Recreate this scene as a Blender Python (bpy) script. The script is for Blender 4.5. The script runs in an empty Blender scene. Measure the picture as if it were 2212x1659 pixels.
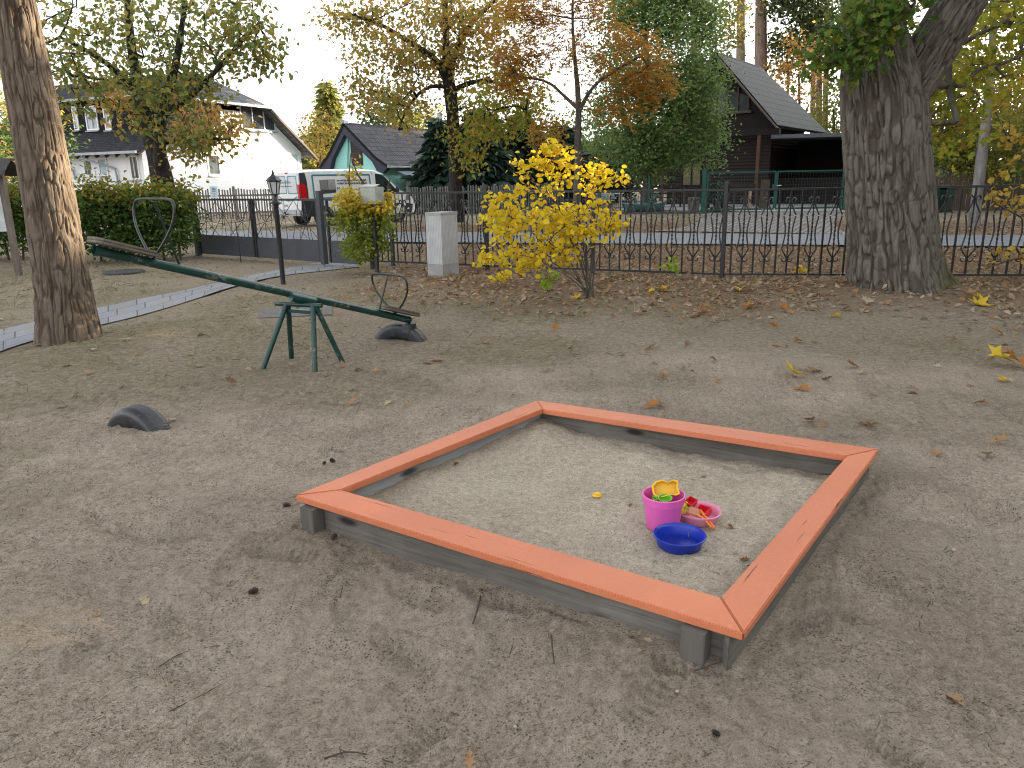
import bpy, bmesh, math, random
import numpy as np
from mathutils import Vector, Matrix
S = bpy.context.scene
COL = S.collection
rad = math.radians
# ---------------------------------------------------------------- camera model (all measurements taken on a 2212 x 1659 copy of the photo)
FP, CX, CY, HC = 1640.0, 1106.0, 829.5, 1.5
PITCH, ROLL = math.atan((CY-388.0)/FP), rad(1.0)
_f = np.array([0, math.cos(PITCH), -math.sin(PITCH)]); _u = np.array([0, math.sin(PITCH), math.cos(PITCH)]); _r = np.array([1., 0, 0])
CR = math.cos(ROLL)*_r-math.sin(ROLL)*_u; CU = math.sin(ROLL)*_r+math.cos(ROLL)*_u; CF = _f
def ray(px, py): return CR*(px-CX)/FP-CU*(py-CY)/FP+CF
def G(px, py, z=0.0):                      # where the sight line through a measured point meets height z
    d = ray(px, py); return np.array([0, 0, HC])+d*((z-HC)/d[2])
def at(px, py, Y):                         # the same line at distance Y
    d = ray(px, py); return np.array([0, 0, HC])+d*(Y/d[1])
def onwall(px, py, P0, D):                 # and on a vertical wall through P0 running along D -> (metres along, height)
    d = ray(px, py); D = np.array(D[:2]); n = np.array([-D[1], D[0]])
    t = (n@np.array(P0[:2]))/(n@d[:2]); p = np.array([0, 0, HC])+d*t
    return float((p[:2]-np.array(P0[:2]))@D), float(p[2])
# ---------------------------------------------------------------- noise
def _h(i, j, s):
    i = i.astype(np.int64); j = j.astype(np.int64)
    n = (i*374761393+j*668265263+s*1274126177) & 0xffffffff
    n = ((n ^ (n >> 13))*1103515245) & 0xffffffff
    n = ((n ^ (n >> 15))*2246822519) & 0xffffffff
    return ((n ^ (n >> 16)) & 0xffffff)/float(0xffffff)
def vn(x, y, s=0):
    x = np.asarray(x, float); y = np.asarray(y, float)
    i = np.floor(x); j = np.floor(y); u = x-i; v = y-j
    u = u*u*(3-2*u); v = v*v*(3-2*v)
    return (_h(i, j, s)*(1-u)+_h(i+1, j, s)*u)*(1-v)+(_h(i, j+1, s)*(1-u)+_h(i+1, j+1, s)*u)*v
def fbm(x, y, s=0, o=4, g=.5):
    a, t, n = 1., 0., 0.
    for k in range(o):
        t = t+a*vn(x*2**k, y*2**k, s+k*7); n += a; a *= g
    return t/n
def sstep(a, b, x): t = np.clip((np.asarray(x, float)-a)/(b-a), 0, 1); return t*t*(3-2*t)
# ---------------------------------------------------------------- materials
class N:
    def __init__(s, name):
        s.m = bpy.data.materials.new(name); s.m.use_nodes = True; s.t = s.m.node_tree
        s.b = s.t.nodes['Principled BSDF']; s.o = s.t.nodes['Material Output']
    def n(s, ty, **k):
        q = s.t.nodes.new(ty)
        for a, b in k.items():
            if a.startswith('i_'): q.inputs[a[2:].replace('_', ' ')].default_value = b
            else: setattr(q, a, b)
        return q
    def l(s, a, b): s.t.links.new(a, b)
    def coord(s, kind='Object', scale=(1, 1, 1)):
        c = s.n('ShaderNodeTexCoord'); mp = s.n('ShaderNodeMapping'); mp.inputs['Scale'].default_value = scale
        s.l(c.outputs[kind], mp.inputs['Vector']); return mp.outputs['Vector']
    def noise(s, vec, scale, detail=4, rough=.55, dist=0):
        q = s.n('ShaderNodeTexNoise'); q.inputs['Scale'].default_value = scale; q.inputs['Detail'].default_value = detail
        q.inputs['Roughness'].default_value = rough; q.inputs['Distortion'].default_value = dist
        s.l(vec, q.inputs['Vector']); return q.outputs['Fac']
    def ramp(s, fac, stops):
        q = s.n('ShaderNodeValToRGB'); e = q.color_ramp.elements
        while len(e) < len(stops): e.new(.5)
        for k, (p, c) in enumerate(stops): e[k].position = p; e[k].color = (*c, 1) if len(c) == 3 else c
        s.l(fac, q.inputs['Fac']); return q.outputs['Color']
    def mix(s, fac, a, b, mode='MIX'):
        q = s.n('ShaderNodeMix', data_type='RGBA', blend_type=mode)
        for v, i in ((fac, 0), (a, 6), (b, 7)):
            if hasattr(v, 'is_linked') or hasattr(v, 'links'): s.l(v, q.inputs[i])
            else: q.inputs[i].default_value = v if i == 0 else (*v, 1)
        return q.outputs[2]
    def math(s, op, a, b=0.0):
        q = s.n('ShaderNodeMath', operation=op)
        for v, i in ((a, 0), (b, 1)):
            if hasattr(v, 'links'): s.l(v, q.inputs[i])
            else: q.inputs[i].default_value = v
        return q.outputs[0]
    def bump(s, h, strength=.3, dist=.01, prev=None):
        q = s.n('ShaderNodeBump'); q.inputs['Strength'].default_value = strength; q.inputs['Distance'].default_value = dist
        s.l(h, q.inputs['Height'])
        if prev is not None: s.l(prev, q.inputs['Normal'])
        return q.outputs['Normal']
    def base(s, c): s.l(c, s.b.inputs['Base Color'])
    def nrm(s, q): s.l(q, s.b.inputs['Normal'])
    def set(s, **k):
        for a, b in k.items(): s.b.inputs[a.replace('_', ' ')].default_value = b
MATS = {}
def plain(name, c, rough=.6, var=.25, scale=6., bump=.15, bscale=60., metal=0., bd=.004, spec=.5, dirt=None):
    if name in MATS: return MATS[name]
    n = N(name); v = n.coord()
    f = n.noise(v, scale, 5, .6)
    d = [max(0, x*(1-var)) for x in c]; l = [min(1, x*(1+var)) for x in c]
    col = n.ramp(f, [(.3, d), (.7, l)])
    if dirt:
        g = n.noise(v, scale*2.7, 6, .7)
        col = n.mix(n.ramp(g, [(.52, (0, 0, 0)), (.66, (1, 1, 1))]), col, dirt)
    n.base(col); n.set(Roughness=rough, Metallic=metal); n.b.inputs['Specular IOR Level'].default_value = spec
    if bump: n.nrm(n.bump(n.noise(v, bscale, 4), bump, bd))
    MATS[name] = n.m; return n.m
def wood(name, c1, c2, ax=0, fine=60., rough=.8, bump=.35, knots=False):
    n = N(name); sc = [fine*.35]*3; sc[ax] = fine*.014; v = n.coord('Object', sc)
    f = n.noise(v, 1., 6, .62, .6)
    c = n.ramp(f, [(.28, c1), (.5, [(a+b)/2 for a, b in zip(c1, c2)]), (.72, c2)])
    v2 = n.coord(); c = n.mix(.35, c, n.ramp(n.noise(v2, 3., 3), [(.3, [x*.6 for x in c1]), (.7, [min(1, x*1.25) for x in c2])]))
    if knots:
        s2 = [7., 7., 7.]; s2[ax] = 2.2; q = n.n('ShaderNodeTexVoronoi'); n.l(n.coord('Object', s2), q.inputs['Vector']); q.inputs['Scale'].default_value = 1.
        c = n.mix(n.ramp(q.outputs['Distance'], [(.07, (1, 1, 1)), (.16, (0, 0, 0))]), c, [x*.3 for x in c1])
    n.base(c); n.set(Roughness=rough); n.nrm(n.bump(f, bump, .006)); return n.m
def leafm(name, stops, trans=.35, rough=.55):
    n = N(name); g = n.n('ShaderNodeNewGeometry')
    q = n.n('ShaderNodeValToRGB'); e = q.color_ramp.elements; q.color_ramp.interpolation = 'LINEAR'
    while len(e) < len(stops): e.new(.5)
    for k, c in enumerate(stops): e[k].position = k/(len(stops)-1); e[k].color = (*c, 1)
    n.l(g.outputs['Random Per Island'], q.inputs['Fac'])
    c = n.mix(.3, q.outputs['Color'], n.ramp(n.noise(n.coord(), 30., 2), [(.3, [x*.6 for x in stops[0]]), (.7, stops[-1])]))
    n.base(q.outputs['Color'] if trans > .9 else c); n.set(Roughness=rough); n.b.inputs['Specular IOR Level'].default_value = .25
    if trans:
        t = n.n('ShaderNodeBsdfTranslucent'); n.l(c, t.inputs['Color']); mx = n.n('ShaderNodeMixShader'); mx.inputs[0].default_value = trans
        n.l(n.b.outputs[0], mx.inputs[1]); n.l(t.outputs[0], mx.inputs[2]); n.l(mx.outputs[0], n.o.inputs['Surface'])
    return n.m
def glass(name, c=(.05, .06, .07), rough=.06):
    n = N(name); n.base(n.ramp(n.noise(n.coord(), 1.5, 3), [(.3, [x*.5 for x in c]), (.7, [x*1.6 for x in c])])); n.set(Roughness=rough); n.b.inputs['Specular IOR Level'].default_value = .9
    return n.m
# ---------------------------------------------------------------- object helpers
def tag(o, label=None, cat=None, group=None, kind=None):
    for k, v in (('label', label), ('category', cat), ('group', group), ('kind', kind)):
        if v: o[k] = v
    return o
def wloc(o):
    p = Vector((0, 0, 0))
    while o: p = p+o.location; o = o.parent
    return p
def link(name, me, m, parent=None, origin=None, smooth=False, local=False):
    if smooth: me.polygons.foreach_set('use_smooth', [True]*len(me.polygons))
    o = bpy.data.objects.new(name, me); COL.objects.link(o)
    if m: me.materials.append(m)
    if parent:
        o.parent = parent
        if not local: me.transform(Matrix.Translation(-wloc(parent)))
    elif origin is not None:
        o.location = Vector(origin)
        if not local: me.transform(Matrix.Translation(-Vector(origin)))
    return o
def thing(name, loc, label, cat, group=None, rz=0, kind=None):
    o = bpy.data.objects.new(name, None); COL.objects.link(o); o.location = Vector(loc); o.rotation_euler.z = rz; o.empty_display_size = .1
    return tag(o, label, cat, group, kind)
class MB:
    def __init__(s): s.v = []; s.f = []
    def add(s, vs, fs):
        b = len(s.v); s.v += [tuple(map(float, v)) for v in vs]; s.f += [[b+i for i in f] for f in fs]; return s
    def box(s, lo, hi):
        (a, b, c), (d, e, f) = lo, hi
        return s.add([(a, b, c), (d, b, c), (d, e, c), (a, e, c), (a, b, f), (d, b, f), (d, e, f), (a, e, f)],
                     [(3, 2, 1, 0), (4, 5, 6, 7), (0, 1, 5, 4), (1, 2, 6, 5), (2, 3, 7, 6), (3, 0, 4, 7)])
    def bar(s, p, q, w, h=None, up=(0, 0, 1), ch=0.0):       # rectangular bar p->q
        h = w if h is None else h; p, q = Vector(p), Vector(q); d = (q-p).normalized(); up = Vector(up)
        if abs(d.dot(up)) > .99: up = Vector((0, 1, 0))
        x = d.cross(up).normalized()*w/2; z = x.normalized().cross(d).normalized()*h/2
        if ch:
            k = min(1, 2*ch/w), min(1, 2*ch/h)
            prof = [(-1+k[0], -1), (1-k[0], -1), (1, -1+k[1]), (1, 1-k[1]), (1-k[0], 1), (-1+k[0], 1), (-1, 1-k[1]), (-1, -1+k[1])]
        else: prof = [(-1, -1), (1, -1), (1, 1), (-1, 1)]
        n = len(prof); vs = [p+x*a+z*b for a, b in prof]+[q+x*a+z*b for a, b in prof]
        return s.add(vs, [list(range(n))[::-1], list(range(n, 2*n))]+[(i, (i+1) % n, n+(i+1) % n, n+i) for i in range(n)])
    def tube(s, pts, r, n=8, caps=True, closed=False):
        pts = [Vector(p) for p in pts]; m = len(pts); rs = r if hasattr(r, '__len__') else [r]*m
        t = []
        for i in range(m):
            a = pts[(i-1) % m] if (i or closed) else pts[0]; b = pts[(i+1) % m] if (i < m-1 or closed) else pts[-1]
            t.append((b-a).normalized())
        u = Vector((0, 0, 1)) if abs(t[0].z) < .9 else Vector((1, 0, 0)); u = (u-t[0]*u.dot(t[0])).normalized(); vs = []
        for i in range(m):
            u = u-t[i]*u.dot(t[i]); u = u.normalized(); w = t[i].cross(u)
            vs += [pts[i]+(u*math.cos(2*math.pi*k/n)+w*math.sin(2*math.pi*k/n))*rs[i] for k in range(n)]
        fs = [(i*n+k, i*n+(k+1) % n, ((i+1) % m)*n+(k+1) % n, ((i+1) % m)*n+k) for i in range(m if closed else m-1) for k in range(n)]
        if caps and not closed: fs += [list(range(n))[::-1], list(range((m-1)*n, m*n))]
        return s.add(vs, fs)
    def lathe(s, prof, c=(0, 0, 0), n=32, M=None, closed=False):
        vs = []
        for r, z in prof:
            for k in range(n):
                p = Vector((r*math.cos(2*math.pi*k/n), r*math.sin(2*math.pi*k/n), z))
                vs.append((M@p if M else p)+Vector(c))
        m = len(prof)
        return s.add(vs, [(i*n+k, i*n+(k+1) % n, ((i+1) % m)*n+(k+1) % n, ((i+1) % m)*n+k) for i in range(m if closed else m-1) for k in range(n)])
    def prism(s, poly, d):                                    # polygon (3-D points) pushed along d
        n = len(poly); d = Vector(d); vs = [Vector(p) for p in poly]; vs += [p+d for p in vs]
        return s.add(vs, [list(range(n))[::-1], list(range(n, 2*n))]+[(i, (i+1) % n, n+(i+1) % n, n+i) for i in range(n)])
    def ball(s, c, r, n=10, m=7, sq=(1, 1, 1)):
        vs = []; fs = []
        for i in range(m+1):
            a = math.pi*i/m
            for k in range(n): vs.append((c[0]+r*sq[0]*math.sin(a)*math.cos(2*math.pi*k/n), c[1]+r*sq[1]*math.sin(a)*math.sin(2*math.pi*k/n), c[2]+r*sq[2]*math.cos(a)))
        for i in range(m):
            for k in range(n): fs.append((i*n+k, (i+1)*n+k, (i+1)*n+(k+1) % n, i*n+(k+1) % n))
        return s.add(vs, fs)
    def build(s, name, m, parent=None, origin=None, smooth=False, local=False, fix=True):
        me = bpy.data.meshes.new(name); me.from_pydata(s.v, [], s.f)
        if fix:
            bm = bmesh.new(); bm.from_mesh(me); bmesh.ops.recalc_face_normals(bm, faces=bm.faces); bm.to_mesh(me); bm.free()
        o = link(name, me, m, parent, origin, False, local)
        if smooth:
            me.polygons.foreach_set('use_smooth', [True]*len(me.polygons))
            try: me.set_sharp_from_angle(angle=rad(40))
            except Exception: pass
        return o
def npmesh(name, V, Fc, m, parent=None, origin=None, smooth=False, local=False):
    me = bpy.data.meshes.new(name); me.from_pydata(np.asarray(V, float), [], np.asarray(Fc) if not isinstance(Fc, list) else Fc)
    return link(name, me, m, parent, origin, smooth, local)
LEAF = {   # (outline in leaf plane: across, along, lift) and faces
 'diamond': ([(0, 0, 0), (-.32, .45, .10), (0, 1, 0), (.32, .45, .10)], [(0, 3, 2), (0, 2, 1)]),
 'oval': ([(0, 0, 0), (-.26, .22, .07), (-.3, .6, .1), (0, 1, -.05), (.3, .6, .1), (.26, .22, .07)], [(0, 5, 4, 3), (0, 3, 2, 1)]),
 'round': ([(0, 0, 0), (-.34, .18, .06), (-.44, .55, .1), (-.24, .86, .06), (0, .97, -.02), (.24, .86, .06), (.44, .55, .1), (.34, .18, .06)], [(0, 7, 6, 5, 4), (0, 4, 3, 2, 1)]),
 'lobed': ([(0, 0, 0), (-.16, .2, .03), (-.1, .3, .03), (-.34, .45, .09), (-.17, .54, .05), (-.36, .72, .1), (-.16, .78, .04), (0, 1, -.04), (.16, .78, .04), (.36, .72, .1), (.17, .54, .05), (.34, .45, .09), (.1, .3, .03), (.16, .2, .03)],
   [(0, 13, 12, 2, 1), (2, 12, 11, 10, 4, 3), (4, 10, 9, 8, 6, 5), (6, 8, 7)]),
 'needle': ([(-.04, 0, 0), (.04, 0, 0), (.04, 1, 0), (-.04, 1, 0)], [(0, 1, 2, 3)]),
 'spray': ([(0, 0, 0), (-.2, .35, .03), (-.14, .75, 0), (0, 1, -.08), (.14, .75, 0), (.2, .35, .03)], [(0, 5, 4, 3), (0, 3, 2, 1)]),
}
def leafverts(P, D, Nn, size, shape):
    T, F = LEAF[shape]; T = np.array(T)
    P = np.asarray(P, float); n = len(P); D = np.asarray(D, float); Nn = np.asarray(Nn, float)
    D = D/np.linalg.norm(D, axis=1, keepdims=True); Nn = Nn-D*(Nn*D).sum(1, keepdims=True); Nn = Nn/(np.linalg.norm(Nn, axis=1, keepdims=True)+1e-9)
    X = np.cross(D, Nn); s = np.broadcast_to(np.asarray(size, float), (n,))[:, None]
    V = P[:, None, :]+s[:, :, None]*(T[None, :, 0:1]*X[:, None]+T[None, :, 1:2]*D[:, None]+T[None, :, 2:3]*Nn[:, None])
    k = len(T); off = np.arange(n)*k
    if len(set(map(len, F))) == 1: Fc = (off[:, None, None]+np.array(F)[None]).reshape(-1, len(F[0]))
    else: Fc = [[int(o)+i for i in f] for o in off for f in F]
    return V.reshape(-1, 3), Fc
def leaves(name, m, P, size, parent=None, origin=None, shape='oval', up=.6, droop=.3, rng=None, D=None, kind=None):
    rng = rng or np.random.default_rng(1); P = np.asarray(P, float); n = len(P)
    if D is None: D = rng.normal(size=(n, 3)); D[:, 2] = D[:, 2]*.6-droop
    Nn = rng.normal(size=(n, 3)); Nn[:, 2] = np.abs(Nn[:, 2])+up
    sz = size*rng.uniform(.65, 1.25, n)
    V, Fc = leafverts(P, D, Nn, sz, shape)
    return npmesh(name, V, Fc, m, parent, origin)
# ---------------------------------------------------------------- trees
RELIEF = {}
def resample(pts, step):
    pts = [np.array(p, float) for p in pts]; out = [pts[0]]
    for a, b in zip(pts, pts[1:]):
        n = max(1, int(np.linalg.norm(b[:3]-a[:3])/step))
        out += [a+(b-a)*(k+1)/n for k in range(n)]
    return np.array(out)
def smoothpath(pts, it=2):
    p = np.array(pts, float)
    for _ in range(it):
        q = [p[0]]
        for a, b in zip(p, p[1:]): q += [a*.75+b*.25, a*.25+b*.75]
        q.append(p[-1]); p = np.array(q)
    return p
def grow(limbs, targets, rng, step=.35, tip=.006, wob=.05, lift=.15, maxd=99):
    """limbs: lists of (x,y,z,r). Every target is tied to the nearest wood, nearest first; radii follow the number of twigs carried."""
    nodes = []; par = []; fix = []
    for L in limbs:
        R = resample(L, step); b = len(nodes)
        for k, q in enumerate(R): nodes.append(q[:3]); par.append(b+k-1 if k else -1); fix.append(q[3])
    nl = len(nodes); P = np.zeros((nl+len(targets)*14, 3)); P[:nl] = nodes; cnt = nl
    d0 = np.min(np.linalg.norm(targets[:, None]-P[None, :nl], axis=2), axis=1); tips = []
    for i in np.argsort(d0):
        t = targets[i]; d = np.linalg.norm(P[:cnt]-t, axis=1)+.35*np.maximum(0, P[:cnt, 2]-t[2]+.1)
        d[:nl] += .15; k = int(np.argmin(d)); a = P[k]; L = np.linalg.norm(t-a)
        n = int(min(12, max(1, round(L/step)))); prev = k
        for j in range(1, n+1):
            u = j/n; q = a+(t-a)*u+np.array([0, 0, lift*L*u*(1-u)])+(rng.normal(size=3)*wob*L*(u*(1-u))*2 if j < n else 0)
            P[cnt] = q; par.append(prev); fix.append(0); prev = cnt; cnt += 1
        tips.append(prev)
    P = P[:cnt]; w = np.zeros(cnt); w[tips] += 1
    for i in range(cnt-1, nl-1, -1): w[par[i]] += w[i]
    r = tip*np.maximum(w, 1)**.42; fix = np.array(fix); r[:nl] = np.maximum(fix[:nl], .004)
    e = [(par[i], i) for i in range(nl, cnt)]
    return P, r, e
def twigmesh(P, r, e, n=5):
    e = np.array(e); A = P[e[:, 0]]; B = P[e[:, 1]]; d = B-A; d /= np.linalg.norm(d, axis=1, keepdims=True)+1e-9
    u = np.cross(d, np.array([.3, .2, .93])); u /= np.linalg.norm(u, axis=1, keepdims=True)+1e-9; v = np.cross(d, u)
    th = np.arange(n)*2*math.pi/n; ring = np.cos(th)[None, :, None]*u[:, None]+np.sin(th)[None, :, None]*v[:, None]
    rb = np.minimum(r[e[:, 1]], r[e[:, 0]]); ra = np.minimum(r[e[:, 0]], rb*1.5)
    V = np.concatenate([A[:, None]+ring*ra[:, None, None], B[:, None]+ring*rb[:, None, None]], axis=1).reshape(-1, 3)
    k = np.arange(n); q = np.stack([k, (k+1) % n, n+(k+1) % n, n+k], 1)
    return V, (np.arange(len(e))[:, None, None]*2*n+q[None]).reshape(-1, 4)
def trunkmesh(path, n=48, seg=.05, amp=.02, fu=7., fz=1.6, seed=3, flare=None, lump=.04):
    """path: (x,y,z,r); bark fissures are real relief"""
    R = resample(smoothpath(path, 2), seg); m = len(R); th = np.arange(n)*2*math.pi/n
    t = np.gradient(R[:, :3], axis=0); t /= np.linalg.norm(t, axis=1, keepdims=True)
    u = np.array([1., 0, 0]); U = []
    for i in range(m): u = u-t[i]*(u@t[i]); u = u/np.linalg.norm(u); U.append(u)
    U = np.array(U); W = np.cross(t, U); s = np.concatenate([[0], np.cumsum(np.linalg.norm(np.diff(R[:, :3], axis=0), axis=1))])
    TH, SS = np.meshgrid(th, s); r = R[:, 3][:, None]
    a = TH/(2*math.pi)*round(fu*2*math.pi*float(np.median(R[:, 3]))*1.0+4); per = round(fu*2*math.pi*float(np.median(R[:, 3]))*1.0+4)
    def pn(a, b, sd): # periodic round the trunk
        w = a/per; return vn(a, b, sd)*(1-w)+vn(a-per, b, sd)*w
    wv = (pn(a*1.0, SS*fz*.8, seed)-.5)*1.6
    rid = 1-np.abs(2*pn(np.mod(a+wv, per), SS*fz, seed+1)-1); rid2 = 1-np.abs(2*pn(np.mod(a*1.0+wv*.6+3.3, per), SS*fz*1.9+5, seed+2)-1)
    hgt = -(sstep(.70, .96, rid)*1.0+sstep(.74, .97, rid2)*.7)
    hgt += .30*(pn(np.mod(a*1.0+1.7, per), SS*fz*4.5, seed+5)-.5)
    dd = amp*hgt+lump*r*(fbm(np.cos(TH)*1.3+5, SS*.8+np.sin(TH)*1.3, seed+9, 3)-.5)*2
    if flare: dd = dd+flare(TH, SS)
    V = R[:, None, :3]+(U[:, None]*np.cos(TH)[..., None]+W[:, None]*np.sin(TH)[..., None])*(r+dd)[..., None]
    k = np.arange(n); i = np.arange(m-1); F = np.stack(np.broadcast_arrays(i[:, None]*n+k, i[:, None]*n+(k+1) % n, (i[:, None]+1)*n+(k+1) % n, (i[:, None]+1)*n+k), -1).reshape(-1, 4)
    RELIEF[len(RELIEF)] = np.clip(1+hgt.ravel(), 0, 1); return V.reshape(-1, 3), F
def barkattr(o, n):            # fissures coloured darker along the bark relief, outer plates left grey
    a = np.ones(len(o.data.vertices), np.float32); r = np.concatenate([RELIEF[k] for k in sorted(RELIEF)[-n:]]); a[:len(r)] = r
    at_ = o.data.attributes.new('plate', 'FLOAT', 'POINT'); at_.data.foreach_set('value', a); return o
def joinmesh(*vf):
    V = []; F = []; b = 0
    for v, f in vf: V.append(np.asarray(v)); F.append(np.asarray(f)+b); b += len(v)
    return np.concatenate(V), np.concatenate(F)
def blob(rng, n, c, r, shell=.35):
    d = rng.normal(size=(n, 3)); d /= np.linalg.norm(d, axis=1, keepdims=True); k = rng.uniform(shell, 1, n)**.6
    return np.array(c)+d*k[:, None]*np.array(r)
def pxblob(rng, n, px, py, rx, ry, Y, dy):      # a foliage mass measured in the photo, given its own depth
    c = at(px, py, Y); s = Y/FP
    return blob(rng, n, c, (rx*s, dy, ry*s))
# ================================================================ camera, light, sky
cd = bpy.data.cameras.new('camera'); cam = bpy.data.objects.new('camera', cd); COL.objects.link(cam)
cd.sensor_width = 36; cd.lens = 36*FP/2212; cd.clip_end = 2000; cd.clip_start = .05
cam.matrix_world = Matrix(((CR[0], CU[0], -CF[0], 0), (CR[1], CU[1], -CF[1], 0), (CR[2], CU[2], -CF[2], HC), (0, 0, 0, 1)))
S.camera = cam
SUN_AZ, SUN_EL = rad(62), rad(14)
SD = np.array([math.sin(SUN_AZ)*math.cos(SUN_EL), math.cos(SUN_AZ)*math.cos(SUN_EL), math.sin(SUN_EL)])
sl = bpy.data.lights.new('sun', 'SUN'); so = bpy.data.objects.new('sun', sl); COL.objects.link(so)
sl.energy = 4.6; sl.angle = rad(.5); sl.color = (1, .83, .58)
so.rotation_euler = Vector(SD).to_track_quat('Z', 'Y').to_euler(); so.location = (20, -5, 20)
w = bpy.data.worlds.new('World'); S.world = w; w.use_nodes = True
bg = w.node_tree.nodes['Background']; sk = w.node_tree.nodes.new('ShaderNodeTexSky'); sk.sky_type = 'NISHITA'; sk.sun_disc = False
sk.sun_elevation = SUN_EL; sk.sun_rotation = SUN_AZ; sk.air_density = 1.0; sk.dust_density = 3.0; sk.ozone_density = 1.0
hs = w.node_tree.nodes.new('ShaderNodeHueSaturation'); hs.inputs['Saturation'].default_value = .12
w.node_tree.links.new(sk.outputs[0], hs.inputs['Color']); w.node_tree.links.new(hs.outputs[0], bg.inputs['Color']); bg.inputs['Strength'].default_value = .15
S.view_settings.view_transform = 'Standard'; S.view_settings.look = 'None'; S.view_settings.gamma = 1; S.view_settings.exposure = 2.18
S.render.engine = 'CYCLES'; S.cycles.use_denoising = True; S.cycles.denoising_prefilter = 'NONE'; S.cycles.denoising_input_passes = 'RGB_ALBEDO_NORMAL'; S.cycles.filter_width = 1.1; S.cycles.use_adaptive_sampling = False; w.cycles.sampling_method = 'MANUAL'; w.cycles.sample_map_resolution = 1024; S.cycles.max_bounces = 6; S.cycles.transparent_max_bounces = 6; S.cycles.diffuse_bounces = 3
# ================================================================ ground
SBZ = .20                                            # top of the sandbox frame
SBo = {k: G(*p, SBZ) for k, p in dict(L=(638, 1070), B=(1160, 865), R=(1898, 970), F=(1607, 1368)).items()}
SBi = {k: G(*p, SBZ) for k, p in dict(L=(737, 1058), B=(1172, 884), R=(1829, 985), F=(1557, 1290)).items()}
SBc = sum(SBo.values())/4
def sdir(a, b): d = SBo[b]-SBo[a]; return d/np.linalg.norm(d)
def insand(x, y, grow=0.0):                          # 1 inside the frame
    m = np.ones_like(np.asarray(x, float))
    for a, b in (('L', 'F'), ('F', 'R'), ('R', 'B'), ('B', 'L')):
        p, d = SBo[a], sdir(a, b); m = m*(((-(y-p[1])*d[0]+(x-p[0])*d[1])*-1+grow) > 0)
    return m
def nearedge(x, y, a, b):
    p, q = SBo[a][:2], SBo[b][:2]; d = q-p; t = np.clip(((x-p[0])*d[0]+(y-p[1])*d[1])/(d@d), 0, 1)
    return np.hypot(x-p[0]-t*d[0], y-p[1]-t*d[1])
def road_n(x): return 18.6-.30*np.asarray(x)
def road_f(x): return 22.3-.34*np.asarray(x)
PATHP = [((-160, 850), (-170, 780)), ((-60, 797), (-60, 737)), ((0, 770), (0, 715)), ((120, 737), (120, 688)), ((230, 707), (230, 661)), ((400, 655), (400, 628)), ((500, 620), (520, 600)), ((600, 597), (610, 582)), ((700, 586), (690, 567)), ((780, 577), (760, 563))]
PATHC = [(G(*a)[:2]+G(*b)[:2])/2 for a, b in PATHP]
def pathm(x, y, rng_=(.62, .95)):
    x = np.asarray(x, float); y = np.asarray(y, float); d = np.full(x.shape, 9.)
    if x.size > 9: k = (x > -9) & (x < -1) & (y > 3) & (y < 17)
    else: k = np.ones(x.shape, bool)
    X, Y = x[k], y[k]; m = np.full(X.shape, 9.)
    for p, q in zip(PATHC, PATHC[1:]):
        e = q-p; t = np.clip(((X-p[0])*e[0]+(Y-p[1])*e[1])/(e@e), 0, 1); m = np.minimum(m, np.hypot(X-p[0]-t*e[0], Y-p[1]-t*e[1]))
    d[k] = m; return 1-sstep(*rng_, d)
def zg(x, y):
    x = np.asarray(x, float); y = np.asarray(y, float); near = 1-sstep(9, 15, np.hypot(x, y))
    pth = pathm(x, y)
    z = (fbm(x*.45, y*.45, 11, 3)-.5)*.10*near*(1-.85*pth)+(fbm(x*1.7, y*1.7, 23, 3)-.5)*.035*near*(1-pth)
    ne = np.minimum(np.minimum(nearedge(x, y, 'L', 'F'), nearedge(x, y, 'F', 'R')), np.minimum(nearedge(x, y, 'R', 'B'), nearedge(x, y, 'B', 'L')))
    k = np.exp(-(ne/.55)**2); z = z*(1-k)+k*(.058+(fbm(x*2.2, y*2.2, 29, 3)-.5)*.05)
    z = z-.05*np.exp(-((ne-.62)/.35)**2)*(y < 3.2)
    z = z+.02*np.exp(-(np.hypot(x-SBo['B'][0], y-SBo['B'][1])/.6)**2)
    z = z+.05*np.exp(-(np.hypot(x+2.45, y-4.42)/.35)**2)
    z = z+.10*np.exp(-((np.hypot(x-4.9, y-9.8))/1.3)**2)+.06*np.exp(-((np.hypot(x+4.3, y-7.4))/1.)**2)
    fl = 11.9-.33*x; z = z+.05*np.exp(-((y-fl+.5)/.45)**2)*(x > -2.2)*(x < 9)
    z = z-.045*pathm(x, y, (.16, .28))
    z = z+.2*sstep(22, 28, y+.35*x)*sstep(-4, 4, x)
    rd = sstep(-.5, 0.1, y-road_n(x))*sstep(-.5, 0.1, road_f(x)-y); z = z*(1-rd)-.02*rd
    return z
def zfine(x, y):
    d = np.hypot(x, y); k = 1-sstep(5.5, 8, d)
    z = (fbm(x*8, y*8, 41, 4, .62)-.5)*.034+(fbm(x*34, y*34, 47, 3, .65)-.5)*.022
    rk = fbm(x*.9+4, y*.9, 97, 2); u = x*.93-y*.36; v = x*.36+y*.93
    z = z+(fbm(u*2.2, v*17, 101, 3, .6)-.5)*.034*sstep(.45, .62, rk)+(fbm(v*2.4, u*19, 103, 3, .6)-.5)*.026*sstep(.45, .62, 1-rk)
    # footprints with tread ripples
    for (a, b, an, le, wv) in FOOT:
        c, s = math.cos(an), math.sin(an); u = (x-a)*c+(y-b)*s; v = -(x-a)*s+(y-b)*c
        m = np.exp(-((u/(le*.5))**4+(v/.05)**4)); z = z-m*.010+m*.0065*np.sin(u*2*math.pi/wv)+.007*np.exp(-((np.hypot(u/(le*.6), v/.065)-1.1)/.16)**2)
    return z*k*(1-.9*pathm(x, y))
_r = random.Random(5)
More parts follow.
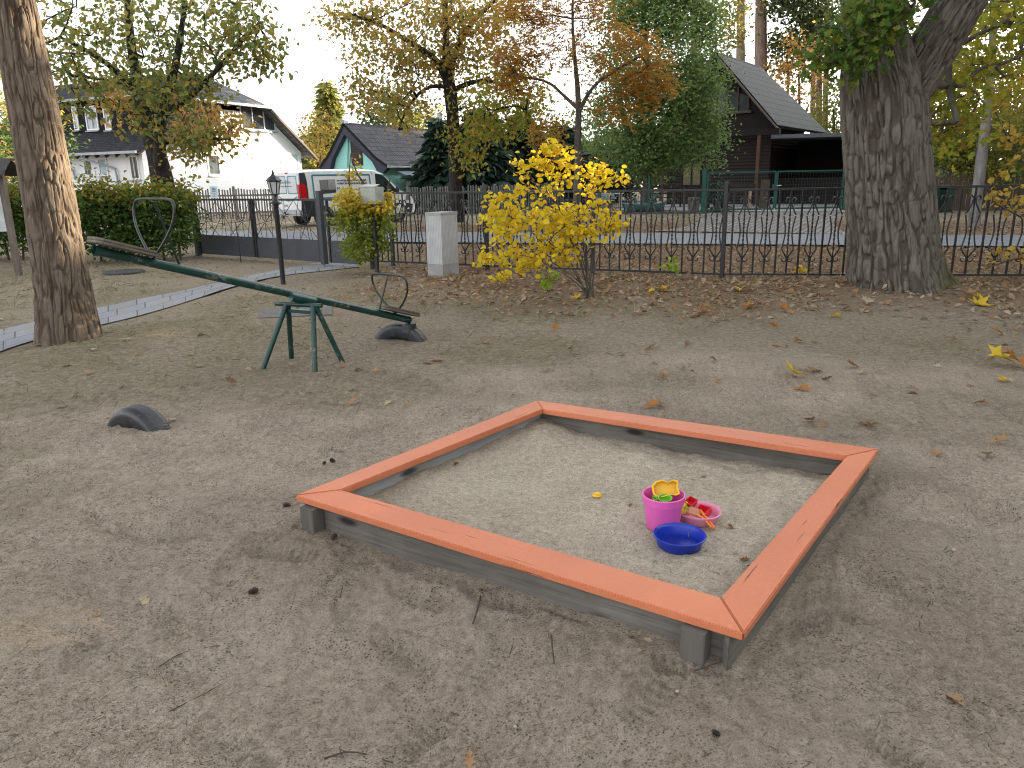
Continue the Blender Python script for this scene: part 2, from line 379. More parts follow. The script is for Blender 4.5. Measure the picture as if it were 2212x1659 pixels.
FOOT = [(_r.uniform(-1.6, 2.6), _r.uniform(1.35, 3.2), _r.uniform(-.6, 2.4), .28, _r.choice((.024, .03, .034))) for _ in range(42)]
FOOT += [(_r.uniform(-3.8, 3.6), _r.uniform(3.2, 6.2), _r.uniform(-.6, 2.4), .3, .034) for _ in range(50)]
xs = np.unique(np.concatenate([np.linspace(-400, -40, 19), np.linspace(-40, -12, 30), np.linspace(-12, -4.2, 90), np.linspace(-4.2, 4.4, 900), np.linspace(4.4, 12, 90), np.linspace(12, 40, 30), np.linspace(40, 400, 19)]))
ys = [-60, -30, -12, -4, -1, 0, .6]; y = 1.0
while y < 12: ys.append(y); y += .0062*max(y, 1.3)
while y < 700: ys.append(y); y *= 1.04
ys = np.array(ys); GX, GY = np.meshgrid(xs, ys)
GZ = zg(GX, GY)+zfine(GX, GY)*(1-insand(GX, GY, .02))
GZ = GZ-.12*insand(GX, GY, -.08)
nx, ny = len(xs), len(ys); ii, jj = np.meshgrid(np.arange(nx-1), np.arange(ny-1)); q = (jj*nx+ii).ravel()
me = bpy.data.meshes.new('ground'); me.from_pydata(np.stack([GX, GY, GZ], -1).reshape(-1, 3), [], np.stack([q, q+1, q+1+nx, q+nx], 1))
fx, fy = GX.ravel(), GY.ravel(); fl = 11.9-.33*fx
bl = fbm(fx*.9, fy*.9, 61, 4); bl2 = fbm(fx*2.6, fy*2.6, 67, 4)
lit = sstep(-3.4, -.2, fy-fl+(bl-.5)*3.2)*sstep(-3.5, -.5, fx+(bl2-.5)*2)*(1-sstep(0, .3, fy-road_n(fx)))
lit = np.maximum(lit, .85*sstep(0, .4, fy-fl)*(1-sstep(-.3, .3, fy-road_n(fx)))*sstep(-3, -1, fx))
lit = np.maximum(lit, .8*sstep(-.1, .5, fy-road_f(fx))*(1-sstep(2.5, 5, fy-road_f(fx)))*sstep(-6, -2, fx))
gr = sstep(.42, .66, bl)*sstep(4.6, 7, fy)*(1-lit)*.6
gr = np.maximum(gr, sstep(.4, .55, bl2)*sstep(0, 1., fy-road_f(fx))*.95)
gr = np.maximum(gr, .6*sstep(.45, .6, bl2)*(1-sstep(-3.2, -1.6, fx+.35*fy-1.2)))*(1-.7*lit)
sand = sstep(4.4, 6.6, fy+(bl-.5)*5+.12*np.abs(fx-.5))*(1-sstep(0, .3, fy-road_n(fx)))
ne_ = np.minimum(nearedge(fx, fy, 'L', 'F'), nearedge(fx, fy, 'F', 'R')); dark_front = np.exp(-(ne_/.75)**2)*sstep(.35, .6, fbm(fx*1.6, fy*1.6, 113, 3)+.25*(fy < SBo['L'][1]))*(1-insand(fx, fy))  # darker brown sand along the near sides of the frame
for nm, a in (('dark_front', dark_front), ('litter', lit), ('grassy', gr), ('sandy', sand)):
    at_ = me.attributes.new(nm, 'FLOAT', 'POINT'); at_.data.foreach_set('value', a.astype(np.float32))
def sandmat(name, ca, cb, zones=True, speck=.85):
    n = N(name); v = n.coord()
    c = n.ramp(n.noise(v, 1.6, 5, .6), [(.35, ca), (.65, cb)])
    c = n.mix(.5, c, n.ramp(n.noise(v, 38., 4, .7), [(.3, [x*.62 for x in ca]), (.7, [min(1, x*1.2) for x in cb])]))
    c = n.mix(.75, c, n.mix(1.0, c, n.ramp(n.noise(v, 150., 3, .75), [(.32, (.45, .43, .41)), (.5, (1, 1, 1)), (.7, (1.28, 1.27, 1.25))]), 'MULTIPLY'))
    if zones:
        A = {k: n.n('ShaderNodeAttribute', attribute_name=k).outputs['Fac'] for k in ('litter', 'grassy', 'sandy')}
        c = n.mix(n.math('MULTIPLY', A['sandy'], .85), c, n.ramp(n.noise(v, 21., 5, .75), [(.3, (.115, .092, .066)), (.5, (.235, .195, .145)), (.7, (.37, .315, .24))]))
        f = n.noise(v, 26., 5, .7)
        g = n.ramp(f, [(.3, (.060, .062, .030)), (.55, (.15, .135, .072)), (.75, (.27, .23, .14))])
        c = n.mix(n.math('MULTIPLY', A['grassy'], n.ramp(n.noise(v, 11., 4, .7), [(.38, (.15, .15, .15)), (.6, (1, 1, 1))])), c, g)
        c = n.mix(n.math('MULTIPLY', n.n('ShaderNodeAttribute', attribute_name='dark_front').outputs['Fac'], .4), c, n.ramp(n.noise(v, 30., 4, .7), [(.3, (.12, .092, .072)), (.7, (.225, .178, .142))]))
        l = n.ramp(n.noise(v, 17., 5, .75), [(.3, (.05, .032, .02)), (.5, (.17, .105, .06)), (.68, (.30, .20, .12))])
        c = n.mix(A['litter'], c, l)
    # pine-needle crumbs and dark grit lying in the sand
    q = n.n('ShaderNodeTexVoronoi'); q.inputs['Scale'].default_value = 1.; q.inputs['Randomness'].default_value = 1.
    n.l(n.coord('Object', (70, 105, 60)), q.inputs['Vector'])
    d = n.ramp(q.outputs['Distance'], [(.20, (1, 1, 1)), (.36, (0, 0, 0))])
    big = n.ramp(n.noise(v, 5., 4, .7), [(.36, (0, 0, 0)), (.62, (1, 1, 1))])
    c = n.mix(n.math('MULTIPLY', n.math('MULTIPLY', d, big), speck), c, (.05, .038, .028))
    n.base(c); n.set(Roughness=.95); n.b.inputs['Specular IOR Level'].default_value = .15
    b1 = n.bump(n.noise(v, 55., 5, .7), .55, .02); n.nrm(n.bump(n.noise(v, 240., 3, .6), .9, .006, b1)); return n.m
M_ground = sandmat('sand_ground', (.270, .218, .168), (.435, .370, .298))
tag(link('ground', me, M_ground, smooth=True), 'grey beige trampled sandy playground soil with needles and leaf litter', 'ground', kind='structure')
# play sand inside the frame
t = np.linspace(0, 1, 170); TU, TV = np.meshgrid(t, t)
def bil(c, u, v): return (c['L'][:2]*((1-u)*(1-v))[..., None]+c['B'][:2]*((1-u)*v)[..., None]+c['F'][:2]*(u*(1-v))[..., None]+c['R'][:2]*(u*v)[..., None])
SBm = {k: SBo[k]*.62+SBi[k]*.38 for k in SBo}
pq = bil(SBm, TU, TV); px_, py_ = pq[..., 0], pq[..., 1]
def zs(x, y, u=None, v=None):
    z = .060+.045*np.exp(-(nearedge(x, y, 'L', 'B')/.28)**2)+.035*np.exp(-(np.hypot(x-SBo['B'][0], y-SBo['B'][1])/.35)**2)
    tq = G(1465, 1140, .06); fl_ = 1-.92*np.exp(-(np.hypot(x-tq[0], y-tq[1])/.24)**4); z = z+((fbm(x*3, y*3, 81, 3)-.5)*.065+(fbm(x*10, y*10, 83, 4, .6)-.5)*.036)*fl_+(fbm(x*40, y*40, 87, 2)-.5)*.006
    return z
V = np.stack([px_, py_, zs(px_, py_)], -1).reshape(-1, 3); n_ = 170; ii, jj = np.meshgrid(np.arange(n_-1), np.arange(n_-1)); q = (jj*n_+ii).ravel()
M_play = sandmat('play_sand', (.39, .33, .258), (.55, .485, .39), False, .4)
o = npmesh('play_sand', V, np.stack([q, q+1, q+1+n_, q+n_], 1), M_play, origin=(SBc[0], SBc[1], 0), smooth=True)
tag(o, 'pale loose play sand filling the orange framed box', 'sand', kind='structure')
# ---------------------------------------------------------------- path of grey slabs
def strip(name, pairs, z, m, uvs=None, sub=8):
    a = smoothpath([p for p, _ in pairs], 2); b = smoothpath([p for _, p in pairs], 2); k = len(a); V = []; UV = []; s = 0
    for i in range(k):
        if i: s += np.linalg.norm((a[i]+b[i]-a[i-1]-b[i-1])/2)
        for j in range(sub+1):
            q = a[i]+(b[i]-a[i])*j/sub; V.append((q[0], q[1], float(zg(q[0], q[1]))+.045*float(pathm(q[0], q[1], (.16, .28)))+z)); UV.append((s, np.linalg.norm(b[i]-a[i])*j/sub))
    F = [(i*(sub+1)+j, i*(sub+1)+j+1, (i+1)*(sub+1)+j+1, (i+1)*(sub+1)+j) for i in range(k-1) for j in range(sub)]
    me = bpy.data.meshes.new(name); me.from_pydata(V, [], F); ul = me.uv_layers.new(name='UV')
    for L in me.loops: ul.data[L.index].uv = UV[L.vertex_index]
    return link(name, me, m)
def brickmat(name, c1, c2, mortar, sx, sy, ms=.012, bump=.5, rough=.85, off=.5, coords='UV', var=.3, stain=None):
    n = N(name); v = n.coord(coords); b = n.n('ShaderNodeTexBrick', offset=off)
    b.inputs['Color1'].default_value = (*c1, 1); b.inputs['Color2'].default_value = (*c2, 1); b.inputs['Mortar'].default_value = (*mortar, 1)
    b.inputs['Scale'].default_value = 1; b.inputs['Mortar Size'].default_value = ms; b.inputs['Brick Width'].default_value = sx; b.inputs['Row Height'].default_value = sy; b.inputs['Bias'].default_value = 0
    n.l(v, b.inputs['Vector']); f = n.noise(v, 7., 5, .65)
    c = n.mix(.6, b.outputs['Color'], n.ramp(f, [(.3, (1-var,)*3), (.7, (1,)*3)]), 'MULTIPLY')
    if stain: c = n.mix(n.ramp(n.noise(v, 1.3, 5, .7), [(.5, (0, 0, 0)), (.68, (1, 1, 1))]), c, stain)
    n.base(c); n.set(Roughness=rough); inv = n.math('SUBTRACT', 1.0, b.outputs['Fac'])
    n.nrm(n.bump(n.noise(v, 40., 3), .2, .004, n.bump(inv, bump, .02))); return n.m
M_slab = brickmat('path_slabs', (.22, .235, .26), (.27, .285, .31), (.075, .075, .07), .52, .54, .012, .4, .85, 0.3, stain=(.24, .225, .2))
pp = [((-60, 790), (-60, 735)), ((0, 770), (0, 715)), ((120, 737), (120, 688)), ((230, 707), (230, 661)), ((400, 655), (400, 628)), ((500, 620), (520, 600)), ((600, 597), (610, 582)), ((700, 586), (690, 567)), ((780, 577), (760, 563))]
o = strip('paving_path', [(G(*a), G(*b)) for a, b in PATHP], .012, M_slab)
tag(o, 'grey concrete slab path curving from the gate to the left', 'path', kind='structure')
# ---------------------------------------------------------------- road, pavement of cobbles in the drive
M_road = plain('asphalt', (.19, .21, .24), .9, .18, 2., .3, 120., dirt=(.20, .17, .14))
def band(name, x0, x1, fa, fb, z, m, n=60):
    X = np.linspace(x0, x1, n); V = []
    for x in X: V += [(x, float(fa(x)), z), (x, float(fb(x)), z)]
    return npmesh(name, V, [(2*i, 2*i+2, 2*i+3, 2*i+1) for i in range(n-1)], m)
o = band('road', -34, 34, road_n, road_f, .03, M_road); tag(o, 'narrow grey asphalt lane behind the fence', 'road', kind='structure')
def driven(p): return p
M_cob = brickmat('cobbles', (.24, .235, .24), (.40, .39, .39), (.08, .075, .07), .2, .17, .03, .9, .8, stain=(.20, .16, .12))
dv = [(G(1400, 500, .03), G(1835, 505, .03)), (at(1490, 482, 22.3), at(1800, 488, 21.5)), (at(1522, 466, 25.2), at(1806, 467, 25)), (at(1530, 456, 28), at(1815, 452, 28))]
V = []; UV = []
dl = [np.array(smoothpath([a for a, _ in dv])), np.array(smoothpath([b for _, b in dv]))]; k = len(dl[0])
for i in range(k):
    for j in range(9):
        q = dl[0][i]+(dl[1][i]-dl[0][i])*j/8; V.append((q[0], q[1], float(zg(q[0], q[1]))+.03)); UV.append((q[0], q[1]))
me = bpy.data.meshes.new('driveway'); me.from_pydata(V, [], [(i*9+j, i*9+j+1, (i+1)*9+j+1, (i+1)*9+j) for i in range(k-1) for j in range(8)]); ul = me.uv_layers.new()
for L in me.loops: ul.data[L.index].uv = UV[L.vertex_index]
tag(link('driveway', me, M_cob), 'cobbled drive sloping up from the lane to the green gate', 'driveway', kind='structure')
M_conc = plain('concrete', (.36, .36, .37), .85, .2, 3., .3, 90.)
# ================================================================ sandbox
def woodpaint(name):
    n = N(name); v = n.coord('Object', (.9, 22, 22)); f = n.noise(v, 1.6, 6, .7)
    c = n.ramp(n.noise(n.coord(), 2.2, 4, .6), [(.3, (.52, .155, .072)), (.7, (.62, .20, .092))])
    crack = n.ramp(n.noise(n.coord('Object', (2.2, 75, 60)), 1., 3, .6), [(.30, (1, 1, 1)), (.345, (0, 0, 0))])
    area = n.ramp(n.noise(n.coord(), 4.5, 3), [(.47, (0, 0, 0)), (.56, (1, 1, 1))])
    k = n.math('MULTIPLY', crack, area); c = n.mix(k, c, (.16, .040, .022))
    chip = n.math('MULTIPLY', n.ramp(n.noise(n.coord('Object', (14, 30, 30)), 1.3, 5, .75), [(.67, (0, 0, 0)), (.70, (1, 1, 1))]), n.ramp(n.noise(n.coord(), 2.7, 3), [(.55, (0, 0, 0)), (.6, (1, 1, 1))]))
    c = n.mix(chip, c, (.36, .22, .17)); c = n.mix(n.ramp(n.noise(n.coord(), 60., 4, .7), [(.5, (0, 0, 0)), (.9, (.35, .35, .35))]), c, (.62, .40, .30))
    n.base(c); n.set(Roughness=.5); n.b.inputs['Specular IOR Level'].default_value = .45
    h = n.math('SUBTRACT', f, n.math('MULTIPLY', k, 3.)); n.nrm(n.bump(h, .35, .003)); return n.m
M_paint = woodpaint('orange_painted_wood')
M_grey = wood('weathered_grey_wood', (.055, .050, .044), (.20, .185, .165), 0, 170, .85, .9, True)
M_greyb = wood('pale_grey_wood', (.24, .26, .275), (.50, .525, .54), 0, 170, .85, .8, True)  # paler bluish grey, for the back left plank only
M_post = wood('dark_post_wood', (.06, .055, .048), (.15, .14, .125), 2, 60, .9, .5)
sb = thing('sandbox', (SBc[0], SBc[1], 0), 'square wooden sandbox with orange painted seat boards on grey planks', 'sandbox')
def localpiece(name, m, poly, z0, z1, d, parent, ch=.006):
    """plank with mitred ends: polygon (xy) between z0 and z1, its own X axis along d"""
    c = sum(np.array(p[:2]) for p in poly)/len(poly); a = math.atan2(d[1], d[0]); M = Matrix.Rotation(-a, 3, 'Z')
    bm = bmesh.new(); vs = [bm.verts.new(M@Vector((p[0]-c[0], p[1]-c[1], z0))) for p in poly]; f = bm.faces.new(vs)
    r = bmesh.ops.extrude_face_region(bm, geom=[f]); bmesh.ops.translate(bm, vec=(0, 0, z1-z0), verts=[g for g in r['geom'] if isinstance(g, bmesh.types.BMVert)])
    bmesh.ops.recalc_face_normals(bm, faces=bm.faces)
    bmesh.ops.bevel(bm, geom=bm.edges[:], offset=ch, segments=2, affect='EDGES')
    me = bpy.data.meshes.new(name); bm.to_mesh(me); bm.free()
    o = link(name, me, m, None); o.parent = parent; w_ = wloc(parent); o.location = Vector((c[0], c[1], 0))-w_; o.rotation_euler.z = a; return o
for k, (a, b) in enumerate((('L', 'F'), ('F', 'R'), ('R', 'B'), ('B', 'L'))):
    d = sdir(a, b); e = d*.0012
    poly = [SBo[a]+e, SBo[b]-e, SBi[b]-e, SBi[a]+e]
    o = localpiece('seat_board', M_paint, poly, SBZ-.028-.0005*k, SBZ+.0006*k, d, sb, .004)
    if (a, b) == ('F', 'R'): o['label'] = 'orange seat board with chipped paint patches'
    if (a, b) == ('L', 'F'): o['label'] = 'orange seat board with long cracks along the grain'
SBp = {k: SBo[k]*.70+SBi[k]*.30 for k in SBo}; SBq = {k: SBo[k]*.46+SBi[k]*.54 for k in SBo}
for a, b in (('L', 'F'), ('R', 'B')):
    d = sdir(a, b); localpiece('side_plank', M_grey, [SBp[a]-d*.0, SBp[b]+d*.0, SBq[b]+d*.0, SBq[a]-d*.0], -.17, SBZ-.031, d, sb, .003)
for a, b in (('F', 'R'), ('B', 'L')):
    d = sdir(a, b); o = localpiece('side_plank', M_greyb if a == 'B' else M_grey, [SBp[a]-d*.055, SBp[b]+d*.055, SBq[b]+d*.055, SBq[a]-d*.055], -.17, SBZ-.0325, d, sb, .003)
for nm, sgn in (('L', 1), ('F', -1), ('R', 1), ('B', -1)):
    a, b = ('L', 'F') if nm in 'LF' else ('R', 'B'); d = sdir(a, b)*sgn; nn = np.array([d[1]*sgn, -d[0]*sgn, 0])
    p = SBp[nm]+d*(.05 if nm in 'L' else .11)+nn*.036
    M = MB(); M.bar(p*[1, 1, 0]+[0, 0, -.25], p*[1, 1, 0]+[0, 0, SBZ-.034], .075, .07, up=nn, ch=.004); M.build('corner_post', M_post, sb)
# ================================================================ sand toys
def plast(name, c, rough=.38, trans=0, sss=0):
    n = N(name); n.base(n.ramp(n.noise(n.coord(), 14., 4), [(.3, [x*.86 for x in c]), (.7, c)])); n.set(Roughness=rough)
    if trans: n.b.inputs['Transmission Weight'].default_value = trans
    if sss: n.b.inputs['Subsurface Weight'].default_value = sss; n.b.inputs['Subsurface Radius'].default_value = (.02, .01, .01); n.b.inputs['Subsurface Scale'].default_value = .5
    return n.m
def tz(p): return float(zs(p[0], p[1]))
def toyat(px, py):
    z = .03
    for _ in range(4): g = G(px, py, z); z = tz(g)
    return np.array([g[0], g[1], z])
bk = toyat(1431, 1137); sc = np.linalg.norm(bk-[0, 0, HC])/FP
Rr = 44.5*sc; Hb = .150
M_pink = plast('pink_plastic', (.78, .13, .48)); M_blue = plast('blue_plastic', (.012, .040, .42), .3); M_rose = plast('pale_pink_plastic', (.80, .30, .47), .35)
M_red = plast('red_plastic', (.72, .02, .035), .3); M_yel = plast('yellow_plastic', (.86, .52, .02), .35); M_lime = plast('lime_plastic', (.85, .88, .10), .4)
M_grn = plast('green_plastic', (.22, .62, .06), .35); M_org = plast('orange_plastic', (.88, .24, .03), .35); M_orgc = plast('clear_orange_plastic', (.85, .42, .24), .18, .35)
b = thing('toy_bucket', bk, 'pink plastic bucket holding yellow and green sand moulds', 'bucket')
k = Rr; rb = Rr*.76
MB().lathe([(0, .0), (rb-.006, 0), (rb, .004), (k*.90, Hb*.80), (k*.905, Hb*.81), (k*.87, Hb*.81), (rb-.004, .008), (0, .008)], bk, 40).build('pail', M_pink, b, smooth=True)
MB().lathe([(k*.905, Hb*.775), (k*.955, Hb*.77), (k*.985, Hb*.95), (k, Hb*.985), (k*.985, Hb), (k*.93, Hb*1.0), (k*.90, Hb*.95), (k*.87, Hb*.81)], bk, 40).build('rim', M_pink, b, smooth=True)
# fish-shaped yellow mould leaning in the bucket
def shell(M, outline, depth, thick, c, Mx, taper=.85):
    """open mould: outline polygon walls tapering to a closed base"""
    n = len(outline); o = Vector(c); V = []
    cen = np.mean(outline, axis=0)
    def ringv(s, z): return [o+Mx@Vector((cen[0]+(p[0]-cen[0])*s, cen[1]+(p[1]-cen[1])*s, z)) for p in outline]
    V = ringv(1.04, 0)+ringv(1.0, -.002)+ringv(taper, -depth)+ringv(.97-thick, 0)+ringv(taper-thick, -depth+.006)
    F = []
    for a, b in ((0, 1), (1, 2), (3, 0), (4, 3)): F += [(a*n+i, a*n+(i+1) % n, b*n+(i+1) % n, b*n+i) for i in range(n)]
    F += [list(range(2*n, 3*n)), list(range(4*n, 5*n))]; M.add(V, F); return M
def rot(x=0, y=0, z=0): return (Matrix.Rotation(rad(z), 3, 'Z')@Matrix.Rotation(rad(y), 3, 'Y')@Matrix.Rotation(rad(x), 3, 'X'))
fish = [(.045*math.cos(t)*(1.15 if math.cos(t) > 0 else .9), .034*math.sin(t)*(1+.15*math.cos(3*t))) for t in np.linspace(0, 2*math.pi, 22, endpoint=False)]
fish = [(-.05, -.02), (-.038, -.034), (-.01, -.036), (.02, -.03), (.04, -.036), (.058, -.03), (.052, -.005), (.058, .022), (.04, .03), (.018, .022), (-.005, .034), (-.034, .030), (-.052, .012)]
o = shell(MB(), fish, .04, .07, bk+np.array([.006, .012, Hb+.022]), rot(58, -8, -6)).build('sand_mould', M_yel, origin=bk+np.array([.0, .01, Hb-.02]))
tag(o, 'yellow fish shaped sand mould propped inside the pink bucket', 'sand mould')
gm = MB(); shell(gm, [(.030*math.cos(t), .022*math.sin(t)) for t in np.linspace(0, 2*math.pi, 18, endpoint=False)], .03, .06, bk+np.array([.002, -.022, Hb-.008]), rot(24, 0, 10))
shell(gm, [(-.050, -.012), (-.034, -.016), (-.030, .006), (-.046, .012)], .02, .06, bk+np.array([-.002, -.016, Hb-.006]), rot(20, 0, 10))
tag(gm.build('sand_mould', M_grn, origin=bk+np.array([0, -.02, Hb-.03])), 'bright green sand mould under the yellow one in the pink bucket', 'sand mould')
def dish(name, c, r, h, m, lab, cat, bottom=.80, grille=False):
    t_ = thing(name, c, lab, cat)
    MB().lathe([(0, 0), (r*bottom, 0), (r*.84, .004), (r*.90, h*.80), (r*.99, h*.86), (r, h), (r*.97, h+.002), (r*.88, h*.90), (r*.86, h*.80), (r*(bottom-.02), .006), (0, .006)], c, 48).build('bowl_body', m, t_, smooth=True)
    if grille:
        g = MB(); rr = r*.74
        for i in range(-13, 14):
            x = i*rr/14; y = math.sqrt(max(0, rr*rr-x*x)); g.bar(np.array(c)+[x, -y, .0085], np.array(c)+[x, y, .0085], .0026, .004)
        g.build('sieve_mesh', m, t_)
    return t_
bl_ = toyat(1467, 1178); sc2 = np.linalg.norm(bl_-[0, 0, HC])/FP
dish('toy_sieve', bl_, 54*sc2, .050, M_blue, 'dark blue round sand sieve lying in front of the pink bucket', 'sieve', grille=True)
bo = toyat(1509, 1122); sc3 = np.linalg.norm(bo-[0, 0, HC])/FP
dish('toy_bowl', bo, 46*sc3, .045, M_rose, 'pale pink plastic bowl holding red moulds beside the bucket', 'bowl')
# red wheelbarrow-like mould: two stepped troughs
r_ = MB(); c0 = bo+np.array([.0, .008, .050])
shell(r_, [(-.045, -.018), (-.008, -.022), (.0, .024), (-.04, .028)], .03, .08, c0+np.array([-.01, .02, .014]), rot(18, 10, -38))
shell(r_, [(-.02, -.026), (.035, -.026), (.04, .016), (.028, .024), (-.02, .022)], .03, .08, c0+np.array([.012, -.012, .004]), rot(14, 6, -38))
for i in range(3): r_.bar(c0+np.array([.020+.008*i, -.044+.010*i, -.012]), c0+np.array([.034+.008*i, -.036+.010*i, .004]), .008, .008)
tag(r_.build('sand_mould', M_red, origin=c0-[0, 0, .04]), 'red stepped sand mould lying in the pale pink bowl', 'sand mould')
ly = MB(); c1 = bo+np.array([-.070, .040, .046]); _q = random.Random(2)
for i in range(16): ly.ball(c1+np.array([_q.uniform(-.024, .028), _q.uniform(-.01, .01), _q.uniform(-.016, .020-.5*abs(i-8)*.002)]), .010, 8, 5)
ly.bar(c1+np.array([-.03, 0, -.022]), c1+np.array([.034, 0, -.022]), .03, .014)
tag(ly.build('sand_mould', M_lime, origin=c1-[0, 0, .03], smooth=True), 'lime yellow knobbly castle mould between bucket and pink bowl', 'sand mould')
sh = thing('toy_shovel', bo+np.array([-.03, -.045, .03]), 'orange toy shovel with clear scoop lying across the pink bowl rim', 'shovel')
s0 = np.array(toyat(1455, 1128))*0+bo+np.array([-.060, -.030, .052]); s1 = bo+np.array([.000, -.064, .040]); s2 = bo+np.array([.030, -.108, .016])
V = []; F = []
for i in range(9):
    for j in range(7):
        u = i/8; v = (j-3)/3; wd = .034*(1-.12*u)*min(1, 1.25*math.sqrt(max(0, 1-(max(0, .35-u)/.36)**2)+.05))
        p = s0+(s1-s0)*u*.80; V.append((p[0]+v*wd*.55, p[1]+v*wd*.85, p[2]+.020*(v*v)-.006+.010*(1-u)*0))
F = [(i*7+j, i*7+j+1, i*7+j+8, i*7+j+7) for i in range(8) for j in range(6)]
bm_ = MB(); bm_.add(V, F); o = bm_.build('scoop', M_orgc, sh, smooth=True); md = o.modifiers.new('t', 'SOLIDIFY'); md.thickness = .003
hd = MB(); hd.tube([s0+(s1-s0)*.45+[-.024, -.016, .012], s1+[-.008, -.004, .004], s1+(s2-s1)*.5+[-.007, -.004, .006], s2+[-.004, -.002, .0]], .0055, 8)
hd.tube([s0+(s1-s0)*.62+[.02, .020, .012], s1+[.008, .005, .004], s1+(s2-s1)*.5+[.007, .004, .006], s2+[.006, .003, .0]], .0055, 8)
hd.tube([s2+[-.005, -.002, 0], s2+[.004, -.010, -.002], s2+[.010, .004, 0]], .0055, 8); hd.build('handle', M_org, sh, smooth=True)
ym = toyat(1290, 1072); y_ = MB(); y_.lathe([(0, .012), (.010, .014), (.012, .008), (.021, .010), (.024, .004), (.02, 0), (0, 0)], ym, 20)
for i in range(6): y_.ball(ym+np.array([.014*math.cos(i*1.05), .014*math.sin(i*1.05), .010]), .006, 6, 4)
tag(y_.build('sand_mould', M_yel, origin=ym, smooth=True), 'small yellow flower mould lying alone on the play sand', 'sand mould')
# ================================================================ half buried tyres
M_rub = plain('tyre_rubber', (.014, .016, .022), .38, .3, 8., .4, 90., spec=.6, dirt=(.045, .045, .048))
def tyre(c, R, r, ang, width, sink, lab):
    """torus section standing upright, sunk by `sink`"""
    V = []; n1, n2 = 300, 36; cc = np.array([c[0], c[1], R-sink+c[2]]); ax = np.array([math.cos(ang), math.sin(ang), 0]); nm = np.array([-ax[1], ax[0], 0])
    for i in range(n1):
        a = 2*math.pi*i/n1; rd = ax*math.cos(a)+np.array([0, 0, math.sin(a)])
        for j in range(n2):
            b = 2*math.pi*j/n2; cb, s_ = math.cos(b), math.sin(b); x = math.copysign(abs(cb)**.6, cb)*r; y = math.copysign(abs(s_)**.55, s_)*width/2
            tr = 0
            if cb > .45: tr = (-.002 if (i//2+(1 if s_ > 0 else 0)) % 2 else 0)-(.004 if abs(s_) < .12 else 0)-(.003 if abs(abs(s_)-.55) < .06 else 0)
            V.append(cc+rd*(R-r+x+tr)+nm*y)
    F = [(i*n2+j, ((i+1) % n1)*n2+j, ((i+1) % n1)*n2+(j+1) % n2, i*n2+(j+1) % n2) for i in range(n1) for j in range(n2)]
    o = npmesh('tyre', V, F, M_rub, origin=(c[0], c[1], c[2]), smooth=True); tag(o, lab, 'tyre', 'half buried tyres'); return o
g = (G(240, 915)+G(356, 937))/2; tyre((g[0], g[1]+.02, .0), .245, .075, math.atan2(-.42, .9), .17, .345, 'blue black half buried tyre standing alone in the sand left of the box')
g = (G(817, 727)+G(913, 732))/2; tyre((g[0], g[1], .0), .30, .08, math.atan2(-.10, .44), .16, .445, 'black half buried tyre under the low end of the green seesaw')
# ================================================================ seesaw
M_teal = plain('green_chipped_paint', (.012, .06, .052), .38, .35, 5., .25, 40., dirt=(.12, .11, .09))
def chipped(name, c, under):
    n = N(name); v = n.coord(); col = n.ramp(n.noise(v, 4., 4), [(.3, [x*.7 for x in c]), (.7, [x*1.3 for x in c])])
    k = n.math('MULTIPLY', n.ramp(n.noise(v, 28., 6, .75), [(.53, (0, 0, 0)), (.57, (1, 1, 1))]), n.ramp(n.noise(v, 3.1, 3), [(.5, (0, 0, 0)), (.58, (1, 1, 1))]))
    n.base(n.mix(k, col, under)); n.set(Roughness=.36); n.nrm(n.bump(k, .3, .002)); return n.m
M_beam = chipped('seesaw_green', (.009, .048, .042), (.16, .15, .14))
M_hnd = chipped('handle_dark_green', (.006, .022, .020), (.09, .075, .06))
M_seat = wood('seat_wood', (.085, .075, .062), (.22, .195, .16), 0, 150, .85, .5)
gc = (G(568, 793)+G(742, 778)+G(681, 798)+G(627, 765))/4
Ym = float(gc[1]); pm = at(652, 646, Ym); pr = at(888, 692, 7.42); pl = at(203, 540, 5.25)
dL = pl-pm; dR = pr-pm
ss = thing('seesaw', (gc[0], gc[1], 0), 'dark green metal seesaw with wooden seats and bow handles', 'seesaw')
bd = (pr-pl)/np.linalg.norm(pr-pl); RB = .033
pl2 = pl; pts = [pl2+(pr-pl2)*t for t in np.linspace(0, 1, 9)]
ax = np.array([bd[1], -bd[0], 0]); ax /= np.linalg.norm(ax); upb = np.cross(ax, bd); upb = upb if upb[2] > 0 else -upb
tb = MB(); tb.tube([pl+bd*.0, pr-bd*.02], RB, 16, caps=False); tb.tube([pr-bd*.02, pl], RB-.006, 16, caps=False)
tb.tube([pm-bd*.11+upb*0, pm+bd*.13], RB+.006, 16); tb.build('beam', M_beam, ss, smooth=True)
def seat(base, dirn, name='seat'):
    """plank pair on top of the beam"""
    L, Wd = .46, .20; c = base+upb*(RB+.014)
    M = Matrix((tuple(dirn), tuple(ax), tuple(upb))).transposed(); bm = bmesh.new()
    for lay in (0, 1):
        prof = [(0, -Wd*.36), (L*.08, -Wd*.5), (L*.9, -Wd*.42), (L, -Wd*.32), (L, Wd*.32), (L*.9, Wd*.42), (L*.08, Wd*.5), (0, Wd*.36)]
        vs = [bm.verts.new((x, y, lay*.021)) for x, y in prof]; f = bm.faces.new(vs); r = bmesh.ops.extrude_face_region(bm, geom=[f])
        bmesh.ops.translate(bm, vec=(0, 0, .019), verts=[g for g in r['geom'] if isinstance(g, bmesh.types.BMVert)])
    bmesh.ops.recalc_face_normals(bm, faces=bm.faces); bmesh.ops.bevel(bm, geom=bm.edges[:], offset=.004, segments=2, affect='EDGES')
    me = bpy.data.meshes.new(name); bm.to_mesh(me); bm.free(); o = link(name, me, M_seat, None); o.parent = ss; o.location = Vector(c)-wloc(ss); o.rotation_euler = M.to_euler()
    return o
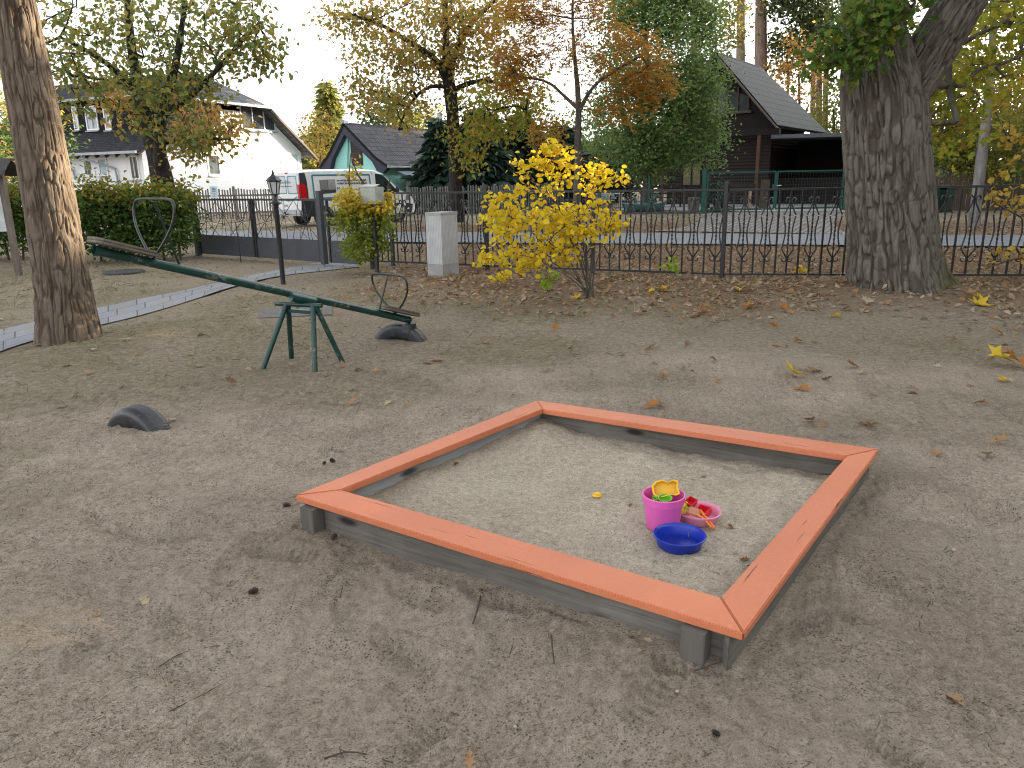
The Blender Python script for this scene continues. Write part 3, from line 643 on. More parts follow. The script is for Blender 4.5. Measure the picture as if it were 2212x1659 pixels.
seat(pl-bd*.03, bd); seat(pr+bd*.04, -bd)
def bow(c0, sgn, H, Wd):
    """bow handle: a loop across the beam with a rear brace"""
    p = []; base = c0+upb*RB; fw = bd*sgn
    prof = [(0, 0), (-.16, .13), (-.30, .30), (-.34, .42), (-.33, .52), (-.27, .56), (0, .56), (.27, .56), (.33, .52), (.34, .42), (.30, .30), (.16, .13), (0, 0)]
    pts = smoothpath([base+ax*x*Wd+upb*0+np.array([0, 0, 1])*z*H+fw*.12*z for x, z in prof], 2)
    h = MB(); h.tube(pts, .0098, 8); h.tube([base+fw*.33*.62+np.array([0, 0, .0])-upb*.01, base+np.array([0, 0, .54*H])+fw*.07], .0085, 8); return h
bow(pl+bd*.40, 1, .78, .92).build('handle', M_hnd, ss, smooth=True)
bow(pr-bd*.22, -1, .64, .74).build('handle', M_hnd, ss, smooth=True)
axl = ax*(1 if ax[0] > 0 else -1); za = pm[2]-RB-.035
a0 = np.array([pm[0], pm[1], za])
a1 = a0-axl*.24*0+np.array([0, 0, 0]); aL = at(602, 656, Ym+.05); aR = at(688, 660, Ym-.05)
MB().tube([aL-(aR-aL)*.08, aR+(aR-aL)*.08], .020, 12).build('axle', M_beam, ss, smooth=True)
MB().bar(aL+[.05, 0, -.055], aR+[-.03, 0, -.06], .035, .03).build('crossbar', M_beam, ss)
for top, foot in ((aL+(aR-aL)*.20, (563, 795)), (aL+(aR-aL)*.24, (629, 768)), (aL+(aR-aL)*.86, (680, 800)), (aL+(aR-aL)*.92, (743, 779))):
    f_ = G(*foot); l_ = MB(); l_.tube([top, f_*[1, 1, 0]+[0, 0, -.05]], .0225, 12); l_.build('leg', M_beam, ss, smooth=True)
bp = pr-bd*.04; MB().tube([bp-[0, 0, .035], bp-[0, 0, .12]], [.075, .085], 16).build('rubber_bumper', M_rub, ss, smooth=True)
# slab under the seesaw, plate by the hedge
c = G(640, 676); o = MB().box((-.42, -.34, -.05), (.42, .34, .0)).build('concrete_slab', plain('grey_slab', (.13, .125, .12), .9), origin=(c[0], c[1], float(zg(c[0], c[1]))+.012), local=True); o.rotation_euler.z = .2
tag(o, 'flat grey slab lying in the ground behind the seesaw stand', 'slab')
c = G(268, 590); o = MB().lathe([(0, .03), (.33, .03), (.35, .02), (.35, -.03), (0, -.03)], n=28).build('manhole_cover', plain('dark_iron', (.045, .045, .05), .6), origin=(c[0], c[1], float(zg(c[0], c[1]))+.01), local=True)
tag(o, 'dark round flat cover in the sand left of the paved path', 'manhole cover')
# ================================================================ lamp post
M_lamp = plain('lamp_black', (.022, .025, .032), .42, .3, 8., .1)
lb = G(612, 613); Yl = lb[1]; hz_ = lambda px, py: float(at(px, py, Yl)[2]); sca = Yl/FP
lp = thing('street_lamp', (lb[0], lb[1], 0), 'black garden lamp post with small glazed lantern beside the path', 'lamp post')
x0, y0 = lb[0], lb[1]; zt = hz_(594, 390); zc = hz_(597, 440)
MB().lathe([(.037, -.1), (.036, zc-.02), (.05, zc)], (x0, y0, 0), 16).build('pole', M_lamp, lp, smooth=True)
MB().lathe([(.10, zc), (.10, zc+.012), (.06, zc+.03), (.035, zc+.09), (.03, zc+.125), (.075, zc+.135), (.075, zc+.145), (0, zc+.15)], (x0, y0, 0), 20).build('collar', M_lamp, lp, smooth=True)
zg0, zg1 = zc+.15, zc+.325
fr = MB()
for i in range(6):
    a = i*math.pi/3+.2; fr.bar((x0+.062*math.cos(a), y0+.062*math.sin(a), zg0), (x0+.098*math.cos(a), y0+.098*math.sin(a), zg1), .012)
    a2 = a+math.pi/3; fr.bar((x0+.098*math.cos(a), y0+.098*math.sin(a), zg1), (x0+.098*math.cos(a2), y0+.098*math.sin(a2), zg1), .012)
fr.build('lantern_frame', M_lamp, lp)
gl = MB(); gl.lathe([(.057, zg0), (.092, zg1)], (x0, y0, 0), 6, Matrix.Rotation(.2, 3, 'Z')); gl.build('lantern_glass', plain('frosted_glass', (.55, .57, .60), .25, .1), lp)
MB().lathe([(.118, zg1+.004), (.122, zg1+.012), (.075, zg1+.06), (.035, zg1+.09), (.03, zg1+.10), (.018, zg1+.11), (.022, zg1+.13), (.006, zg1+.165), (0, zg1+.17)], (x0, y0, 0), 6, Matrix.Rotation(.2, 3, 'Z')).build('lantern_roof', M_lamp, lp)
# ================================================================ concrete pillar
A = G(923, 597); Bp = G(973, 582); dp = (Bp-A)[:2]; wv_ = np.linalg.norm(dp); c = A+np.array([.26, .10, 0]); c[2] = 0
n = N('ribbed_concrete'); v = n.coord(); wv2 = n.n('ShaderNodeTexWave', wave_type='BANDS', bands_direction='X'); n.l(v, wv2.inputs['Vector']); wv2.inputs['Scale'].default_value = 9.5; wv2.inputs['Distortion'].default_value = .15
wv3 = n.n('ShaderNodeTexWave', wave_type='BANDS', bands_direction='Y'); n.l(v, wv3.inputs['Vector']); wv3.inputs['Scale'].default_value = 9.5
gro = n.ramp(n.math('MINIMUM', wv2.outputs['Fac'], wv3.outputs['Fac']), [(.0, (0, 0, 0)), (.12, (1, 1, 1))])
colr = n.mix(gro, (.30, .31, .32), n.ramp(n.noise(v, 5., 5, .7), [(.3, (.42, .43, .445)), (.7, (.58, .59, .60))]))
n.base(colr); n.set(Roughness=.9); n.nrm(n.bump(gro, .5, .01))
pt = thing('concrete_pillar', c, 'pale grey ribbed concrete meter pillar standing before the fence', 'pillar', rz=.95)
hp = float(at(945, 458, c[1])[2])
bm = MB(); bm.box((-.205, -.16, .20), (.205, .16, hp-.05)); o = bm.build('shaft', n.m, pt, local=True)
MB().box((-.205, -.16, -.1), (.205, .16, .198)).build('base_block', M_conc, pt, local=True)
MB().box((-.209, -.164, hp-.048), (.209, .164, hp)).build('cap', M_conc, pt, local=True)
# ================================================================ wrought iron fence, gate
M_iron = plain('black_iron', (.020, .021, .025), .45, .3, 10., .15)
M_iron2 = plain('anthracite_sheet', (.045, .050, .062), .55, .18, 3., .1, dirt=(.06, .062, .068))
FPX = [(850, 574), (1053, 583), (1280, 592), (1559, 603)]
FPT = [G(*p) for p in FPX]; FPT.append(np.array([5.15, 11.12, 0])); FPT.append(np.array([7.33, 10.72, 0])); FPT.append(np.array([9.4, 10.35, 0]))
first = G(787, 572); first = FPT[0]+(FPT[0]-FPT[1])/np.linalg.norm(FPT[0]-FPT[1])*.62; FPT.insert(0, first)
for p in FPT: p[2] = 0
fence = thing('iron_fence', (FPT[3][0], FPT[3][1], 0), 'black wrought iron fence with lyre scrolls running along the lane', 'fence')
def spiral(c, U, r, a0, turns, n=9):   # small curl in the panel plane
    return [c+U*math.cos(a0+turns*2*math.pi*i/n)*r*(1-.35*i/n)+np.array([0, 0, 1.])*math.sin(a0+turns*2*math.pi*i/n)*r*(1-.35*i/n) for i in range(n+1)]
PZ0, PZ1 = .075, 1.30
for k, p in enumerate(FPT):
    if k == 0: continue
    h = 1.43
    ps = MB(); ps.bar(p+[0, 0, -.2], p+[0, 0, h], .06, .06, up=(FPT[k]-FPT[k-1]), ch=.004); ps.build('post', M_iron, fence)
def panel(a, b):
    d = b-a; L = np.linalg.norm(d); U = d/L; a2 = a+U*.035; L2 = L-.07; Z = np.array([0, 0, 1.])
    P = lambda s, f: a2+U*s+Z*(PZ0+(PZ1-PZ0)*f)
    pn = bpy.data.objects.new('panel', None); COL.objects.link(pn); pn.parent = fence
    MB().bar(P(0, 1), P(L2, 1), .034, .034, ch=.003).build('top_rail', M_iron, pn); MB().bar(P(0, 0), P(L2, 0), .03, .03).build('bottom_rail', M_iron, pn)
    nb = max(2, int(round(L2/.175))); nb += nb % 2; st = L2/nb
    for i in range(nb):
        s = (i+.5)*st; q = MB()
        if i % 2 == 0:
            q.bar(P(s, 0), P(s, .985), .023)
            for f in (.33, .69): q.bar(P(s, f-.018), P(s, f+.018), .029)
            q.build('plain_bar', M_iron, pn)
        else:
            q.bar(P(s, 0), P(s, .16), .022); q.bar(P(s, .16), P(s, .88), .014); q.bar(P(s, .88), P(s, .985), .023)
            for j in range(9): q.ball(P(s, .32+.38*j/8), .0165, 6, 4, (1, 1, 1.5))
            q.build('twisted_bar', M_iron, pn); g = MB(); w_ = st*.52
            for sg in (-1, 1):
                top = [P(s+sg*w_, .70), P(s+sg*.25*w_, .815), P(s+sg*.02, .85), P(s+sg*.10*w_, .875)]+[P(s+sg*.55*w_+sg*.25*w_*math.cos(t), .872+.030*math.sin(t)) for t in np.linspace(2.6, -.6, 7)]
                g.tube(top, .0115, 5)
                arc = [P(s+sg*w_*(1-.42*math.sin(math.pi*t)**1.3), .70-.40*t) for t in np.linspace(0.03, 1, 9)]; g.tube(arc, .0115, 5)
                g.tube([P(s+sg*w_, .30), P(s+sg*.01, .20), P(s+sg*.01, .17)], .0115, 5)
                g.tube([P(s+sg*(.06+.42*(1-math.cos(t)))*w_, .185-.03*math.sin(t)) for t in np.linspace(0, 3.4, 8)], .0105, 5)
            g.build('scroll', M_iron, pn)
for a, b in zip(FPT, FPT[1:]): panel(a, b)
# gates
gl_ = G(431, 552); gl_ = at(430, 552, 16.9); gm_ = at(702, 572, 14.5); gr_ = at(783, 576, 13.95)
gl_[2] = gm_[2] = gr_[2] = 0
def leafgate(name, a, b, lab, posts, seed, star=3, mid=True):
    d = b-a; L = np.linalg.norm(d); U = d/L; Z = np.array([0, 0, 1.]); t_ = thing(name, (a+b)/2, lab, 'gate'); rng_ = random.Random(seed)
    z0, z1, z2 = .05, .46, 1.22; P = lambda s, z: a+U*s+Z*z
    for s in posts: MB().bar(P(s, -.2), P(s, 1.36), .11, .10, up=U, ch=.006).build('gate_post', M_iron2, t_)
    lv = [(.075, L*.5-.01), (L*.5+.01, L-.075)] if mid else [(.07, L-.06)]
    for (s0, s1) in lv:
        f = MB()
        for s in (s0+.025, s1-.025): f.bar(P(s, z0), P(s, z2), .05, .04, up=U)
        f.bar(P(s0+.05, z2-.02), P(s1-.05, z2-.02), .04, .04); lf = f.build('leaf_frame', M_iron, t_)
        MB().bar(P(s0+.05, (z0+z1)/2), P(s1-.05, (z0+z1)/2), .012, z1-z0).build('sheet_panel', M_iron2, lf)
        r = MB(); w_ = s1-s0-.1; k = star if mid else 1
        for i in range(k):
            c = (s0+.05+w_*(i+.5)/k, z1+(z2-z1)*(.50+.1*((i % 2)*2-1)))
            for j in range(8):
                an = 2*math.pi*j/8+rng_.uniform(-.22, .22); dx, dz = math.cos(an), math.sin(an); tm = 9
                for lim, vv, cc in ((s0+.05, dx, c[0]), (s1-.05, dx, c[0]), (z1, dz, c[1]), (z2-.04, dz, c[1])):
                    if abs(vv) > 1e-6 and (lim-cc)/vv > 0: tm = min(tm, (lim-cc)/vv)
                tm = min(tm, .75); r.bar(P(c[0]+.02*dx, c[1]+.02*dz), P(c[0]+dx*tm, c[1]+dz*tm), .009)
        for i in range(2*k): x_ = s0+.05+w_*(i+.5+rng_.uniform(-.2, .2))/(2*k); r.bar(P(x_, z1), P(x_+rng_.uniform(-.25, .25), z2-.04), .008)
        r.build('ornament_rods', M_iron, lf)
    if mid: MB().bar(P(L*.5, .80), P(L*.5, 1.05), .07, .09, up=U).build('lock', M_iron, t_)
    else: MB().bar(P(.08, .72), P(.08, 1.0), .07, .09, up=U).build('lock', M_iron, t_)
    return t_
leafgate('driveway_gate', gl_, gm_, 'black double leaf gate with star rods above grey sheet panels', (0, np.linalg.norm(gm_-gl_)), 3)
dgm = (gm_-gl_)/np.linalg.norm(gm_-gl_)
leafgate('garden_gate', gm_+dgm*.08, gr_, 'narrow black garden gate half hidden by the golden hornbeam', (), 8, mid=False)
# bent rod that holds the gate
Y_ = 15.2; p0, p1, p2 = at(520, 560, Y_), at(509, 480, Y_), at(547, 472, Y_)
o = MB().tube([p0*[1, 1, 0]+[0, 0, -.02], p1, p2, p2+[.05, .05, -.4]], .012, 6).build('gate_stay', M_iron, origin=(p0[0], p0[1], 0)); tag(o, 'thin bent iron stay rod standing before the double gate', 'gate stay')
# pale box on its post inside the young hornbeam
Yb = 12.75; a_, b_ = at(779, 440, Yb), at(812, 404, Yb); M_box = plain('pale_plastic', (.40, .42, .40), .45, .15, 6., .1, dirt=(.32, .34, .30))
c = at(803, 422, Yb); lbx = thing('letterbox', (c[0], c[1], 0), 'pale grey box on a dark post inside the golden hornbeam', 'letterbox', rz=-.55)
zb0, zb1 = float(at(800, 441, Yb)[2]), float(at(800, 404, Yb)[2])
MB().box((-.155, -.09, zb0), (.155, .12, zb1)).build('box_body', M_box, lbx, local=True)
MB().prism([(-.17, -.105, zb1+.003), (.17, -.105, zb1+.003), (.17, .015, zb1+.035), (.17, .135, zb1+.003), (-.17, .135, zb1+.003), (-.17, .015, zb1+.035)][0:3]+[(-.17, .015, zb1+.035)], (0, .001, .008)).build('lid', M_box, lbx, local=True)
MB().bar((.02, .0, -.1), (.02, .0, zb0-.004), .05).build('post', M_iron, lbx, local=True)
# notice board at the left edge
Yn = 13.6; q0 = at(39, 584, Yn); q1 = at(1, 372, Yn)
nb_ = thing('notice_board', (q0[0], q0[1], 0), 'weathered wooden notice board post with little roof at left edge', 'notice board')
M_nw = wood('board_wood', (.07, .06, .05), (.2, .17, .14), 2)
MB().bar(q0*[1, 1, 0]+[0, 0, -.1], q1*[1, 1, 1]+[0, 0, .0], .09, .09).build('post', M_nw, nb_)
bz0, bz1 = float(at(0, 500, Yn)[2]), float(at(0, 375, Yn)[2]); MB().box((q1[0]-1.25, q1[1]-.03, bz0), (q1[0]-.06, q1[1]+.03, bz1)).build('board', plain('board_white', (.5, .52, .55), .6), nb_)
MB().bar(np.array([q1[0]-1.3, q1[1], -.1]), np.array([q1[0]-1.3, q1[1], bz1]), .09, .09).build('post', M_nw, nb_)
rf = MB(); zr = bz1+.02
rf.prism([(q1[0]-1.6, q1[1]-.3, zr-.06), (q1[0]+.22, q1[1]-.3, zr-.06), (q1[0]+.22, q1[1], zr+.2), (q1[0]-1.6, q1[1], zr+.2)], (0, 0, .03))
rf.prism([(q1[0]-1.6, q1[1]+.3, zr-.06), (q1[0]+.22, q1[1]+.3, zr-.06), (q1[0]+.22, q1[1]+.002, zr+.2), (q1[0]-1.6, q1[1]+.002, zr+.2)], (0, 0, .03)); rf.build('roof', plain('roof_felt', (.05, .045, .045), .8), nb_)
# ================================================================ vegetation
RN = np.random.default_rng(11)
G_D, G_M, G_L = (.022, .050, .020), (.050, .095, .026), (.115, .165, .035)
Y_1, Y_2, Y_3 = (.62, .40, .02), (.80, .56, .03), (.70, .50, .05)
O_1, O_2, BR = (.42, .14, .03), (.36, .20, .05), (.20, .095, .045)
L_cherry = leafm('cherry_leaves', [(.085, .17, .06), (.13, .22, .07), (.18, .26, .075), (.36, .34, .08), (.50, .33, .08)], .5)
L_cherry2 = leafm('turning_cherry_leaves', [(.17, .24, .06), (.28, .31, .07), (.45, .38, .08), (.55, .36, .085), (.52, .26, .08)], .5)
L_amber = leafm('amber_leaves', [(.62, .40, .09), (.68, .46, .12), (.55, .30, .09), (.58, .26, .10)], .45)
L_rowan = leafm('rowan_leaves', [(.50, .16, .04), (.56, .25, .045), (.48, .32, .05), (.52, .17, .035), (.32, .32, .05)], .45)
L_willow = leafm('willow_leaves', [(.10, .19, .075), (.15, .25, .09), (.22, .32, .10), (.34, .42, .13)], .45)
L_spruce = leafm('spruce_needles', [(.018, .042, .030), (.026, .058, .038), (.040, .080, .048)], .12)
L_gold = leafm('golden_conifer', [(.16, .19, .05), (.30, .29, .07), (.09, .13, .05), (.44, .38, .09)], .3)
L_pine = leafm('pine_needles', [(.055, .09, .045), (.08, .12, .05), (.14, .16, .06)], .25)
L_oak = leafm('oak_leaves', [(.055, .13, .024), (.085, .17, .03), (.13, .22, .036), (.17, .25, .036), (.27, .26, .036), (.07, .14, .024)], .4)
L_oakr = leafm('yellowing_oak_leaves', [(.20, .32, .04), (.36, .44, .05), (.52, .50, .05), (.65, .55, .06), (.28, .38, .04), (.34, .16, .05)], .55)
L_yellow = leafm('yellow_leaves', [(.84, .60, .02), (.92, .74, .04), (.60, .58, .05), (.88, .68, .03), (.70, .44, .03)], .4)
L_horn = leafm('hornbeam_leaves', [(.18, .26, .035), (.28, .34, .045), (.42, .42, .05), (.13, .21, .03)], .45)
L_hornt = leafm('golden_hornbeam_leaves', [(.60, .48, .05), (.72, .58, .06), (.46, .46, .05), (.60, .34, .05)], .45)
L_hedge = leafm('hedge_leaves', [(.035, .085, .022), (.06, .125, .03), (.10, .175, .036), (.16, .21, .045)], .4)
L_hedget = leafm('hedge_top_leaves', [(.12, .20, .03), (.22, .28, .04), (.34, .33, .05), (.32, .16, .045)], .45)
L_bushr = leafm('roadside_bush_leaves', [(.19, .24, .05), (.30, .31, .06), (.44, .38, .07), (.14, .19, .045)], .45)
L_pale = leafm('pale_yellow_leaves', [(.50, .36, .06), (.60, .46, .10), (.45, .27, .05)], .4)
L_lime = leafm('lime_leaves', [(.28, .42, .04), (.36, .50, .06)], .4)
def barkmat(name, c1, c2, deep, scale=6., moss=None, plates=False):
    n = N(name); v = n.coord('Object', (1, 1, .22)); f = n.noise(v, scale*3, 6, .68); 
    c = n.ramp(f, [(.34, deep), (.46, c1), (.68, c2)]); g = n.noise(n.coord(), 2.2, 4); c = n.mix(n.ramp(g, [(.35, (.0,)*3), (.65, (.55,)*3)]), c, [x*.72 for x in c2])
    if moss:
        sp = n.n('ShaderNodeSeparateXYZ'); n.l(n.coord(), sp.inputs[0]); lo = n.ramp(n.math('ADD', n.math('MULTIPLY', sp.outputs[2], .45), n.math('MULTIPLY', n.noise(n.coord(), 5., 5, .7), .9)), [(.45, (1, 1, 1)), (.85, (0, 0, 0))])
        sd = n.ramp(n.math('ADD', n.math('MULTIPLY', sp.outputs[0], .8), n.noise(n.coord(), 4., 4, .7)), [(.55, (0, 0, 0)), (.95, (1, 1, 1))])
        c = n.mix(n.math('MULTIPLY', n.math('MULTIPLY', lo, sd), .85), c, moss)
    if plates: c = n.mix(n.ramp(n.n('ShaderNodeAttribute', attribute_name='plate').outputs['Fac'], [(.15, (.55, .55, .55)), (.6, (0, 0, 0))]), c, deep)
    n.base(c); n.set(Roughness=.95); n.b.inputs['Specular IOR Level'].default_value = .15
    n.nrm(n.bump(f, .8, .025)); return n.m
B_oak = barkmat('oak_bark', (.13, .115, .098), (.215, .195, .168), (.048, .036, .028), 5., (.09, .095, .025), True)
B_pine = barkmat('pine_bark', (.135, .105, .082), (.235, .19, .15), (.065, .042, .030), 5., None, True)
B_dark = barkmat('cherry_bark', (.030, .026, .026), (.075, .066, .062), (.012, .010, .010), 6.)
B_mid = barkmat('smooth_bark', (.085, .08, .07), (.17, .16, .14), (.04, .036, .03), 4.)
B_birch = barkmat('birch_bark', (.17, .165, .155), (.32, .31, .30), (.06, .05, .045), 2.)
B_far = barkmat('far_pine_bark', (.20, .14, .11), (.36, .27, .22), (.12, .08, .065), 3.)
M_twig = plain('twig_brown', (.07, .05, .04), .8)
def pxpath(pts, Y, k=1.0):      # (px, py, half width in px, optional depth offset) -> limb
    out = []
    for p in pts:
        y = Y+(p[3] if len(p) > 3 else 0); q = at(p[0], p[1], y); out.append((*q, p[2]*y/FP*k))
    return out
def tree(name, lab, cat, limbs, tgt, lm, bark, rng, per=26, spread=.22, size=.10, shape='oval', tip=.006, step=.4, droop=.35, group=None, rowan=False, extra=None, tk={}, up=.6, lift=.15, loc=None):
    base = limbs[0][0]; loc = loc if loc is not None else (base[0], base[1], float(zg(base[0], base[1])))
    t_ = thing(name, loc, lab, cat, group)
    vf = []
    for i, L in enumerate(limbs): vf.append(trunkmesh(L, **dict(dict(n=28 if i == 0 else 16, seg=.09, amp=.008, seed=3+i), **(tk if i == 0 else {k: v for k, v in tk.items() if k not in ('flare', 'n')}))))
    P, r, e = grow(limbs, tgt, rng, step, tip, lift=lift); vf.append(twigmesh(P, r, e))
    V, F = joinmesh(*vf); npmesh('trunk', V, F, bark, t_, smooth=True)
    groups = lm if isinstance(lm, list) else [(lm, None)]
    sel = np.zeros(len(tgt), bool)
    for m, pred in groups:
        k = (pred(tgt) if pred else np.ones(len(tgt), bool)) & ~sel; sel |= k; T = tgt[k]
        if not len(T): continue
        C = np.repeat(T, per, axis=0); C = C+rng.normal(size=C.shape)*spread*np.array([1, 1, .7])
        if rowan:                                   # pinnate: leaflets along a drooping rachis
            nP = len(C); D = rng.normal(size=(nP, 3)); D[:, 2] = -np.abs(D[:, 2])*.4-.15; D /= np.linalg.norm(D, axis=1, keepdims=True)
            sd = np.cross(D, [0, 0, 1.]); sd /= np.linalg.norm(sd, axis=1, keepdims=True); PP = []; DD = []
            for j in range(6):
                for s in (-1, 1): PP.append(C+D*(.05+.028*j)); DD.append(sd*s+D*.35-np.array([0, 0, .15]))
            leaves('crown', m, np.concatenate(PP), size, t_, shape='diamond', up=1.5, rng=rng, D=np.concatenate(DD))
        else: leaves('crown', m, C, size, t_, shape=shape, up=up, droop=droop, rng=rng)
    return t_
# ---------------------------------------------------------------- near oak
Yo = 9.75
def oakflare(TH, SS):
    f = np.exp(-SS/.26)*.15*(1+.35*np.cos(5*TH+.6)+.2*np.cos(3*TH+2)) + np.exp(-SS/.42)*.26*np.maximum(0, np.cos(TH-.25))**10
    return f
s_ = Yo/FP
oak_tr = [(*at(1935, 652, Yo), 93*s_), (*at(1930, 600, Yo), 91*s_), (*at(1926, 520, Yo), 88*s_), (*at(1920, 430, Yo), 86*s_), (*at(1914, 330, Yo), 83.5*s_), (*at(1909, 250, Yo), 83*s_), (*at(1900, 170, Yo), 78*s_), (*at(1886, 80, Yo), 60*s_), (*at(1868, -60, Yo), 46*s_), (*at(1850, -260, Yo), 40*s_), (*at(1800, -560, Yo), 28*s_), (*at(1760, -900, Yo), 14*s_)]
oak_l2 = [(*at(1920, 252, Yo), 50*s_), (*at(1968, 178, Yo-.05), 50*s_), (*at(2022, 92, Yo-.2), 47*s_), (*at(2072, 8, Yo-.4), 45*s_), (*at(2140, -110, Yo-.5), 42*s_), (*at(2250, -270, Yo-.6), 36*s_), (*at(2420, -420, Yo-.7), 26*s_), (*at(2600, -560, Yo-.8), 12*s_)]
oak_tr[0] = (oak_tr[0][0], oak_tr[0][1], -.12, oak_tr[0][3])
tg_ = [pxblob(RN, 26, 1900, 10, 72, 38, Yo-.75, .35), pxblob(RN, 20, 1862, 72, 52, 38, Yo-.9, .3), pxblob(RN, 11, 1812, 96, 46, 30, Yo-.7, .4), pxblob(RN, 8, 1785, 128, 40, 12, Yo-.6, .3), pxblob(RN, 5, 1862, 122, 26, 12, Yo-.85, .2), pxblob(RN, 5, 1955, 20, 20, 24, Yo-.8, .2)]
tr_ = [pxblob(RN, 40, 2110, 110, 100, 110, Yo+.9, 1.0), pxblob(RN, 22, 2060, 215, 55, 90, Yo+.7, .5), pxblob(RN, 16, 2180, 60, 60, 90, Yo+.6, .8), pxblob(RN, 8, 2030, 260, 30, 50, Yo+.6, .4)]
top = [blob(RN, 130, (5.0, 9.6, 9.2), (5.2, 4.6, 2.0), .2), blob(RN, 50, (7.8, 7.6, 7.4), (2.6, 3.0, 1.4), .2)]
TG = np.concatenate(tg_); TR = np.concatenate(tr_); TT = np.concatenate(top)
oak = thing('oak_tree', (oak_tr[0][0], Yo, 0), 'massive old oak with deeply furrowed bark and forked trunk', 'tree')
vf = [trunkmesh(oak_tr, n=420, seg=.015, amp=.026, fu=38., fz=3.4, seed=5, flare=oakflare, lump=.035), trunkmesh(oak_l2, n=300, seg=.016, amp=.026, fu=38., fz=3.4, seed=15, lump=.04)]
P, r, e = grow([oak_tr, oak_l2], np.concatenate([TG, TR, TT]), RN, .4, .008); vf.append(twigmesh(P, r, e))
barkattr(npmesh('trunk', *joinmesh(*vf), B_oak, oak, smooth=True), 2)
for T, m, per, sp in ((TG, L_oak, 13, .14), (TR, L_oakr, 19, .17), (TT, L_oak, 60, .5)):
    C = np.repeat(T, per, axis=0)+RN.normal(size=(len(T)*per, 3))*sp
    if T is not TT: leaves('crown', m, C, .115, oak, shape='lobed', up=.5, droop=.45, rng=RN)
    else: leaves('crown', m, C, .2, oak, shape='diamond', up=.5, droop=.3, rng=RN)
# ---------------------------------------------------------------- near pine on the left
Yp = 7.35; s_ = Yp/FP
pine_tr = [(*at(152, 762, Yp), 64*s_), (*at(146, 700, Yp), 61*s_), (*at(132, 600, Yp), 54*s_), (*at(110, 450, Yp), 50*s_), (*at(84, 300, Yp), 47*s_), (*at(56, 150, Yp), 43.5*s_), (*at(28, 0, Yp), 40*s_), (*at(-8, -200, Yp), 36*s_), (*at(-60, -500, Yp), 31*s_), (*at(-100, -900, Yp+.2), 26*s_), (*at(-140, -1400, Yp+.4), 16*s_)]
pine_tr[0] = (*pine_tr[0][:2], -.1, pine_tr[0][3])
pfl = lambda TH, SS: np.exp(-SS/.14)*.12*(1+.5*np.cos(4*TH+1))
pz = pine_tr[-1][2]
pine = thing('pine_tree', (pine_tr[0][0], Yp, 0), 'thick pine trunk at left leaning outward with sunlit bark patch', 'tree')
pt_ = blob(RN, 70, (pine_tr[-1][0]-.2, Yp+.5, pz-.3), (3.4, 3.2, 1.8), .2)
P, r, e = grow([pine_tr], pt_, RN, .5, .01)
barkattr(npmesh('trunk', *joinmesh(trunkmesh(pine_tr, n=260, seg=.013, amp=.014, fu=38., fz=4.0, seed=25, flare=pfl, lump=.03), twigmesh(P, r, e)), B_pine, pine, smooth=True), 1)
C = np.repeat(pt_, 70, axis=0)+RN.normal(size=(70*70, 3))*.45; leaves('crown', L_pine, C, .22, pine, shape='spray', rng=RN)
# ---------------------------------------------------------------- cherry behind the hedge
Yc = 18.5
c1 = pxpath([(358, 430, 24), (350, 385, 23), (337, 330, 19), (322, 285, 16.5), (308, 235, 14), (296, 180, 11, .3), (285, 110, 9, .4), (278, 40, 7, .3), (272, -60, 5, .3)], Yc)
c2 = pxpath([(350, 385, 17), (344, 335, 13, -.2), (346, 280, 11, -.3), (356, 215, 9.5, -.4), (378, 150, 8, -.5), (390, 80, 6, -.6), (400, 0, 5, -.7)], Yc)
c3 = pxpath([(350, 250, 8, -.3), (410, 210, 6, -.6), (470, 150, 5, -.8), (520, 90, 4, -1), (560, 50, 3, -1.1)], Yc)
c4 = pxpath([(300, 200, 8, .3), (250, 150, 6, 0), (190, 110, 5, -.4), (130, 80, 3, -.6)], Yc)
c5 = pxpath([(345, 310, 6, 0), (400, 300, 4, -.3), (480, 300, 3, -.6)], Yc)
gT = np.concatenate([pxblob(RN, 60, 300, 130, 170, 110, Yc, 2.2), pxblob(RN, 40, 190, 115, 110, 85, Yc-.2, 1.6), pxblob(RN, 36, 430, 60, 120, 80, Yc-.6, 1.6), pxblob(RN, 20, 545, 75, 60, 60, Yc-1, .8), pxblob(RN, 12, 540, 130, 50, 26, Yc-1, .6), pxblob(RN, 34, 370, 190, 110, 50, Yc-1, 1.0), pxblob(RN, 10, 410, 275, 40, 40, Yc-1.2, .6), pxblob(RN, 7, 135, 225, 36, 45, Yc-.4, .5), pxblob(RN, 6, 300, 260, 40, 22, Yc-1, .4), pxblob(RN, 40, 300, -60, 260, 80, Yc, 2.2)])
aT = np.concatenate([pxblob(RN, 12, 290, 225, 50, 35, Yc+1.2, .5), pxblob(RN, 20, 400, 250, 70, 55, Yc+1.2, .6), pxblob(RN, 10, 470, 265, 50, 40, Yc+.9, .5), pxblob(RN, 6, 250, 200, 40, 26, Yc+1.2, .4)])
lowT = np.concatenate([pxblob(RN, 16, 430, 315, 85, 25, Yc-.6, .5), pxblob(RN, 5, 490, 275, 30, 30, Yc-.6, .3)])
allT = np.concatenate([gT, aT, lowT]); ia = set(map(tuple, aT)); il = set(map(tuple, lowT))
tree('cherry_tree', 'green cherry tree with twin dark trunks behind the left hedge', 'tree', [c1, c2, c3, c4, c5], allT,
     [(L_amber, lambda T: np.array([tuple(t) in ia for t in T])), (L_cherry2, lambda T: np.array([tuple(t) in il for t in T])), (L_cherry, None)], B_dark, RN, per=20, spread=.22, size=.15, shape='diamond', droop=.75, tip=.006)
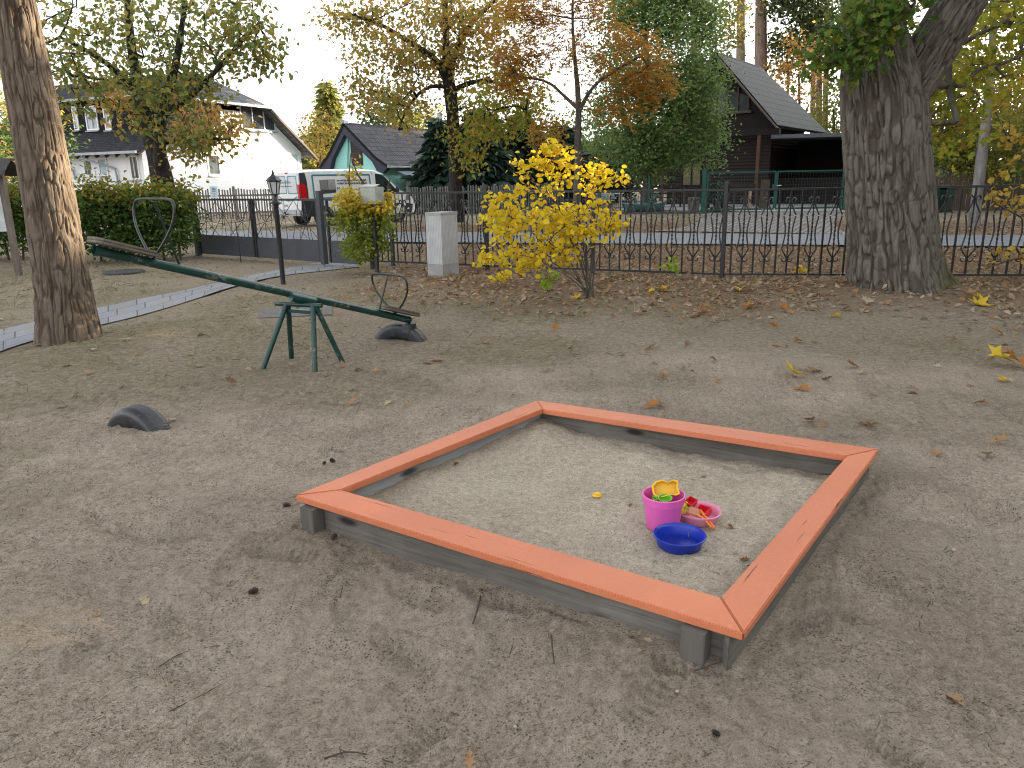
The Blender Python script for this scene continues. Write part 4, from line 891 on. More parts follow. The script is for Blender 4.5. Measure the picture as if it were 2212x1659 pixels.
# ---------------------------------------------------------------- cherry beyond the lane, middle
Ym2 = 26.0
m1 = pxpath([(986, 480, 17), (985, 440, 15), (983, 360, 13.5), (980, 280, 13), (974, 200, 13.5), (966, 165, 12), (964, 110, 8), (962, 40, 6), (962, -60, 4)], Ym2)
m2 = pxpath([(966, 170, 9), (940, 125, 7, -.4), (890, 95, 5, -.8), (830, 55, 3.6, -1), (760, 32, 2.6, -1.2)], Ym2)
m3 = pxpath([(968, 165, 8), (988, 100, 6, .3), (1020, 45, 5, .5), (1070, 0, 4, .6), (1120, -40, 3, .6)], Ym2)
m4 = pxpath([(978, 195, 6), (1030, 172, 4.5, -.4), (1085, 180, 3.5, -.8), (1140, 205, 2.6, -1)], Ym2)
m5 = pxpath([(972, 188, 5), (920, 185, 3.5, -.5), (880, 230, 2.4, -.7), (860, 280, 2, -.8)], Ym2)
mT = np.concatenate([pxblob(RN, 70, 900, 80, 150, 75, Ym2-.3, 2.4), pxblob(RN, 60, 1030, 70, 120, 90, Ym2, 2.4), pxblob(RN, 18, 760, 40, 70, 28, Ym2-1, 1.), pxblob(RN, 26, 850, 170, 110, 50, Ym2-.6, 1.6), pxblob(RN, 12, 830, 215, 90, 30, Ym2-.6, 1.2), pxblob(RN, 12, 900, 240, 60, 40, Ym2-.6, 1.), pxblob(RN, 30, 960, -60, 200, 60, Ym2, 2.2)])
mR = np.concatenate([pxblob(RN, 55, 1090, 205, 100, 75, Ym2-.6, 1.8), pxblob(RN, 22, 1030, 280, 70, 45, Ym2-1, .8), pxblob(RN, 12, 1150, 275, 60, 35, Ym2-.9, .8), pxblob(RN, 5, 1010, 340, 14, 50, Ym2-.6, .3)])
iR = set(map(tuple, mR))
tree('cherry_tree', 'tall bronze green cherry with single dark trunk across the lane', 'tree', [m1, m2, m3, m4, m5], np.concatenate([mT, mR]),
     [(leafm('lime_cherry_leaves', [(.19, .29, .05), (.30, .38, .06), (.45, .42, .07), (.52, .30, .07)], .5), lambda T: np.array([tuple(t) in iR for t in T])), (L_cherry2, None)], B_dark, RN, per=32, spread=.30, size=.165, shape='diamond', droop=.75, tip=.008)
# ---------------------------------------------------------------- rowan
Yr = 20.5
r1 = pxpath([(1246, 512, 9), (1246, 430, 8.5), (1248, 340, 8), (1249, 280, 7.5), (1250, 230, 6.5), (1247, 180, 5, .1), (1240, 110, 4, .2), (1236, 40, 3, .3), (1238, -30, 2.4, .3)], Yr)
r2 = pxpath([(1251, 240, 5), (1280, 185, 4, -.3), (1330, 150, 3.4, -.6), (1385, 120, 2.6, -.8)], Yr)
r3 = pxpath([(1250, 235, 4.5), (1215, 205, 3.6, .2), (1185, 175, 3, .3), (1120, 165, 2, .3)], Yr)
rT = np.concatenate([pxblob(RN, 50, 1215, 60, 130, 80, Yr, 1.6), pxblob(RN, 40, 1110, 80, 90, 90, Yr+.4, 1.2), pxblob(RN, 40, 1340, 130, 90, 70, Yr-.5, 1.2), pxblob(RN, 16, 1400, 175, 50, 45, Yr-.7, .6), pxblob(RN, 14, 1350, 235, 60, 40, Yr-.6, .6), pxblob(RN, 10, 1190, 285, 45, 40, Yr, .6), pxblob(RN, 14, 1130, 170, 60, 50, Yr+.3, .8), pxblob(RN, 20, 1250, -40, 120, 50, Yr, 1.4)])
tree('rowan_tree', 'slender rowan with orange feathered leaves beside the lane', 'tree', [r1, r2, r3], rT, L_rowan, B_mid, RN, per=15, spread=.20, size=.062, rowan=True, tip=.004)
# ---------------------------------------------------------------- tall willow-leaved tree before the cabin
Yw = 31.0
w1 = pxpath([(1398, 456, 13), (1400, 400, 12), (1405, 330, 10), (1410, 250, 8), (1400, 150, 6), (1390, 40, 5), (1385, -60, 4)], Yw)
w2 = pxpath([(1400, 395, 9), (1370, 320, 7, .3), (1345, 250, 6, .4), (1330, 160, 5, .5)], Yw)
w3 = pxpath([(1402, 380, 8), (1450, 300, 6, -.3), (1500, 230, 5, -.6), (1530, 190, 4, -.8)], Yw)
wT = np.concatenate([pxblob(RN, 170, 1420, 110, 130, 130, Yw, 2.6), pxblob(RN, 105, 1450, 245, 100, 105, Yw-.4, 2.0), pxblob(RN, 60, 1345, 270, 90, 90, Yw+.3, 1.6), pxblob(RN, 46, 1420, 340, 90, 40, Yw-.4, 1.4), pxblob(RN, 22, 1500, 190, 50, 60, Yw-.8, 1.2), pxblob(RN, 110, 1430, 0, 120, 80, Yw, 2.), pxblob(RN, 14, 1530, 300, 30, 60, Yw-1, .6)])
tree('leafy_tree', 'dense green small leaved tree hiding the cabin gable', 'tree', [w1, w2, w3], wT, L_willow, B_mid, RN, per=95, spread=.36, size=.135, shape='diamond', droop=.2, tip=.007, step=.5)
# ---------------------------------------------------------------- conifers
def spruce(name, lab, px, pyt, pyb, Y, hw, m, rng, n=1500, size=.5, group=None, base=None):
    b = at(px, pyb, Y); t = at(px, pyt, Y); z0 = base if base is not None else float(zg(b[0], b[1])); H = t[2]-z0; R = hw*Y/FP
    t_ = thing(name, (b[0], b[1], z0), lab, 'tree', group)
    M = MB(); M.tube([(b[0], b[1], z0-.1), (b[0], b[1], t[2]-.1)], [max(.06, R*.07), .015], 8); M.build('trunk', B_dark, t_)
    ring = rng.uniform(.02, 1, n)**.75; lay = np.round(ring*22)/22+rng.normal(size=n)*.008; th = rng.uniform(0, 6.283, n); ph = np.round(lay*22)*2.4
    rr = R*(lay**.85)*(.25+.75*rng.uniform(0, 1, n)**.45)*(1+.28*np.sin(th*3+ph)+.15*np.sin(th*7+ph*2)); z = t[2]-lay*H*.97-rr*.18
    P = np.stack([b[0]+rr*np.cos(th), b[1]+rr*np.sin(th), z], 1); D = np.stack([np.cos(th), np.sin(th), -.45+0*th], 1)+rng.normal(size=(n, 3))*.35
    leaves('crown', m, P, size, t_, shape='spray', up=1.0, rng=rng, D=D); return t_
spruce('golden_conifer', 'yellow green sunlit conifer rising between the two houses', 722, 165, 400, 62, 50, L_gold, RN, 2600, .75)
for i, (px, pt, hw, Y) in enumerate(((960, 250, 70, 38), (1040, 225, 85, 37), (1130, 240, 85, 39), (1215, 262, 60, 41))):
    spruce('spruce_tree', ('dark spruce with drooping boughs at the teal house corner', 'dark spruce directly behind the middle cherry trunk', 'dark spruce between the middle cherry and rowan trunks', 'dark spruce behind the rowan trunk')[i], px, pt, 448, Y, hw, L_spruce, RN, 2300, .62, 'dark spruces behind the picket fence')
def farpine(px, pyt, pyb, hw, Y, tb, n, rng, lab, m=L_pine, lean=0, crown=True):
    b = at(px, pyb, Y); t = at(px+lean, pyt, Y); z0 = float(zg(b[0], b[1])); s = Y/FP
    L = [(b[0], b[1], z0, hw*s), (*((b+t)/2), hw*s*.9), (*t, hw*s*.7)]; t_ = thing('pine_tree', (b[0], b[1], z0), lab, 'tree', 'tall pines behind the cabin')
    T = np.concatenate([blob(rng, n, t+np.array([dx, dy, dz]), (rx, rx, rz), .1) for dx, dy, dz, rx, rz in tb]) if tb else np.zeros((0, 3))
    P, r, e = grow([L], T, rng, .8, .02); npmesh('trunk', *joinmesh(trunkmesh(L, n=14, seg=.4, amp=.012), twigmesh(P, r, e)), B_far, t_, smooth=True)
    C = np.repeat(T, 46, axis=0)+rng.normal(size=(len(T)*46, 3))*np.array([.75, .75, .4]); leaves('crown', m, C, .42, t_, shape='spray', up=.4, droop=-.1, rng=rng)
Yq = 58
fp = [(1600, -180, 10, 0), (1640, -200, 11, 2), (1652, -160, 8, -4), (1757, -120, 6, 0), (1770, -150, 7, 1), (1783, -100, 6, 3), (1500, -160, 8, 0)]
fl_ = ['pale pine trunk left of the pair above the cabin roof', 'thicker pine trunk of the close pair above the cabin roof', 'thin dark pine trunk touching the thicker one above the cabin roof', 'left slim pine trunk of three behind the cabin eave', 'middle slim pine trunk of three behind the cabin eave', 'right slim pine trunk of three behind the cabin eave', 'pine crown above the leafy tree before the cabin']
for (px, pt, hw, ln), lb_ in zip(fp, fl_):
    s = Yq/FP; tb = [(0, 0, 0, 3.2, 2.2), (-1.5, 0, -3.4, 2.4, 1.2)] if px < 1740 else [(0, 0, 0, 2.6, 2.4), (-1.2, 0, -3.5, 2.2, 1.1), (.6, 0, -5.6, 1.8, .9)]
    farpine(px, pt, 380, hw, Yq+RN.uniform(-2, 2), tb, 16, RN, lb_, lean=ln)
# lower masses behind the cabin
def shrubtree(name, lab, cat, px, py, rx, ry, Y, dy, m, n, per, size, spread, pyb=None, group=None, bark=B_mid, hw=4, shape='diamond'):
    L = pxpath([(px, pyb or 450, hw), (px+3, (py+(pyb or 450))/2, hw*.8), (px, py, hw*.5)], Y); T = pxblob(RN, n, px, py, rx, ry, Y, dy)
    b = L[0]; L[0] = (b[0], b[1], float(zg(b[0], b[1]))-.1, b[3])
    return tree(name, lab, cat, [L], T, m, bark, RN, per=per, spread=spread, size=size, shape=shape, tip=.006, step=.6, group=group)
shrubtree('birch_tree', 'russet leaved tree behind the cabin roof edge', 'tree', 1725, 160, 55, 70, 54, 2.5, L_amber, 40, 34, .26, .55, 330)
shrubtree('pine_tree', 'blue green pine crown behind the cabin roof slope', 'tree', 1700, 115, 42, 40, 60, 2, L_pine, 26, 40, .36, .55, 330)
shrubtree('leafy_tree', 'gold tinted tree top left of the cabin ridge', 'tree', 1545, 60, 55, 80, 48, 2.5, leafm('gold_green_leaves', [(.10, .12, .03), (.24, .20, .04), (.36, .26, .05), (.06, .09, .03)]), 46, 40, .22, .5, 330)
shrubtree('leafy_tree', 'dull green tree between cabin eave and the big oak', 'tree', 1800, 235, 45, 60, 50, 2, L_bushr, 40, 40, .24, .5, 330)
shrubtree('pine_tree', 'grey green pine behind the teal roof ridge', 'tree', 840, 250, 45, 55, 58, 2.5, L_pine, 30, 36, .40, .6, 360)
shrubtree('leafy_tree', 'low golden green tree behind the teal house chimney', 'tree', 905, 265, 40, 40, 56, 2, L_bushr, 26, 36, .30, .5, 360)
shrubtree('leafy_tree', 'rust tinged tree at the white house eave', 'tree', 690, 300, 26, 60, 55, 1.5, L_cherry2, 24, 36, .26, .5, 400)
shrubtree('leafy_tree', 'dark green tree behind the boat and mesh fence', 'tree', 1290, 300, 60, 70, 48, 2, L_willow, 50, 40, .24, .5, 440)
shrubtree('leafy_tree', 'yellowing tree at far left behind the pine trunk', 'tree', 10, 260, 70, 130, 30, 2, L_cherry2, 46, 40, .2, .45, 440)
shrubtree('leafy_tree', 'dark bush filling the corner left of the white house', 'tree', 60, 330, 60, 70, 27, 2, L_hedge, 40, 40, .17, .4, 450)
# ---------------------------------------------------------------- right side: birch, maple foliage, bushes
Yb2 = 20.5
b1 = pxpath([(2104, 490, 12), (2108, 440, 11.5), (2116, 380, 11), (2124, 310, 10.5), (2133, 240, 9.5), (2140, 160, 8), (2146, 60, 7), (2150, -60, 5)], Yb2)
bT = np.concatenate([pxblob(RN, 60, 2130, 60, 110, 120, Yb2+.5, 2), pxblob(RN, 30, 2190, 180, 50, 80, Yb2+.3, 1.2)])
tree('birch_tree', 'slender pale trunked birch with yellow leaves at the right', 'tree', [b1], bT, leafm('yellow_birch_leaves', [(.36, .30, .045), (.52, .40, .06), (.24, .24, .04), (.46, .30, .06)], .45), B_birch, RN, per=44, spread=.3, size=.12, shape='diamond', tip=.006)
for i, (px, py, rx, ry, Y, m, lab) in enumerate(((2050, 300, 60, 75, 28, L_bushr, 'olive yellow bush beside the oak trunk beyond the lane'), (2150, 320, 70, 85, 27, L_bushr, 'olive yellow bush behind the birch trunk'), (2210, 240, 60, 120, 29, L_pale, 'pale yellow bush at the right edge beyond the lane'), (2090, 200, 90, 90, 33, L_bushr, 'tall olive yellow tree behind the roadside bushes'), (2030, 120, 60, 90, 36, L_cherry2, 'tall turning tree seen between oak limb and bushes'))):
    shrubtree('bush', lab, 'bush', px, py, rx, ry, Y, 1.6, m, 70, 46, .16, .32, 440, 'bushes beyond the lane at right', hw=3)
# sapling at the right with a few broad leaves near the fence
Ys = 10.2
s1 = pxpath([(2290, 640, 5), (2270, 480, 4), (2240, 350, 3), (2215, 220, 2)], Ys)
s2 = pxpath([(2275, 520, 3), (2210, 470, 2, -.1), (2150, 440, 1.5, -.2)], Ys); s3 = pxpath([(2280, 560, 3), (2200, 555, 2, .1), (2130, 580, 1.4, .1)], Ys)
s4 = pxpath([(2255, 400, 2.5), (2190, 330, 1.6, .1), (2150, 240, 1, .2)], Ys)
sT = np.concatenate([pxblob(RN, 9, 2165, 400, 45, 30, Ys, .15), pxblob(RN, 8, 2190, 450, 28, 26, Ys, .15), pxblob(RN, 7, 2180, 555, 50, 22, Ys, .15), pxblob(RN, 9, 2195, 330, 25, 60, Ys, .2), pxblob(RN, 8, 2170, 250, 40, 50, Ys, .2), pxblob(RN, 10, 2270, 420, 50, 90, Ys, .3)])
tree('sapling', 'sparse yellow leaved sapling reaching in at the right edge', 'sapling', [s1, s2, s3, s4], sT, L_pale, M_twig, RN, per=4, spread=.05, size=.085, shape='round', tip=.0025, step=.2, tk=dict(seg=.1, amp=0.001, n=8), droop=.9)
# ---------------------------------------------------------------- yellow bush
Yy = 9.95; root = G(1275, 640); stems = []
for (x, y, dy) in ((1205, 440, .1), (1150, 480, -.1), (1100, 520, .1), (1090, 460, .25), (1240, 430, 0), (1265, 420, .2), (1300, 400, 0), (1330, 450, -.1), (1180, 400, .2), (1120, 350, 0), (1220, 330, .1), (1160, 560, -.2), (1290, 480, .1)):
    q = at(x, y, Yy+dy*1.5); j = np.array([random.Random(x).uniform(-.05, .05), random.Random(y).uniform(-.05, .05), 0]); a_ = np.array([root[0], root[1], -.03])+j; mid = a_*.5+q*.5+np.array([(root[0]-q[0])*.22, 0, -.02])
    stems.append([(*a_, .010), (*mid, .0075), (*q, .004)])
yT = np.concatenate([pxblob(RN, 78, 1160, 500, 115, 62, Yy, .5), pxblob(RN, 30, 1265, 470, 75, 50, Yy-.1, .4), pxblob(RN, 22, 1085, 455, 45, 40, Yy, .3), pxblob(RN, 14, 1150, 358, 55, 30, Yy, .25), pxblob(RN, 9, 1185, 335, 14, 32, Yy, .15), pxblob(RN, 8, 1222, 350, 22, 36, Yy, .15), pxblob(RN, 16, 1300, 380, 60, 28, Yy-.1, .25), pxblob(RN, 10, 1180, 410, 70, 24, Yy, .3), pxblob(RN, 12, 1110, 560, 50, 24, Yy, .25), pxblob(RN, 5, 1060, 560, 20, 14, Yy, .15), pxblob(RN, 8, 1200, 560, 50, 20, Yy-.1, .2), pxblob(RN, 6, 1340, 480, 30, 14, Yy, .2), pxblob(RN, 5, 1210, 455, 120, 60, Yy, .4)])
tree('yellow_bush', 'bright yellow leaved multi stemmed bush in front of the fence', 'bush', stems, yT, L_yellow, B_mid, RN, per=10, spread=.07, size=.070, shape='round', tip=.0028, step=.14, tk=dict(seg=.07, amp=.001, n=8, lump=.0), droop=.35, up=.2, lift=.1)
# ---------------------------------------------------------------- golden hornbeam by the gate
Yh = 13.0
hb = [pxpath([(805, 582, 5), (803, 520, 4.5), (798, 450, 3.6), (790, 400, 2.4), (768, 372, 1.6), (762, 335, 1)], Yh), pxpath([(803, 545, 3), (770, 480, 2.2), (752, 400, 1.6, -.1), (758, 330, 1)], Yh), pxpath([(804, 530, 3), (830, 460, 2), (838, 405, 1.4), (843, 385, 1)], Yh)]
hT = np.concatenate([pxblob(RN, 44, 782, 478, 46, 44, Yh, .45), pxblob(RN, 30, 785, 535, 44, 32, Yh, .4), pxblob(RN, 12, 828, 490, 16, 50, Yh, .3), pxblob(RN, 10, 740, 465, 18, 20, Yh, .3)])
hT2 = np.concatenate([pxblob(RN, 20, 762, 440, 30, 24, Yh-.15, .3), pxblob(RN, 5, 752, 418, 14, 16, Yh-.1, .2), pxblob(RN, 12, 826, 446, 20, 12, Yh-.2, .2), pxblob(RN, 5, 838, 425, 8, 18, Yh, .12), pxblob(RN, 3, 765, 375, 10, 14, Yh, .1), pxblob(RN, 8, 800, 448, 30, 8, Yh-.3, .1)])
i2 = set(map(tuple, hT2))
tree('hornbeam', 'young golden topped hornbeam standing against the garden gate', 'shrub', hb, np.concatenate([hT, hT2]), [(L_hornt, lambda T: np.array([tuple(t) in i2 for t in T])), (L_horn, None)], M_twig, RN, per=20, spread=.085, size=.075, shape='oval', tip=.0025, step=.15, tk=dict(seg=.08, amp=.001, n=8, lump=0))
# ---------------------------------------------------------------- hedge on the left
def hedge(name, lab, px0, px1, pyt, pyb, Y, dy, n, nt, rng):
    a = at(px0, pyb, Y); b = at(px1, pyb, Y); limbs = []
    for i in range(7):
        q = a+(b-a)*(i+.5)/7; j = rng.normal(size=3)*.1; limbs.append([(q[0], q[1], -.05, .025), (q[0]+j[0], q[1]+j[1], .6, .02), (q[0]+j[1], q[1]-j[0], 1.1, .01)])
    T = []; 
    for _ in range(n):
        u = rng.uniform(); px = px0+(px1-px0)*u; z = rng.uniform(.1, 1)**.8; T.append(at(px, pyb+(pyt-pyb)*z, Y+rng.uniform(-dy, dy)))
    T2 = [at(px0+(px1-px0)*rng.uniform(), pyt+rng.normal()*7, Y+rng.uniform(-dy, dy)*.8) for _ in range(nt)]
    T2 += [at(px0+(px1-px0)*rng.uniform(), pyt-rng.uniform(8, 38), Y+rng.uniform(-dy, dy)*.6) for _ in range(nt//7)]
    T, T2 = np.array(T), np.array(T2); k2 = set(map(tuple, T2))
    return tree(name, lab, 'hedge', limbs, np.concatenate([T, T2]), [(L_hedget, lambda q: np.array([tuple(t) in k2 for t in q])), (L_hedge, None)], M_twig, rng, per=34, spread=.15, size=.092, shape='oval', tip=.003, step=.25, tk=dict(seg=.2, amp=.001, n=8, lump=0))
hedge('hedge', 'dense green hornbeam hedge between pine trunk and double gate', 165, 408, 424, 558, 15.9, .45, 250, 66, RN)
hedge('hedge', 'yellow green hedge at the left edge behind the notice board', -120, 95, 425, 556, 16.6, .45, 140, 50, RN)
# ---------------------------------------------------------------- seedlings by the fence
def seedling(px, py, h, m, lab, n=7, size=.07):
    g = G(px, py); g[2] = float(zg(g[0], g[1])); L = [[(g[0], g[1], g[2]-.02, .005), (g[0]+.02, g[1], g[2]+h*.5, .004), (g[0]+.01, g[1], g[2]+h, .002)]]
    T = blob(RN, n, g+[0, 0, h*.75], (.14, .12, h*.35), .2); tree('seedling', lab, 'seedling', L, T, m, M_twig, RN, per=5, spread=.03, size=size, shape='round', tip=.0015, step=.1, tk=dict(seg=.05, amp=.0005, n=6, lump=0), loc=g)
seedling(1074, 624, .20, L_yellow, 'small yellow leaved seedling left of the yellow bush', 8)
seedling(1180, 640, .32, L_lime, 'lime green seedling beneath the yellow bush', 9, .08)
seedling(1455, 602, .32, L_lime, 'single lime green seedling growing at the fence foot', 5, .08)
seedling(1722, 600, .16, L_yellow, 'tiny yellow seedling at the fence foot near the oak', 4, .08)
# ================================================================ buildings
M_white = plain('white_render', (.82, .83, .84), .85, .05, 1.2, .1, 60.)
M_trim = plain('white_window_frame', (.80, .80, .80), .4, .05, 4., 0)
M_teal2 = plain('mint_render', (.36, .76, .70), .85, .08, 1.5, .1)
M_dkwood = plain('dark_brown_boards', (.030, .020, .018), .75, .35, 5., .2)
M_glass = glass('window_glass', (.06, .07, .08)); M_glassl = glass('bright_window_glass', (.25, .28, .32), .04); M_curt = plain('curtain', (.42, .52, .56), .7, .3, 9., .1)
M_zinc = plain('zinc_gutter', (.30, .32, .35), .4, .15, 6., .1, metal=.4)
def roofmat(name, c1, c2, sx, sy, mort, bump=1.):
    m = brickmat(name, c1, c2, mort, sx, sy, .02, bump, .75, 0.0, var=.45); m.node_tree.nodes['Principled BSDF'].inputs['Specular IOR Level'].default_value = .2; return m
M_tileg = roofmat('grey_roof_tiles', (.095, .10, .11), (.15, .155, .165), .24, .34, (.02, .02, .022))
M_tiled = roofmat('dark_roof_tiles', (.050, .050, .062), (.085, .085, .10), .24, .34, (.012, .012, .014))
M_slate = roofmat('dark_slates', (.025, .028, .036), (.055, .06, .072), .2, .16, (.01, .01, .012), .6)
def roofpoly(name, poly, m, parent, th=.14, along=None):
    """roof slab in local coordinates with UVs along the eave and up the slope"""
    P = [Vector(p) for p in poly]; n = (P[1]-P[0]).cross(P[2]-P[0]).normalized(); n = n if n.z > 0 else -n
    u = Vector(along).normalized() if along else (P[1]-P[0]).normalized(); u = (u-n*u.dot(n)).normalized(); v = n.cross(u); k = len(P)
    me = bpy.data.meshes.new(name); me.from_pydata([tuple(p) for p in P]+[tuple(p-n*th) for p in P], [], [list(range(k)), list(range(2*k-1, k-1, -1))]+[(i, k+i, k+(i+1) % k, (i+1) % k) for i in range(k)])
    ul = me.uv_layers.new()
    for L in me.loops: p = me.vertices[L.vertex_index].co; ul.data[L.index].uv = (p.dot(u), p.dot(v))
    bm = bmesh.new(); bm.from_mesh(me); bmesh.ops.recalc_face_normals(bm, faces=bm.faces); bm.to_mesh(me); bm.free()
    return link(name, me, m, parent, local=True)
def window(parent, face, s0, s1, z0, z1, m=None, bars=1, off=.0, fw=.07, poly=None, name='window', sill=True, fm=None):
    """face: function (s, z, out) -> local point; window with frame, pane and glazing bars"""
    f = MB(); o1, o2 = .002, .05
    out = poly or [(s0, z0), (s1, z0), (s1, z1), (s0, z1)]; c = (sum(p[0] for p in out)/len(out), sum(p[1] for p in out)/len(out))
    inn = [(p[0]+(c[0]-p[0])*min(.9, 2*fw/(abs(s1-s0)+1e-6)), p[1]+(c[1]-p[1])*min(.9, 2*fw/(abs(z1-z0)))) for p in out]; k = len(out)
    vs = [face(*p, o1) for p in out]+[face(*p, o2) for p in out]+[face(*p, o2) for p in inn]+[face(*p, o1+.004) for p in inn]
    f.add(vs, [(a*k+i, a*k+(i+1) % k, b*k+(i+1) % k, b*k+i) for a, b in ((0, 1), (1, 2), (2, 3)) for i in range(k)])
    for j in range(bars):
        s = s0+(s1-s0)*(j+1)/(bars+1); zt_ = z1-fw
        f.bar(face(s, z0+fw, o2-.012), face(s, zt_, o2-.012), .07, .03)
    w_ = f.build(name, fm or M_trim, parent, local=True, fix=False)
    g = MB(); g.add([face(*p, o1+.012) for p in inn], [list(range(k))]); g.build('pane', m or M_glass, w_, local=True)
    if sill: sl_ = MB(); sl_.bar(face(s0-.06, z0-.045, .06), face(s1+.06, z0-.045, .06), .14, .05, up=(0, 0, 1)); sl_.build('sill', M_zinc, w_, local=True)
    return w_
# ---------------------------------------------------------------- white house
A0 = at(318, 420, 38.); A0[2] = .0; B0 = at(657, 420, 48.5); ug = (B0-A0)[:2]; Wg = np.linalg.norm(ug); ug /= Wg; vg = np.array([-ug[1], ug[0]]); ang = math.atan2(ug[1], ug[0])
wh = thing('white_house', (A0[0], A0[1], 0), 'large white rendered house with grey half hipped roof behind the picket fence', 'house', rz=ang)
ZE = 3.5; gf = lambda s, z, o=0: Vector((s, -o, z)); ff = lambda s, z, o=0: Vector((-o, s, z))
ZH = float(at(450, 208, 39.5)[2]); xl, xr = Wg*.27, Wg*.74; zr = ZH+1.75
def ga(px, py): return onwall(px, py, A0, ug)
def fa_(px, py): return onwall(px, py, A0, vg)
wl = MB(); LY = 13.
wl.prism([(0, 0, -.3), (Wg, 0, -.3), (Wg, 0, ZE-.15), (xr+.1, 0, ZH-.30), (xl-.1, 0, ZH-.30), (0, 0, ZE-.15)], (0, LY, 0)); wl.build('wall', M_white, wh, local=True)
ov = .75; sl_r = (ZH-ZE)/(Wg-xr)
er = (Wg+ov, ZE-ov*sl_r*.75); el = (-ov, ZE-ov*sl_r*.75); rx = (xl+xr)/2
roofpoly('roof', [(er[0], -.6, er[1]), (er[0], LY+.4, er[1]), (rx, LY+.4, zr), (rx, 2.0, zr), (xr, -.6, ZH)], M_tileg, wh, along=(0, 1, 0))
roofpoly('roof', [(el[0], -.6, el[1]), (xl, -.6, ZH), (rx, 2.0, zr), (rx, LY+.4, zr), (el[0], LY+.4, el[1])], M_slate, wh, along=(0, 1, 0))
roofpoly('hip_roof', [(xl, -.62, ZH), (xr, -.62, ZH), (rx, 2.0, zr+.02)], M_tileg, wh, along=(1, 0, 0))
for p_, q_ in (((er[0], -.57, er[1]-.17), (xr, -.57, ZH-.17)), ((el[0], -.57, el[1]-.17), (xl, -.57, ZH-.17))): MB().bar(p_, q_, .10, .22, up=(0, 1, 0)).build('barge_board', M_dkwood, wh, local=True)
gt = MB(); gt.bar((xl-.1, -.70, ZH-.03), (xr+.1, -.70, ZH-.03), .13, .12); gt.build('gutter', M_zinc, wh, local=True)
gt = MB(); gt.bar((el[0]-.06, -.6, el[1]-.05), (el[0]-.06, LY, el[1]-.05), .13, .12); gt.build('gutter', M_zinc, wh, local=True)
rf_ = MB()
for i in range(18): y_ = .3+i*.7; rf_.bar((el[0]+.12, y_, el[1]-.20), (.0, y_, ZE-.18), .09, .12)
rf_.build('rafter_ends', M_dkwood, wh, local=True)
for (px, py) in ((660, 1030), (385, 1095)):   # down pipes
    s, z = fa_(px/2.212*.6914, py/2.212*.6914); q = MB(); q.tube([(el[0]-.05, s, el[1]-.1), (el[0]-.05, s, el[1]-.25), (-.12, s-1.3, el[1]-.75), (-.10, s-1.35, el[1]-1.1), (-.10, s-1.35, 0)], .05, 8); q.build('down_pipe', M_zinc, wh, local=True, smooth=True)
Q = lambda x, y: (x/2.212*.6914, y/2.212*.6914)
# gable windows (measured corners)
a, b = ga(*Q(1668, 893)), ga(*Q(1888, 752)); s0, s1, z0, z1 = a[0], b[0], a[1], b[1]+.05; ct = (s1-s0)*.28
window(wh, gf, s0, s1, z0, z1, bars=2, poly=[(s0, z0), (s1, z0), (s1, z0+(z1-z0)*.55), (s1-ct, z1), (s0, z1)])
a, b = ga(*Q(1430, 880)), ga(*Q(1526, 800)); window(wh, gf, a[0], b[0], a[1], b[1]+.5, bars=0)
a, b = ga(*Q(1442, 1212)), ga(*Q(1510, 1068)); window(wh, gf, a[0], b[0], a[1], b[1], bars=0)
a, b = ga(*Q(1945, 1185)), ga(*Q(2058, 1060)); window(wh, gf, a[0], b[0], a[1]-1.2, b[1], M_curt, bars=0, sill=False)
# front side: door, windows, porch parapet
a, b = fa_(*Q(580, 1205)), fa_(*Q(640, 1110)); sm = (a[0]+b[0])/2
d_ = MB(); d_.prism([ff(sm-.48, .25, .0), ff(sm+.48, .25, .0), ff(sm+.48, 2.3, .0), ff(sm-.48, 2.3, .0)], (-.05, 0, 0)); dr = d_.build('door', M_trim, wh, local=True)
dw = MB(); zb_, zt_ = a[1], b[1]
dw.prism([ff(sm-.2, zb_, .052), ff(sm+.2, zb_, .052), ff(sm+.2, zt_-.15, .052), ff(sm+.12, zt_, .052), ff(sm-.12, zt_, .052), ff(sm-.2, zt_-.15, .052)], (-.01, 0, 0)); dw.build('door_light', M_glass, dr, local=True)
db = MB(); db.bar(ff(sm, zb_, .066), ff(sm, zt_, .066), .03, .01)
for f in (.33, .66): db.bar(ff(sm-.2, zb_+(zt_-zb_)*f, .067), ff(sm+.2, zb_+(zt_-zb_)*f, .067), .03, .01)
db.build('glazing_bars', M_trim, dr, local=True)
a, b = fa_(*Q(755, 1215)), fa_(*Q(675, 1092)); window(wh, ff, a[0], b[0], a[1], b[1], M_curt, bars=0)
a, b = fa_(*Q(975, 1240)), fa_(*Q(890, 1075)); window(wh, ff, a[0], b[0], a[1], b[1], bars=1)
a, b = fa_(*Q(800, 1250)), fa_(*Q(485, 1245))
pw = MB(); pw.box((-1.5, a[0], -.1), (-1.4, b[0]+1, a[1]-.05)); pw.build('porch_parapet', M_white, wh, local=True)
MB().bar((-1.45, a[0], a[1]+.02), (-1.45, b[0]+1, a[1]+.02), .12, .06).build('parapet_rail', M_trim, wh, local=True)
mb_ = MB()
for i in range(2): mb_.box((-.10, sm+.9+i*.5, 1.0), (-.002, sm+1.25+i*.5, 1.3))
mb_.build('mail_boxes', plain('mailbox_grey', (.55, .56, .58), .5), wh, local=True)
